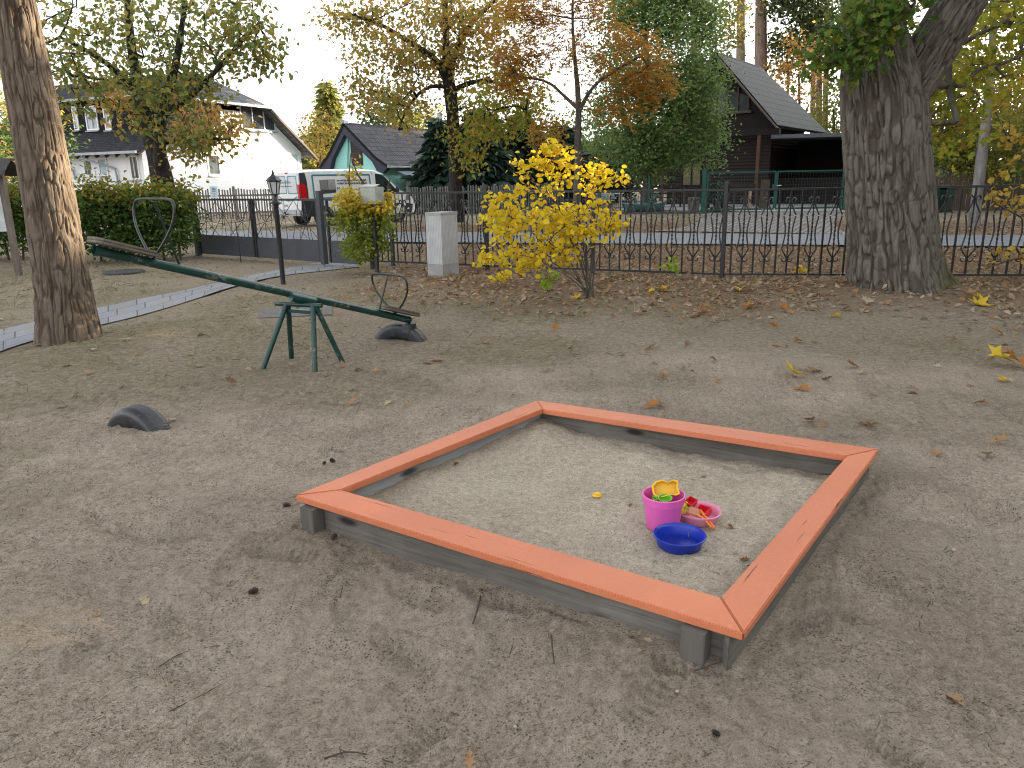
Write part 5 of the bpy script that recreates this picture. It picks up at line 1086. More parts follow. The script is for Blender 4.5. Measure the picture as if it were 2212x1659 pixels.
# dormer on the street side
def inroof(px, py, xo):   # plane x = xo of the house
    P0 = np.array([A0[0]+ug[0]*xo, A0[1]+ug[1]*xo]); return onwall(px, py, P0, vg)
xo = .9; a, b = inroof(*Q(800, 905), xo), inroof(*Q(400, 730), xo); zd0, zd1 = a[1]-.1, b[1]+.15; ya, yb = a[0]-3.2, b[0]+.1
dm = MB(); dm.box((xo, ya, ZE+.1), (4.2, yb, zd1)); dm.build('dormer', M_slate, wh, local=True)
roofpoly('dormer_roof', [(xo-.35, ya-.2, zd1+.02), (4.6, ya-.2, zd1+.9), (4.6, yb+.2, zd1+.9), (xo-.35, yb+.2, zd1+.02)], M_slate, wh, along=(0, 1, 0))
MB().bar((xo-.42, ya-.2, zd1-.02), (xo-.42, yb+.2, zd1-.02), .12, .11).build('gutter', M_zinc, wh, local=True)
df = lambda s, z, o=0: Vector((xo-o, s, z))
for (u, v) in ((495, 555), (582, 690), (710, 778)):
    a, b = inroof(*Q(v, 905), xo), inroof(*Q(u, 735), xo); window(wh, df, a[0], b[0], a[1]+.05, b[1], M_glassl, bars=1 if v-u > 80 else 0)
# ---------------------------------------------------------------- mint house
A1 = at(690, 365, 43.3); A1[2] = 0; B1 = at(835, 358, 41.0); B1[2] = 0; u1 = (B1-A1)[:2]; W1 = np.linalg.norm(u1); u1 /= W1; v1 = np.array([-u1[1], u1[0]])
mh = thing('mint_house', (A1[0], A1[1], 0), 'small mint green gabled house with dark tiled steep roof behind the van', 'house', rz=math.atan2(u1[1], u1[0]))
m_ = lambda px, py: onwall(px, py, A1, u1); apx = m_(741, 264); eL = m_(690, 362); eR = m_(835, 355); xa = apx[0]; za = apx[1]; ze = (eL[1]+eR[1])/2; L1 = 9.2
wx0, wx1 = .55, W1-.55
zat = lambda x: za-(za-ze)*abs(x-xa)/(xa if x < xa else W1-xa)
MB().prism([(wx0, .35, -.2), (wx1, .35, -.2), (wx1, .35, zat(wx1)-.25), (xa, .35, za-.3), (wx0, .35, zat(wx0)-.25)], (0, L1-.6, 0)).build('wall', M_teal2, mh, local=True)
kx, kz = W1*.86, zat(W1*.86)-.12
roofpoly('roof', [(xa, 0, za), (xa, L1, za), (kx, L1, kz), (kx, 0, kz)], M_tiled, mh, along=(0, 1, 0)); roofpoly('roof', [(kx, 0, kz), (kx, L1, kz), (W1+.05, L1, ze), (W1+.05, 0, ze)], M_tiled, mh, along=(0, 1, 0))
kx2, kz2 = W1*.14, zat(W1*.14)-.12; roofpoly('roof', [(xa, L1, za), (xa, 0, za), (kx2, 0, kz2), (-.05, 0, ze), (-.05, L1, ze), (kx2, L1, kz2)][:3]+[(kx2, L1, kz2)], M_tiled, mh, along=(0, 1, 0))
roofpoly('roof', [(kx2, 0, kz2), (kx2, L1, kz2), (-.05, L1, ze), (-.05, 0, ze)], M_tiled, mh, along=(0, 1, 0))
M_blue_b = plain('dark_blue_boards', (.022, .024, .05), .6, .2, 4.)
bb = MB(); bb.prism([(xa, .02, za-.14), (kx, .02, kz-.14), (W1, .02, ze-.13), (W1-.30, .02, ze-.42), (wx1-.12, .02, ze-.30), (kx-.32, .02, kz-.22), (xa, .02, za-.62)], (0, .30, 0)); bb.build('barge_board', M_blue_b, mh, local=True)
bb = MB(); bb.prism([(xa, .02, za-.14), (kx2, .02, kz2-.14), (0, .02, ze-.13), (.30, .02, ze-.42), (wx0+.12, .02, ze-.30), (kx2+.32, .02, kz2-.22), (xa, .02, za-.62)], (0, .30, 0)); bb.build('barge_board', M_blue_b, mh, local=True)
MB().bar((xa, -.06, za+.02), (xa, .3, za+.02), .25, .16).build('ridge_cap', M_zinc, mh, local=True)
a, b = m_(752, 358), m_(771, 303); sh_ = MB(); sh_.box((a[0], .29, a[1]), (b[0]+.02, .35, b[1]))
so_ = sh_.build('shuttered_window', plain('brown_shutter', (.022, .016, .02), .6), mh, local=True)
sx = MB()
for i in range(9): z_ = a[1]+.1+(b[1]-a[1]-.2)*i/8; sx.bar((a[0]+.06, .28, z_), (b[0]-.04, .28, z_), .03, .06)
sx.build('shutter_slats', plain('brown_slats', (.035, .026, .03), .6), so_, local=True)
MB().tube([(a[0]-.05, .28, b[1]+.35), (a[0]-.18, .29, b[1]-.5), (a[0]-.3, .30, a[1]-.1)], .02, 5).build('cable', M_lamp, mh, local=True)
MB().bar((a[0]+.05, .20, b[1]+.38), (a[0]+.2, .33, b[1]+.40), .12, .1).build('wall_lamp', M_lamp, mh, local=True)
MB().bar((W1+.1, .0, ze-.08), (W1+.1, L1, ze-.08), .12, .1).build('gutter', M_zinc, mh, local=True)
MB().box((xa+.35, L1-1.0, za-.7), (xa+.75, L1-.5, za+.95)).build('chimney', M_zinc, mh, local=True)
# lean-to at its right with awning
lt = MB(); lt.box((W1+.05, 1.5, -.2), (W1+1.6, L1-1, ze-.85)); lt.build('lean_to', plain('olive_render', (.17, .17, .14), .9), mh, local=True)
roofpoly('awning', [(W1+.05, .8, ze-.3), (W1+.05, 3.6, ze-.3), (W1+1.5, 3.6, ze-.82), (W1+1.5, .8, ze-.82)], plain('awning_grey', (.12, .14, .18), .7), mh, .05)
MB().box((W1+.06, 3.7, ze-.62), (W1+2.2, L1-1, ze-.45)).build('lean_to_roof', plain('white_sheet', (.62, .64, .68), .5), mh, local=True)
MB().bar((W1+1.45, .9, -.1), (W1+1.45, .9, ze-.85), .09).build('porch_post', M_trim, mh, local=True)
# ---------------------------------------------------------------- brown cabin with carport
Pc = at(1545, 110, 36.0); zrc = Pc[2]; rdir = np.array([.575, .818]); gdir = np.array([.818, -.575])
Er = None
hw_ = 2.95
for _ in range(60):
    q = Pc[:2]+gdir*hw_; d = ray(1665, 270); t = q[1]/d[1]; ex = d[0]*t
    if ex > q[0]: hw_ += .05
    else: break
zec = float(at(1665, 270, (Pc[:2]+gdir*hw_)[1])[2]); Lc = 6.4; ca = math.atan2(gdir[1], gdir[0])
cb = thing('log_cabin', (Pc[0], Pc[1], .2), 'dark brown wooden cabin with steep grey tiled roof and open gable', 'cabin', rz=ca)
Z = lambda z: z-.2
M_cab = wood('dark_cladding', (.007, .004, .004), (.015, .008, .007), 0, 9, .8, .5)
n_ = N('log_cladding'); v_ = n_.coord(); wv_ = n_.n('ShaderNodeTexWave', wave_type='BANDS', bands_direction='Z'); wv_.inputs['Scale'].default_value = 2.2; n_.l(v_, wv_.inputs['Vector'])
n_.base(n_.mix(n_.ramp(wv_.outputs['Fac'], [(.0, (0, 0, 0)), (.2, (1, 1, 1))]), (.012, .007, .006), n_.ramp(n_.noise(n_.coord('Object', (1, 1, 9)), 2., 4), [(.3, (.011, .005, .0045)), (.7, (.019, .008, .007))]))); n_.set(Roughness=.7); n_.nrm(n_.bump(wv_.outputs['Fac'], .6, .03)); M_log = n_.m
slp = (Z(zrc)-Z(zec))/hw_
wwx = hw_-.5; zw = Z(zrc)-slp*wwx-.2
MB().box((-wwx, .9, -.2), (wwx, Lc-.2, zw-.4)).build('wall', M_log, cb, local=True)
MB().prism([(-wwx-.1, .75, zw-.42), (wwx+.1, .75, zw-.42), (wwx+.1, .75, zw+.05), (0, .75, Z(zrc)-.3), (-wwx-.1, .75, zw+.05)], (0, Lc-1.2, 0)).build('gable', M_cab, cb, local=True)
M_grooft = roofmat('cabin_roof_tiles', (.050, .053, .060), (.064, .067, .074), .3, .40, (.022, .022, .025)); M_grooft.node_tree.nodes['Brick Texture'].inputs['Mortar Size'].default_value = .03
roofpoly('roof', [(0, 0, Z(zrc)), (0, Lc, Z(zrc)), (hw_, Lc+2.6, Z(zec)), (hw_, 0, Z(zec))], M_grooft, cb, .14, (0, 1, 0))
roofpoly('roof', [(0, 0, Z(zrc)), (-hw_, 0, Z(zec)), (-hw_, Lc, Z(zec)), (0, Lc, Z(zrc))], M_grooft, cb, .14, (0, 1, 0))
for s in (-1, 1): MB().bar((0, -.03, Z(zrc)-.13), (s*hw_, -.03, Z(zec)-.13), .06, .26, up=(0, 1, 0)).build('barge_board', plain('grey_brown_boards', (.11, .085, .07), .8), cb, local=True)
gw = MB(); gw.prism([(-1.6, .742, zw+.35), (1.45, .742, zw+.35), (1.45, .742, zw+.95), (.25, .742, Z(zrc)-1.5), (-.25, .742, Z(zrc)-1.5), (-1.6, .742, zw+.95)], (0, -.02, 0)); gwo = gw.build('gable_window', M_glass, cb, local=True)
gb = MB(); gb.bar((-1.7, .66, zw+.32), (1.55, .66, zw+.32), .10, .10)
for i in range(7): x = -1.5+i*.48; gb.bar((x, .69, zw+.35), (x, .69, min(Z(zrc)-1.5, zw+.95+ (1.45-abs(x))*1.3)), .06, .05)
gb.build('glazing_bars', plain('window_bars_brown', (.10, .075, .065), .8), gwo, local=True)
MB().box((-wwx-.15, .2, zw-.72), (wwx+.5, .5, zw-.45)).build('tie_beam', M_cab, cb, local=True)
for x in (-wwx, wwx-.35): MB().bar((x, .3, -.2), (x, .3, zw-.5), .15, .15).build('porch_post', plain('post_brown', (.11, .055, .038), .8), cb, local=True)
window(cb, lambda s, z, o=0: Vector((s, .9-o, z)), -wwx+.75, -wwx+1.75, .85, 1.95, plain('cabin_curtain', (.20, .17, .09), .8), bars=1, sill=False, fm=M_cab)
# carport
cpz = float(at(1750, 288, 33.6)[2])-.2
roofpoly('carport_roof', [(hw_-.2, -.2, cpz), (hw_+4.2, -.2, cpz-.05), (hw_+4.2, Lc-.5, cpz), (hw_-.2, Lc-.5, cpz+.05)], plain('carport_edge', (.10, .105, .115), .6), cb, .16)
MB().box((hw_-.6, Lc-1.2, -.2), (hw_+4.1, Lc-1.0, cpz-.11)).build('carport_back', M_cab, cb, local=True)
MB().box((hw_+3.95, .2, -.2), (hw_+4.1, Lc-1.25, cpz-.2)).build('carport_side', M_cab, cb, local=True)
fp_ = MB(); x = hw_-.3
while x < hw_+4: fp_.bar((x, 1.6, -.2), (x, 1.6, 1.15), .11, .02, up=(0, 1, 0)); x += .135
fp_.bar((hw_-.3, 1.63, .3), (hw_+4, 1.63, .3), .05); fp_.bar((hw_-.3, 1.63, .95), (hw_+4, 1.63, .95), .05); fp_.build('board_screen', M_cab, cb, local=True)
# yard slab
q = MB().box((-2, -6, 0), (7.6, 2, .012)).build('yard', M_conc, origin=(Pc[0], Pc[1], .215), local=True); q.rotation_euler.z = ca; tag(q, 'pale paved yard in front of the cabin', 'yard', kind='structure')
# shelter left of the cabin
sp = at(1255, 345, 40.); sh2 = thing('garden_shelter', (sp[0], sp[1], .1), 'low open garden shelter with blue grey roof left of the leafy tree', 'shelter')
zt2 = float(at(1255, 330, 40.)[2])
roofpoly('roof', [(-1.7, -1.5, zt2-.42), (2.6, -1.5, zt2+.30), (2.6, 2, zt2+.30), (-1.7, 2, zt2-.42)], plain('blue_grey_roof', (.10, .13, .17), .6), sh2, .1)
MB().prism([(-1.6, -1.35, zt2-.54), (2.5, -1.35, zt2+.16), (2.5, -1.35, zt2-.75), (-1.6, -1.35, zt2-.85)], (0, .08, 0)).build('fascia', M_dkwood, sh2, local=True)
for x, y in ((-1.4, -1.3), (.5, -1.3), (2.3, -1.3), (-1.4, 1.8), (2.3, 1.8)): MB().bar((x, y, -.2), (x, y, zt2-.6), .12).build('post', M_dkwood, sh2, local=True)
# ---------------------------------------------------------------- fences beyond the lane
M_pick = wood('grey_pickets', (.10, .085, .07), (.24, .21, .18), 2, 40, .9, .3); M_pickd = wood('dark_pickets', (.075, .075, .072), (.20, .20, .195), 2, 40, .9, .3)
def picket(name, lab, a, b, h, m, rng, pitch=.115, w=.062):
    a, b = np.array(a), np.array(b); d = b-a; L = np.linalg.norm(d[:2]); U = d/L; t_ = thing(name, (a+b)/2, lab, 'fence'); nrm = np.array([U[1], -U[0], 0])
    P = MB(); n = int(L/pitch)
    for i in range(n):
        q = a+U*(i+.5)*pitch; hh = h+rng.normal()*.025; lean = rng.normal()*.012
        if rng.uniform() < .03: continue
        P.bar(q+[0, 0, .05], q+U*lean+[0, 0, hh], w, .02, up=nrm)
    P.build('pickets', m, t_)
    R_ = MB()
    for f in (.25, .8): R_.bar(a+[0, 0, h*f]-nrm*.04, b+[0, 0, h*f]-nrm*.04, .03, .07)
    R_.build('rails', m, t_)
    k = max(2, int(L/2.4))
    for i in range(k+1): q = a+d*i/k-nrm*.09; MB().bar(q+[0, 0, -.2], q+[0, 0, h+.12], .09).build('post', m, t_)
    return t_
rp = np.random.default_rng(4)
picket('picket_fence', 'grey weathered picket fence before the white house', (*at(405, 460, 33.5)[:2], 0), (*at(612, 462, 33.8)[:2], 0), 1.30, M_pick, rp)
picket('picket_fence', 'dark picket fence behind the van and middle cherry', (*at(880, 452, 34.5)[:2], 0), (*at(1215, 450, 33.0)[:2], .05), 1.25, M_pickd, rp)
q = at(463, 415, 33.2); sg = thing('notice_sign', (q[0], q[1], 0), 'small pale blue notice plate on the weathered picket fence', 'sign', rz=0)
MB().box((-.16, -.06, q[2]-.24), (.16, -.04, q[2]+.24)).build('plate', plain('pale_blue_plate', (.55, .66, .74), .5), sg, local=True)
tx = MB()
for i, (w_, h_) in enumerate(((.16, .10), (.20, .03), (.18, .03), (.2, .03))): z_ = q[2]+.12-i*.095; tx.box((-w_/2, -.066, z_-h_/2), (w_/2-.02*i, -.062, z_+h_/2))
tx.build('print', plain('faded_blue_print', (.16, .30, .42), .6), sg, local=True)
# green mesh fence and gate at the drive
M_gm = plain('fence_green', (.012, .085, .065), .45, .2, 6., .1); M_wire = plain('fence_wire', (.018, .030, .028), .5, .2)
def meshpanel(a, b, z0, z1, parent, name, pv=.10, ph=.2, r=.0045):
    a, b = np.array(a), np.array(b); L = np.linalg.norm((b-a)[:2]); U = (b-a)/L; M = MB(); n = int(L/pv)
    for i in range(n+1): q = a+U*i*L/n; M.bar(q+[0, 0, z0], q+[0, 0, z1], r*1.6)
    z = z0
    while z <= z1+.01: M.bar(a+[0, 0, z], b+[0, 0, z], r*2.2); z += ph
    return M.build(name, M_wire, parent)
gA, gB = at(1518, 455, 28.0), at(1822, 455, 28.3); gA[2] = gB[2] = .2; d = (gB-gA); Lg = np.linalg.norm(d); U = d/Lg
gg = thing('green_gate', (gA+gB)/2, 'green double wing metal mesh gate across the cobbled drive', 'gate')
for s in (0, Lg): MB().bar(gA+U*s+[0, 0, -.3], gA+U*s+[0, 0, 1.55], .13, .13).build('gate_post', M_gm, gg)
md_ = Lg*.505
for s0, s1 in ((.12, md_-.03), (md_+.03, Lg-.12)):
    f = MB(); a, b = gA+U*s0, gA+U*s1
    for z in (.12, 1.42): f.bar(a+[0, 0, z], b+[0, 0, z], .055)
    for q in (a, b): f.bar(q+[0, 0, .15], q+[0, 0, 1.39], .06)
    fo = f.build('wing_frame', M_gm, gg); meshpanel(a, b, .16, 1.38, fo, 'mesh_infill')
MB().bar(gA+U*(md_-.14)+[0, -.03, .88], gA+U*(md_+.02)+[0, -.03, .88], .05, .20).build('lock', M_gm, gg)
MB().tube([gA+U*(md_+.0)+[0, -.06, .93], gA+U*(md_+.17)+[0, -.07, .93]], .018, 6).build('handle', plain('steel', (.5, .52, .54), .3, metal=.8), gg)
mf = thing('mesh_fence', (*at(1360, 450, 29.)[:2], .1), 'dark rod mesh fence with green posts left of the green gate', 'fence')
mA = at(1190, 450, 29.5); mA[2] = .1; mB = gA-U*.12; mB[2] = .15
for f0, f1 in ((0, .33), (.335, .665), (.67, 1)): meshpanel(mA+(mB-mA)*f0, mA+(mB-mA)*f1, .12, 1.32, mf, 'mesh_panel', .07, .2, .004)
for f in (0, .333, .667): q = mA+(mB-mA)*f; MB().bar(q+[0, 0, -.2], q+[0, 0, 1.4], .06).build('post', M_gm, mf)
o = MB(); o.bar(mA+[0, .0, .03], mB+[0, 0, .0], .12, .26); tag(o.build('plinth', plain('dark_plinth', (.075, .075, .08), .9), origin=mA), 'dark low concrete plinth under the mesh fence', 'plinth')
mf2 = thing('mesh_fence', (*(gB+U*.2)[:2], .2), 'green mesh fence right of the gate behind the oak', 'fence')
meshpanel(gB+U*.12, gB+U*4.5, .1, 1.2, mf2, 'mesh_panel'); q = gB+U*4.5; MB().bar(q+[0, 0, -.2], q+[0, 0, 1.3], .06).build('post', M_gm, mf2)
# bench, boat, log post, small pine, clutter in the cabin yard
def bench(px, py, Y, lab):
    q = at(px, py, Y); t_ = thing('garden_bench', (q[0], q[1], .22), lab, 'bench', rz=.1); M_bn = plain('bench_brown', (.05, .032, .026), .7)
    s = MB(); b = MB()
    for i in range(3): s.box((-.75, -.2+i*.15, .42), (.75, -.08+i*.15, .45)); b.box((-.75, .28, .55+i*.14), (.75, .31, .64+i*.14))
    s.build('seat', M_bn, t_, local=True); b.build('backrest', M_bn, t_, local=True)
    for x in (-.7, .7):
        for y in (-.18, .26): MB().bar((x, y, -.1), (x, y, .42 if y < 0 else .95), .06).build('leg', M_bn, t_, local=True)
bench(1440, 430, 33.5, 'dark slatted garden bench behind the mesh fence'); bench(1600, 425, 33.0, 'dark slatted garden bench behind the green gate')
Yt = 30.2; a_, b_ = at(1345, 448, Yt), at(1437, 446, Yt); bt = thing('pedal_boat', ((a_[0]+b_[0])/2, Yt, .15), 'blue green pedal boat lying behind the mesh fence', 'boat', rz=.05)
LB_ = (b_[0]-a_[0])/2; V = []; F = []; n1 = 14
for i in range(n1+1):
    x = -LB_+2*LB_*i/n1; w_ = .55*max(.05, 1-abs(x/LB_)**4)**.5; zt_ = .33+.10*(x/LB_)**2*(1 if x > 0 else .5)
    for j in range(9): a = -math.pi/2+math.pi*(j/8)*1; V.append((x*(.93 if 0 < j < 8 and abs(x) > .9*LB_ else 1), w_*math.sin(a), zt_-(zt_-.02)*math.cos(a)**.7))
F = [(i*9+j, i*9+j+1, i*9+j+10, i*9+j+9) for i in range(n1) for j in range(8)]
M_bt = plain('boat_teal', (.07, .16, .17), .45, .2)
MB().add(V, F).build('hull', M_bt, bt, local=True, smooth=True); dk = MB(); dk.prism([(V[i*9][0], V[i*9][1]*.92, V[i*9][2]) for i in range(n1+1)]+[(V[i*9+8][0], V[i*9+8][1]*.92, V[i*9+8][2]) for i in range(n1, -1, -1)], (0, 0, .03)); dk.build('deck', plain('boat_deck', (.12, .22, .23), .5), bt, local=True)
MB().tube([(LB_*.35, 0, .3), (LB_*.5, 0, .62), (LB_*.62, .02, .70), (LB_*.68, .02, .6)], [.10, .09, .07, .03], 10).build('paddle_cover', M_bt, bt, local=True, smooth=True)
for x in (-.35, .0): MB().bar((x*LB_, .1, .36), (x*LB_-.08, .1, .62), .34, .05, up=(1, 0, 0)).build('seat', M_bt, bt, local=True)
q = at(1648, 452, 31.5); o = MB(); o.tube([(q[0], q[1], .1), (q[0]+.02, q[1], .75), (q[0]+.04, q[1], float(at(1650, 388, 31.5)[2]))], [.19, .175, .18], 14); tag(o.build('log_post', B_pine, origin=(q[0], q[1], .2), smooth=True), 'reddish standing log behind the green gate', 'log')
q = at(1622, 450, 31.0); o = MB(); o.bar((q[0]-.07, q[1], .2), (q[0]-.07, q[1], 1.0), .09); tag(o.build('wooden_stake', plain('pale_stake', (.4, .3, .18), .8), origin=(q[0]-.07, q[1], .2)), 'pale short wooden stake beside the standing log', 'stake')
spruce('small_pine', 'small bluish pine sapling standing behind the green gate', 1545, 388, 455, 28.9, 30, leafm('bluish_needles', [(.03, .075, .055), (.05, .10, .075), (.07, .13, .09)], .1), RN, 420, .22, base=.2)
q = at(1310, 440, 35.); tb = thing('garden_table', (q[0], q[1], .1), 'white garden table with blue cloth under the shelter', 'table')
MB().box((-.7, -.4, .70), (.7, .4, .74)).build('table_top', M_trim, tb, local=True); MB().box((-.5, -.42, .42), (.3, .42, .735+.01)).build('cloth', plain('light_blue_cloth', (.28, .42, .50), .8), tb, local=True)
for x in (-.62, .62):
    for y in (-.33, .33): MB().bar((x, y, -.1), (x, y, .70), .05).build('leg', M_trim, tb, local=True)
q = at(1515, 452, 30.0); o = MB().lathe([(0, 0), (.20, 0), (.24, .5), (.25, .52), (.2, .52), (.0, .45)], (q[0]-.3, q[1], .2), 16); tag(o.build('log_stump', B_birch, origin=(q[0]-.3, q[1], .2), smooth=True), 'grey log stump left of the green gate post', 'stump')
# ---------------------------------------------------------------- right side: boards, bins, pale shed
fa = at(1985, 440, 27.5); fb = at(2330, 430, 25.5)
rfn = thing('board_fence', (fa[0], fa[1], 0), 'dark brown board fence behind the bushes at right', 'fence'); M_bf = wood('brown_boards', (.045, .030, .024), (.11, .075, .055), 2, 30, .9)
d = fb-fa; d[2] = 0; L = np.linalg.norm(d); U = d/L; bfm = MB(); x = 0
while x < L: q = fa*[1, 1, 0]+U*x; bfm.bar(q+[0, 0, -.1], q+[0, 0, 1.35+rp.normal()*.03], .13, .02, up=(U[1], -U[0], 0)); x += .15
bfm.build('boards', M_bf, rfn); MB().bar(fa*[1, 1, 0]+[0, .04, .9], fb*[1, 1, 0]+[0, .04, .9], .05, .09).build('rail', M_bf, rfn)
for i, px in enumerate((2016, 2034)):
    q = at(px, 425, 26.); z0 = 0; t_ = thing('rubbish_bin', (q[0], q[1], 0), ('dark green wheeled bin nearest the oak trunk', 'dark green wheeled bin right of the other bin')[i], 'bin', 'dark green bins')
    M_bin = plain('bin_green', (.016, .045, .036), .5)
    bm_ = MB(); V = []
    for z, s in ((.08, .82), (.95, 1.0)): V += [(-.26*s, -.3*s, z), (.26*s, -.3*s, z), (.26*s, .3*s, z), (-.26*s, .3*s, z)]
    bm_.add(V, [(3, 2, 1, 0), (4, 5, 6, 7)]+[(i_, (i_+1) % 4, 4+(i_+1) % 4, 4+i_) for i_ in range(4)]).build('bin_body', M_bin, t_, local=True)
    MB().prism([(-.28, -.33, .96), (.28, -.33, .96), (.28, .33, 1.04), (-.28, .33, 1.04)], (0, 0, .05)).build('lid', M_bin, t_, local=True)
    for x in (-.24, .24): MB().tube([(x-.03, .26, .1), (x+.03, .26, .1)], .1, 12).build('wheel', M_rub, t_, local=True)
q = at(2030, 380, 31.); sd = thing('pale_shed', (q[0], q[1], 0), 'pale blue grey shed half hidden beside the oak', 'shed'); zt_ = float(at(2030, 352, 31.)[2])
MB().box((-1., 0, -.1), (1.3, 2.4, zt_-.1)).build('wall', plain('pale_blue_wall', (.45, .52, .58), .8), sd, local=True); roofpoly('roof', [(-1.2, -.2, zt_+.05), (1.5, -.2, zt_-.12), (1.5, 2.6, zt_-.12), (-1.2, 2.6, zt_+.05)], plain('shed_roof', (.06, .06, .07), .8), sd, .08)
MB().box((-.2, -.02, .1), (.5, -.002, zt_-.4)).build('door', plain('shed_door', (.3, .36, .40), .7), sd, local=True)
# ================================================================ the van
M_vw = plain('van_white', (.80, .82, .84), .22, .04, 1.5, 0, spec=.6); M_vb = plain('van_dark_plastic', (.022, .025, .032), .5, .2, 5.); M_vg = glass('van_glass', (.02, .03, .04), .03)
M_tq = plain('van_turquoise', (.02, .22, .27), .4, .1); M_rl = plain('tail_red', (.55, .008, .012), .2, .2); M_vs = plain('van_silver', (.30, .31, .33), .35, .2, metal=.7); M_dk = plain('print_dark', (.05, .06, .08), .5)
va = at(655, 492, 27.0); vb = at(914, 474, 30.3)
va[2] = vb[2] = 0; ud = (vb-va); ud /= np.linalg.norm(ud); vL = 4.80
van = thing('parked_van', (va[0], va[1], 0), 'white delivery van with turquoise framed lettering parked on the verge', 'van', rz=math.atan2(ud[1], ud[0]))
# local: x forward, right side (y<0) faces the lane; origin at rear right corner
W2 = .95; yc = W2
def vw(z): return W2*(1-.02*max(0, .55-z)-.115*max(0, z-1.05)**1.35)
def top(x):
    P = [(0, 1.86), (.06, 1.90), (.4, 1.945), (2.6, 1.965), (3.05, 1.94), (3.35, 1.82), (3.75, 1.50), (4.02, 1.24), (4.35, 1.10), (4.62, .96), (4.76, .78), (4.80, .60)]
    return float(np.interp(x, [p[0] for p in P], [p[1] for p in P]))
def bot(x): return float(np.interp(x, [0, .6, 1.3, 3.2, 4.3, 4.8], [.42, .36, .30, .28, .30, .34]))
X = [0, .03, .1, .3, .6, 1., 1.5, 2., 2.5, 2.8, 3.05, 3.2, 3.35, 3.55, 3.75, 3.9, 4.02, 4.2, 4.35, 4.5, 4.62, 4.7, 4.76, 4.80]; V = []; NV = 17
for x in X:
    zb, zt_ = bot(x), top(x); nar = 1-.16*max(0, (x-4.0)/.8)**2.2-.02*max(0, .1-x)/.1
    half = [(0, zb)]+[(vw(zb)*nar*.96, zb)]+[(vw(zb+(zt_-zb)*f)*nar, zb+(zt_-zb)*f) for f in (.05, .3, .55, .75, .9, .965)]+[(vw(zt_)*nar*.90, zt_-.012*1), (0, zt_+.02)]
    ring = [(yc+y, z) for y, z in half]+[(yc-y, z) for y, z in half[-2:0:-1]]
    V += [(x, y, z) for y, z in ring]
NV = len(V)//len(X)
F = [(i*NV+k, (i+1)*NV+k, (i+1)*NV+(k+1) % NV, i*NV+(k+1) % NV) for i in range(len(X)-1) for k in range(NV)]+[list(range(NV)), list(range((len(X)-1)*NV, len(X)*NV))[::-1]]
MB().add(V, F).build('body', M_vw, van, local=True, smooth=True)
def vs(x, z, o=.008): return Vector((x, yc-vw(z)*(1-.16*max(0, (x-4.0)/.8)**2.2)-o, z))
def vpanel(name, poly, m, o=.006, th=.006, parent=None, sub=3):
    pts = []
    for (a, b), (c, d) in zip(poly, poly[1:]+poly[:1]):
        for i in range(sub): pts.append((a+(c-a)*i/sub, b+(d-b)*i/sub))
    M = MB(); k = len(pts); V = [vs(x, z, o) for x, z in pts]+[vs(x, z, o-th) for x, z in pts]; M.add(V, [list(range(k))]+[(i, (i+1) % k, k+(i+1) % k, k+i) for i in range(k)])
    return M.build(name, m, parent or van, local=True)
vpanel('door_window', [(3.02, 1.12), (3.90, 1.06), (3.96, 1.14), (3.55, 1.58), (3.34, 1.76), (3.05, 1.80)], M_vg)
MB().bar(vs(3.55, 1.10, .013), vs(3.52, 1.58, .013), .035, .01, up=(0, 1, 0)).build('window_pillar', M_vb, van, local=True)
for pts in (((2.92, .5), (2.92, 1.84)), ((3.98, .62), (3.98, 1.0)), ((1.55, .5), (1.55, 1.85))):
    MB().bar(vs(*pts[0], .003), vs(*pts[1], .003), .012, .006, up=(0, 1, 0)).build('panel_gap', M_dk, van, local=True)
fr = MB(); x0_, x1_, z0_, z1_ = .52, 2.80, .98, 1.76
for a, b in (((x0_, z1_), (x1_, z1_)), ((x0_, z0_), (x1_, z0_)), ((x0_, z0_), (x0_, z1_)), ((x1_, z0_), (x1_, z1_))):
    n_ = 6; 
    for i in range(n_): fr.bar(vs(a[0]+(b[0]-a[0])*i/n_, a[1]+(b[1]-a[1])*i/n_, .006), vs(a[0]+(b[0]-a[0])*(i+1)/n_, a[1]+(b[1]-a[1])*(i+1)/n_, .006), .055, .005, up=(0, 1, 0))
fr.build('lettering_border', M_tq, van, local=True)
vpanel('picture_print', [(.78, 1.12), (1.38, 1.16), (1.38, 1.62), (.78, 1.60)], brickmat('grey_picture', (.18, .18, .19), (.5, .5, .51), (.05, .05, .06), .3, .07, .01, 0, .5, .4, 'Object', .6))
rs = random.Random(9); sc_ = MB()
for row, z in ((0, 1.57), (1, 1.47)):
    x = 1.48
    while x < 2.66:
        w_ = rs.uniform(.03, .07); h_ = rs.uniform(.04, .09); sc_.bar(vs(x, z-h_/2, .005), vs(x+rs.uniform(-.01, .02), z+h_/2, .005), w_*.62, .004, up=(0, 1, 0)); x += w_*.9
sc_.build('headline_print', M_dk, van, local=True)
def text(s, size, parent, m, p, rx=math.pi/2, rz=0):
    cu = bpy.data.curves.new('lettering', 'FONT'); cu.body = s; cu.size = size; cu.extrude = .002; t0 = bpy.data.objects.new('lettering', cu); COL.objects.link(t0); bpy.context.view_layer.update(); me = bpy.data.meshes.new_from_object(t0.evaluated_get(bpy.context.evaluated_depsgraph_get())); bpy.data.objects.remove(t0); bpy.data.curves.remove(cu); o = link('lettering', me, None); me.materials.clear(); me.materials.append(m)
    o.parent = parent; o.location = p; o.rotation_euler = (rx, 0, rz); return o
text('M. Arend', .17, van, M_dk, vs(1.42, 1.235, .008), rx=math.pi/2-.05); text('50 838', .14, van, M_dk, vs(2.28, 1.235, .008), rx=math.pi/2-.05)
bs = MB()
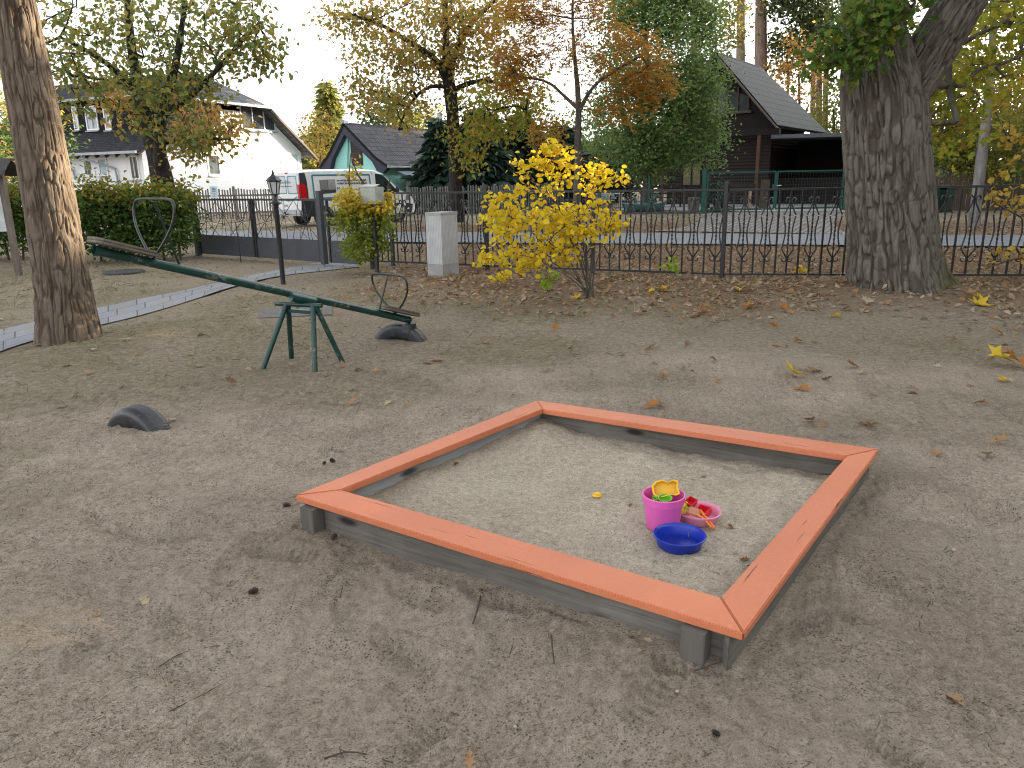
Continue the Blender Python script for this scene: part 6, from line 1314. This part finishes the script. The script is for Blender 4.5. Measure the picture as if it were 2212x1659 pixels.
for i in range(10): a, b = .5+2.4*i/10, .5+2.4*(i+1)/10; bs.bar(vs(a, .93, .005), vs(b, .93, .005), .04, .005, up=(0, 1, 0))
bs.build('dark_stripe', M_dk, van, local=True)
vpanel('rear_pillar', [(.0, .95), (.30, .95), (.30, 1.55), (.26, 1.84), (.05, 1.84)], M_vb)
vpanel('tail_light', [(.03, .98), (.24, .98), (.24, 1.42), (.10, 1.50), (.03, 1.46)], M_rl, .02, .02)
vpanel('wheel_trim', [(.02, .36), (.62, .36), (.50, .90), (.02, .93)], M_vb, .007)
vpanel('side_sill', [(1.3, .30), (3.2, .28), (3.2, .52), (1.3, .52)], M_vb, .007)
vpanel('front_bumper', [(4.18, .36), (4.60, .36), (4.68, .66), (4.32, .72)], M_vb, .01)
vpanel('headlight', [(4.30, .82), (4.58, .80), (4.52, .98), (4.36, 1.04)], M_vs, .012)
MB().box((4.70, yc-.78, .34), (4.86, yc+.78, .66)).build('bumper_face', M_vb, van, local=True)
# mirror
mr = MB(); p = vs(3.86, 1.12, .0); mr.ball((p.x, p.y-.13, p.z+.08), .12, 10, 8, (.5, .8, 1.3)); mr.build('wing_mirror', M_vb, van, local=True, smooth=True)
# rear: doors
def rearq(name, y0, y1, z0, z1, m, o=.01, th=.012):
    M = MB(); M.box((-o-th*0, yc-y1, z0), (-o+th, yc-y0, z1)); return M.build(name, m, van, local=True)
for y0, y1 in ((-.84, -.01), (.01, .84)):
    dpl = MB(); sg_ = 1 if y0 >= 0 else -1
    dpl.prism([(-.012, yc-y0, .62), (-.012, yc-y1, .62), (-.012, yc-(y1*.985 if sg_ > 0 else y1), 1.1), (-.012, yc-(y1*.93 if sg_ > 0 else y1), 1.82), (-.012, yc-(y0*.93 if sg_ < 0 else y0), 1.82)], (.02, 0, 0)); do_ = dpl.build('rear_door', M_vw, van, local=True)
    wnd = MB(); wnd.prism([(-.016, yc-(y0+.07*1), 1.18), (-.016, yc-(y1-.09), 1.18), (-.016, yc-(y1-.13), 1.72), (-.016, yc-(y0+.09), 1.72)], (.003, 0, 0)); wnd.build('rear_window', plain('van_foil', (.62, .66, .70), .15, .1, 3., 0), do_, local=True)
    fm = MB(); a, b, c, d_ = [(-.02, yc-(y0+.05), 1.16), (-.02, yc-(y1-.07), 1.16), (-.02, yc-(y1-.11), 1.74), (-.02, yc-(y0+.07), 1.74)]
    for u_, v_ in ((a, b), (b, c), (c, d_), (d_, a)): fm.bar(u_, v_, .006, .025)
    fm.build('foil_border', M_tq, do_, local=True)
sw = MB()
for i in range(10): t0, t1 = i/10, (i+1)/10; g_ = lambda t: (-.022, yc+.75-1.5*t, 1.06-.16*math.sin(math.pi*t)); sw.bar(g_(t0), g_(t1), .006, .03)
sw.build('swoosh_stripe', M_tq, van, local=True)
sc_ = MB()
for row, z, n_ in ((0, 1.5, 9), (1, 1.38, 12)):
    for i in range(n_): y_ = yc+.45-.9*i/n_; sc_.bar((-.022, y_, z), (-.022, y_+rs.uniform(-.03, .0), z+rs.uniform(.03, .1 if row == 0 else .05)), .004, .025)
sc_.build('door_print', M_dk, van, local=True)
rearq('tail_light', -.93, -.80, .98, 1.46, M_rl, .02, .03); rearq('tail_light', .80, .93, .98, 1.46, M_rl, .02, .03)
rearq('rear_bumper', -.93, .93, .40, .60, plain('bumper_silver', (.36, .38, .42), .45), .07, .08)
pl_ = rearq('number_plate', -.52, .02, .68, .80, plain('plate_white', (.75, .75, .72), .4), .025, .02)
pt_ = MB()
for i, w_ in enumerate((.02, .05, .04, .05, .05, .04)): pt_.box((-.027, yc-(-.46+.075*i+w_), .705), (-.0255, yc-(-.46+.075*i), .775))
pt_.build('plate_print', M_dk, pl_, local=True)
MB().tube([(-.07, yc, .44), (-.16, yc, .44), (-.18, yc, .52)], .03, 8).build('tow_bar', M_vb, van, local=True)
rearq('roof_light', -.1, .1, 1.83, 1.87, M_rl, .02, .02)
def wheel(x, side):
    y = .12 if side < 0 else 2*yc-.12
    t_ = MB(); prof = [(.20, -.09), (.30, -.105), (.325, -.07), (.33, 0), (.325, .07), (.30, .105), (.20, .09)]
    M = Matrix.Rotation(math.pi/2, 3, 'X'); t_.lathe(prof, (x, y, .32), 28, M, closed=True); w_ = t_.build('wheel', M_rub, van, local=True, smooth=True)
    r = MB(); s = -1 if side < 0 else 1; r.lathe([(0, 0), (.20, 0), (.21, .01), (.21, .06)], (x, y+s*.07, .32), 24, M if s > 0 else Matrix.Rotation(-math.pi/2, 3, 'X'))
    for k in range(6): a = k*math.pi/3; r.bar((x, y+s*.085, .32), (x+.2*math.cos(a), y+s*.08, .32+.2*math.sin(a)), .05, .02, up=(0, 1, 0))
    r.build('rim', M_vs, w_, local=True)
for x in (.86, 3.96):
    for s in (-1, 1): wheel(x, s)
for x in (.86, 3.96):
    ar = [(x+.41*math.cos(t), .32+.41*math.sin(t)) for t in np.linspace(math.pi*1.02, -.02*math.pi, 15)]; vpanel('wheel_arch', ar, M_vb if x < 2 else M_dk, .004, .004, sub=1)
# ================================================================ fallen leaves one by one
RL = random.Random(31)
LM = {k: leafm('fallen_'+k, c, .25, .7) for k, c in dict(
    orange=[(.42, .15, .035), (.50, .21, .045), (.34, .12, .03)], yellow=[(.66, .42, .03), (.72, .52, .05), (.55, .33, .03)], brown=[(.20, .10, .05), (.27, .14, .065), (.15, .075, .04)],
    beige=[(.46, .37, .24), (.54, .44, .30), (.40, .30, .19)], tan=[(.36, .21, .10), (.42, .27, .14), (.30, .17, .08)]).items()}
def fallen(px, py, size, col, lab, tilt=.4, curl=.5, maple=False, group=None):
    inside = False; g = G(px, py)
    for _ in range(3):
        inside = bool(insand(g[0], g[1], -.05)); z = float(zs(g[0], g[1])) if inside else float(zg(g[0], g[1])+zfine(g[0], g[1])); g = G(px, py, z)
    g[2] = z
    if maple:
        ol = [(0, 0), (.12, .16), (.46, .02), (.36, .24), (.52, .42), (.28, .44), (.30, .72), (.13, .66), (0, 1.0)]
    else:
        ol = [(0, 0), (.06, .14), (.17, .24), (.10, .33), (.30, .46), (.15, .54), (.34, .72), (.14, .78), (0, 1.0)]
    pts = ol+[(-x, y) for x, y in ol[-2:0:-1]]
    a = RL.uniform(0, 6.283); n = len(pts); V = []; k1, k2 = RL.uniform(.6, 1.2)*curl, RL.uniform(-.6, 1.)*curl; tw = RL.uniform(-.3, .3)
    for s in (1.0, .62, .28):
        for x, y in pts:
            u, v = x*s, .5+(y-.5)*s; zz = k1*abs(u)**1.3*.9+k2*(v-.45)**2*.9+tw*u*v+RL.uniform(-.02, .02); V.append((u*size, (v-.5)*size, zz*size))
    c0 = len(V); V.append((0, 0, .0))
    F = [(k*n+i, k*n+(i+1) % n, (k+1)*n+(i+1) % n, (k+1)*n+i) for k in (0, 1) for i in range(n)]+[(2*n+i, 2*n+(i+1) % n, c0) for i in range(n)]
    R_ = Matrix.Rotation(a, 3, 'Z')@Matrix.Rotation(RL.uniform(-tilt, tilt), 3, 'X')@Matrix.Rotation(RL.uniform(-tilt, tilt), 3, 'Y'); V = [R_@Vector(v) for v in V]; mz = min(v.z for v in V)
    me = bpy.data.meshes.new('fallen_leaf'); me.from_pydata([(v.x, v.y, v.z-mz+.002) for v in V], [], F)
    st = MB()
    o = link('fallen_leaf', me, LM[col], None, smooth=True); o.location = g; return tag(o, lab, 'leaf', group)
Z7 = lambda x, y: ((1600+x/1.3825)*.69125, (850+y/1.3825)*.69125)
GL = 'fallen leaves lying singly on the sand'
for (x, y, s, c, lab, mp) in (
    (185, 252, .13, 'orange', 'orange brown curled leaf alone on the sand below the yellow bush', 0), (602, 330, .13, 'orange', 'upright orange leaf midway between yellow bush and sandbox', 0), (1243, 305, .14, 'orange', 'largest curled orange leaf of the trio before the oak', 0),
    (1306, 305, .12, 'beige', 'beige curled leaf right of the large orange one before the oak', 0), (1143, 320, .10, 'orange', 'small orange leaf left of the large one before the oak', 0), (1470, 413, .14, 'brown', 'brown flat leaf above the beige curled leaf near the oak', 0),
    (1503, 440, .14, 'beige', 'beige curled leaf just below a brown leaf near the oak', 0), (1205, 452, .21, 'yellow', 'big yellow boat shaped curled leaf on bare sand', 1), (1300, 436, .17, 'beige', 'pale grey flat leaf right of the yellow boat shaped leaf', 1), (1360, 471, .10, 'brown', 'small red brown leaf right below the pale grey leaf', 0),
    (1255, 512, .14, 'orange', 'orange half folded leaf below the yellow boat shaped one', 0), (605, 580, .14, 'orange', 'orange curled leaf just behind the sandbox back board', 0), (650, 582, .09, 'beige', 'small beige leaf beside the orange one behind the sandbox', 0), (1285, 650, .12, 'brown', 'left brown leaf of the pair behind the sandbox right corner', 0), (1330, 674, .13, 'tan', 'right tan leaf of the pair behind the sandbox right corner', 0),
    (1540, 668, .15, 'tan', 'tan flat lobed leaf right of the sandbox far corner', 0), (655, 458, .11, 'orange', 'faint orange leaf between bush and sandbox back corner', 0), (890, 475, .08, 'orange', 'tiny orange leaf in the open sand centre', 0), (868, 388, .09, 'brown', 'small brown leaf above the tiny orange one', 0), (1125, 243, .13, 'orange', 'orange leaf at the litter edge left of the oak', 0),
    (2120, 405, .24, 'yellow', 'big golden maple leaf in the heap at the right edge', 1), (2185, 412, .22, 'orange', 'orange leaf of the heap at the right edge', 1), (2115, 468, .11, 'yellow', 'flat thin yellow leaf below the heap at the right edge', 0), (2010, 145, .26, 'yellow', 'bright yellow maple leaf right of the oak root', 1), (2036, 128, .2, 'yellow', 'second yellow maple leaf standing up right of the oak root', 1), (1538, 135, .16, 'beige', 'pale leaf lying against the oak trunk foot', 1),
    (640, 78, .2, 'yellow', 'upright yellow leaf beyond the yellow bush stems', 1), (603, 98, .17, 'yellow', 'amber yellow leaf left of the upright yellow one', 1), (988, 80, .2, 'yellow', 'bright yellow leaf in the litter before the fence', 1), (830, 147, .17, 'orange', 'orange leaf left in the litter before the oak', 0), (1030, 158, .24, 'orange', 'large orange brown leaf clump in the litter before the oak', 1), (820, 187, .14, 'orange', 'orange leaf at the front of the litter strip', 0),
    (1170, 160, .13, 'orange', 'single orange leaf in the litter close to the oak', 0), (1395, 196, .16, 'yellow', 'flat amber leaf in front of the oak foot', 0), (585, 70, .15, 'orange', 'dull orange leaf behind the yellow one near the fence', 0), (1985, 105, .26, 'tan', 'brown maple leaf clump right of the oak root', 1), (285, 115, .18, 'yellow', 'amber leaf at the left foot of the yellow bush', 1), (408, 90, .26, 'tan', 'large tan leaf propped at the right foot of the yellow bush', 1), (475, 40, .2, 'orange', 'orange leaf hanging low right of the yellow bush', 1),
    (2105, 745, .12, 'tan', 'upper tan leaf on the sand at the right edge', 0), (2055, 805, .12, 'tan', 'lower tan leaf on the sand at the right edge', 0), (1835, 797, .10, 'tan', 'tan leaf right of the sandbox corner', 0), (2020, 575, .10, 'brown', 'brown leaf in the open sand at right', 0), (2145, 350, .13, 'orange', 'orange leaf above the golden heap at right', 0), (2090, 275, .17, 'tan', 'tan leaf in the sand below the oak root', 0)):
    px, py = Z7(x, y); fallen(px, py, s, c, lab, maple=bool(mp), group=GL, tilt=.55, curl=.8)
for (px, py, s, c, lab) in ((925, 786, .13, 'tan', 'left tan leaf of the clump right of the seesaw legs'), (943, 781, .13, 'orange', 'right orange leaf of the clump right of the seesaw legs'), (627, 873, .06, 'yellow', 'small yellow leaf in the sand left of the sandbox corner'), (1362, 1093, .035, 'brown', 'small rusty leaf in the play sand left of the bucket'), (1588, 1196, .035, 'beige', 'small beige leaf in the play sand right of the blue sieve'), (1608, 1210, .045, 'brown', 'small brown leaf by the near orange board'),
    (1520, 1032, .035, 'brown', 'small dark leaf in the play sand behind the toys'), (1578, 1140, .05, 'brown', 'curled grey brown leaf right of the pink bowl'), (985, 1004, .05, 'brown', 'brown leaf beside the left inner plank'), (374, 908, .09, 'beige', 'pale leaf right of the lone half buried tyre'), (268, 935, .07, 'tan', 'tan leaf in front of the lone half buried tyre'), (210, 1330, .05, 'tan', 'tan leaf in the sand at lower left'), (312, 1303, .06, 'beige', 'beige leaf in the sand at lower left'),
    (2065, 1515, .07, 'tan', 'tan leaf near the lower right corner'), (1015, 1645, .06, 'tan', 'tan leaf at the bottom edge of the picture'), (1398, 1385, .035, 'beige', 'pale chip leaning on the front plank'), (1385, 1408, .035, 'beige', 'pale square chip below the front plank'), (1048, 742, .10, 'orange', 'orange leaf between seesaw and yellow bush'), (235, 905, .05, 'orange', 'orange leaf at the left of the lone tyre')):
    fallen(px, py, s, c, lab, group=GL)
# ---------------------------------------------------------------- pine cones
M_cone = plain('cone_brown', (.045, .03, .022), .8, .4, 30.)
def cone(px, py, s, lab):
    g = G(px, py); z = float(zg(g[0], g[1])+zfine(g[0], g[1])); g = G(px, py, z); M = MB(); a0 = RL.uniform(0, 6)
    M.ball((0, 0, 0), s*.30, 8, 6, (1, 1, 1.4))
    for k in range(46):
        t = (k+.5)/46; th = k*2.39996; rr = s*.5*math.sin(math.pi*(.12+.8*t))**.7; zz = s*(.55-1.05*t); d = Vector((math.cos(th), math.sin(th), .35)).normalized(); p = Vector((0, 0, zz)); u = Vector((-math.sin(th), math.cos(th), 0))*s*.10
        q = p+d*rr; M.add([p-u*.4, p+u*.4, q+u, q+d*s*.04, q-u], [(0, 1, 2, 3, 4)])
    R_ = Matrix.Rotation(a0, 3, 'Z')@Matrix.Rotation(1.25, 3, 'X'); M.v = [tuple(R_@Vector(v)+Vector(g)+Vector((0, 0, s*.33))) for v in M.v]
    tag(M.build('pine_cone', M_cone, origin=g, fix=False), lab, 'pine cone', 'pine cones')
for px, py, s, lab in ((622, 1098, .036, 'dark open pine cone left of the sandbox near corner post'), (546, 1284, .034, 'dark open pine cone in the sand at lower left'), (720, 999, .03, 'pine cone behind the left orange board'), (721, 1165, .026, 'half buried cone before the left corner post'), (700, 1003, .02, 'small brown cone bit left of another cone behind the left board'), (1548, 1590, .022, 'dark cone scrap near the lower edge')): cone(px, py, s, lab)
# ---------------------------------------------------------------- sticks
M_stick = plain('stick_bark', (.06, .045, .036), .85, .4, 40.)
def stick(p, r, lab):
    pts = []
    for px, py in p:
        g = G(px, py); z = float(zg(g[0], g[1])+zfine(g[0], g[1])); g = G(px, py, z); pts.append(g+np.array([0, 0, r*.7]))
    M = MB(); M.tube(smoothpath(pts, 2), [r*(1-.5*i/(len(smoothpath(pts, 2))-1)) for i in range(len(smoothpath(pts, 2)))], 6)
    c = np.mean(pts, axis=0); tag(M.build('stick', M_stick, origin=c, smooth=True), lab, 'stick', 'dry sticks on the sand')
for p, r, lab in (([(1041, 1276), (1036, 1300), (1028, 1330), (1021, 1350)], .0045, 'dark stick lying below the front plank'), ([(1191, 1375), (1193, 1400), (1197, 1435)], .004, 'forked pale stick in the hollow before the box'), ([(837, 1393), (865, 1400), (895, 1405)], .003, 'thin dark stick left in the foreground'), ([(1107, 1395), (1100, 1420), (1085, 1430)], .002, 'curved twig between the two foreground sticks'),
    ([(745, 1383), (780, 1390)], .003, 'short twig at the left of the foreground'), ([(920, 1515), (960, 1535), (990, 1545)], .0025, 'thin twig near the lower edge'), ([(1500, 1450), (1530, 1440), (1570, 1425)], .002, 'thin twig before the front corner post'), ([(735, 1290), (742, 1260)], .002, 'tiny upright twig left of the box'), ([(352, 1545), (440, 1500), (480, 1478)], .002, 'pale straw lying at lower left'), ([(345, 1440), (390, 1410), (470, 1395)], .002, 'long pale straw at lower left'),
    ([(700, 1640), (760, 1620), (850, 1650)], .003, 'bent twig at the bottom edge'), ([(2010, 1300), (1985, 1340), (1988, 1365)], .0015, 'bent straw in the right foreground')): stick(p, r, lab)
# small stones
M_stone = plain('pale_pebble', (.38, .35, .30), .6, .2, 40.)
for px, py, s, lab in ((1112, 1573, .008, 'pale round pebble near the bottom centre'), (1463, 1495, .006, 'white chip right of the bottom centre'), (2060, 1190, .009, 'pale pebble in the right foreground'), (1945, 1300, .007, 'small white pebble right of the orange frame')):
    g = G(px, py); z = float(zg(g[0], g[1])+zfine(g[0], g[1])); g = G(px, py, z); o = MB().ball(g+np.array([0, 0, s*.5]), s, 10, 7, (1, .8, .75)).build('pebble', M_stone, origin=g, smooth=True); tag(o, lab, 'pebble', 'pebbles')
# ---------------------------------------------------------------- uncountable litter, needles, grass
RG = np.random.default_rng(77)
def groundz(x, y):
    ins = insand(x, y, -.06) > 0; return np.where(ins, zs(x, y), zg(x, y)+zfine(x, y)*(1-insand(x, y, .02)))
def scatter(n, x0, x1, y0, y1, dens):
    x = RG.uniform(x0, x1, n); y = y0*(y1/y0)**RG.uniform(0, 1, n); k = RG.uniform(0, 1, n) < dens(x, y); x, y = x[k], y[k]; return np.stack([x, y, groundz(x, y)], 1)
onframe = lambda x, y: (insand(x, y, .03) > 0) & (np.minimum(np.minimum(nearedge(x, y, 'L', 'F'), nearedge(x, y, 'F', 'R')), np.minimum(nearedge(x, y, 'R', 'B'), nearedge(x, y, 'B', 'L'))) < .17)
def litdens(x, y):
    fl = 11.9-.33*x; b = fbm(x*.9, y*.9, 61, 4)
    d = sstep(-3.8, -.3, y-fl+(b-.5)*3.2)*sstep(-3.2, -.6, x)*(1-sstep(0, .2, y-road_n(x)))
    d = np.maximum(d, .9*sstep(-.2, .4, y-road_f(x))*(1-sstep(2, 5, y-road_f(x)))*sstep(-6, -2, x)); return np.clip(d+.02*(y > 5), 0, 1)*(~onframe(x, y))
P = scatter(44000, -9, 16, 4.5, 27, litdens); n = len(P); D = RG.normal(size=(n, 3)); D[:, 2] = np.abs(D[:, 2])*.25
P[:, 2] += RG.uniform(.0, .02, n)
lit_m = leafm('dry_litter', [(.22, .135, .08), (.34, .22, .13), (.48, .40, .29), (.15, .095, .06), (.40, .19, .07), (.29, .20, .13), (.40, .30, .21)], .15, .8)
o = leaves('leaf_litter', lit_m, P, .085, shape='lobed', up=.9, rng=RG, D=D); tag(o, 'brown and tan leaf litter strewn along the fence and under the oak', 'leaf litter', kind='stuff')
# needles and straw bits in the sand
def needens(x, y): return np.clip(.25+1.6*(fbm(x*1.3, y*1.3, 91, 4)-.42), .03, 1)*(~onframe(x, y))*(1-.7*(insand(x, y) > 0))
P = scatter(330000, -5.5, 5.5, 1.1, 9.5, lambda x, y: needens(x, y)*(np.abs(x) < .75*y+.3)); n = len(P)
D = RG.normal(size=(n, 3)); D[:, 2] = RG.normal(size=n)*.12; P[:, 2] += .0015
ndl = leafm('dry_needles', [(.05, .038, .028), (.10, .07, .045), (.20, .15, .09), (.07, .05, .035), (.34, .28, .18)], 0, .9)
V, Fc = leafverts(P, D, RG.normal(size=(n, 3))*[.3, .3, 1]+[0, 0, 1], RG.uniform(.005, .022, n)*RG.choice([1, 1, 1, 1.6], n), 'needle')
tag(npmesh('needle_litter', V, Fc, ndl), 'dark pine needle crumbs scattered over the sand', 'needles', kind='stuff')
# short dry grass
def grdens(x, y):
    b = fbm(x*.9, y*.9, 61, 4); b2 = fbm(x*2.6, y*2.6, 67, 4); d = sstep(.36, .62, b)*sstep(4.4, 6.5, y)*.6
    d = np.maximum(d, .9*sstep(.42, .58, b2)*(1-sstep(-3.2, -1.6, x+.35*y-1.2))*sstep(1.2, 2, y)); fl = 11.9-.33*x
    d = np.maximum(d, .8*np.exp(-((y-fl+.25)/.3)**2)*(x > -2.2)); d = np.maximum(d, .55*np.exp(-(np.hypot(x+4.3, y-7.2)/.8)**2)); d = np.maximum(d, .7*np.exp(-(np.hypot(x+1.8, y-6.4)/.7)**2))
    d = np.maximum(d, sstep(.35, .5, b2)*sstep(.1, .8, y-road_f(x))*(1-sstep(8, 14, y-road_f(x))))
    return np.clip(d+.02, 0, 1)*(~onframe(x, y))*(insand(x, y) < .5)*(1-pathm(x, y))*(1-(sstep(-.3, 0, y-road_n(x))*sstep(-.1, .2, road_f(x)-y)))
P = scatter(120000, -12, 12, 1.3, 30, lambda x, y: grdens(x, y)*(np.abs(x) < .8*y+.3)); n = len(P); D = RG.normal(size=(n, 3))*[.9, .9, .3]+[0, 0, .35]; D[:, 2] = np.abs(D[:, 2])
grm = leafm('dry_grass', [(.26, .22, .12), (.36, .31, .19), (.13, .15, .055), (.09, .12, .04), (.42, .37, .25)], .2, .8)
L = RG.uniform(.03, .085, n)*np.clip(P[:, 1]/7, .55, 1.5); V, Fc = leafverts(P, D, RG.normal(size=(n, 3)), L, 'needle')
tag(npmesh('dry_grass', V, Fc, grm), 'thin dry straw coloured and green grass growing in patches', 'grass', kind='stuff')
# ================================================================ unseen wood added to shade the playground, gaps cut for the sun patches
def hit(P, c, r):      # does the sunbeam towards the point c (radius r) pass P?
    d = P-np.array(c); t = d@SD; q = d-t[:, None]*SD; return np.linalg.norm(q, axis=1) < r*(1+.35*np.sin(P[:, 1]*9)+.25*np.sin(P[:, 2]*11))
WX = np.random.default_rng(5); wn = 62000
wy = WX.uniform(-34, 112, wn); wx = WX.uniform(26, 36, wn)+np.maximum(0, wy*.66-26); wz = WX.uniform(0, 1, wn)**.8*21
k = wz < 15.2+4*vn(wy*.25, wx*.25, 3); P = np.stack([wx, wy, wz], 1)[k]
beams = [(tuple(at(px, py, 7.25)), .24) for px, py in ((98, 190), (108, 240), (118, 290), (126, 340), (134, 385), (144, 450), (152, 505))]
for px, py, Y, r in ((790, 285, 44, .30), (812, 296, 45, .28), (775, 318, 43, .24), (835, 300, 46, .2), (1590, 190, 37, .35), (1618, 205, 37.5, .3), (1640, 225, 37.5, .2), (545, 300, 45, .5), (590, 290, 46, .35), (500, 190, 41, .6), (330, 240, 19.5, .6), (420, 250, 19.5, .6), (285, 260, 19.6, .5), (1648, 430, 31.5, .5), (1655, 395, 31.5, .3), (740, 210, 62, 2.5), (560, 340, 44, .4)):
    beams.append((tuple(at(px, py, Y)), r))
for c, r in beams: P = P[~hit(P, c, r+(.95 if c[1] < 10 else .35))]  # foliage removed along the sun rays so chosen spots are lit
wd = thing('wood', (31, 20, 0), 'unseen wood of tall trees added beyond the right side to shade the playground', 'wood', kind='stuff')
leaves('added_shade_foliage', L_willow, P, 1.5, wd, shape='diamond', up=.1, droop=.2, rng=WX)
M = MB()
for i in range(34):
    y = -30+i*4+WX.uniform(-1, 1); x = WX.uniform(27, 35)+max(0, y*.66-26)
    if any(hit(np.array([[x, y, 0+h]]), c, r+.45)[0] for c, r in beams for h in range(1, 17)): continue
    M.tube([(x, y, -.2), (x, y, 8), (x+.3, y, 17)], [.28, .22, .08], 8)
M.build('added_shade_stems', B_far, wd)

# ---------------------------------------------------------------- far tree line and undergrowth behind the gardens
FW = np.random.default_rng(8); n = 9000; x = FW.uniform(-75, 75, n); y = 84+FW.uniform(-4, 4, n)-.0012*x*x; h = 4.2+3.0*vn(x*.22, 0*x, 7); z = FW.uniform(0, 1, n)**.8*h
fwd_ = leaves('far_tree_line', leafm('far_leaves', [(.05, .075, .03), (.10, .12, .04), (.20, .17, .05), (.06, .09, .045)], .2), np.stack([x, y, z], 1), 1.7, shape='diamond', up=.1, droop=.2, rng=FW)
tag(fwd_, 'low dark line of distant trees behind the houses', 'trees', kind='stuff')
for px, py, rx, ry, Y, lb_ in ((1225, 388, 46, 34, 44, 'dark shrub behind the shelter posts'), (1320, 385, 50, 40, 43, 'dark shrub right of the shelter'), (1885, 330, 60, 70, 46, 'dark shrub behind the carport beside the oak'), (1010, 395, 60, 36, 45, 'dark shrub behind the picket fence left of the rowan')):
    shrubtree('shrub', lb_, 'shrub', px, py, rx, ry, Y, 1.5, L_spruce if px != 1885 else L_hedge, 44, 44, .30, .45, 450, 'dark shrubs behind the gardens', hw=3)
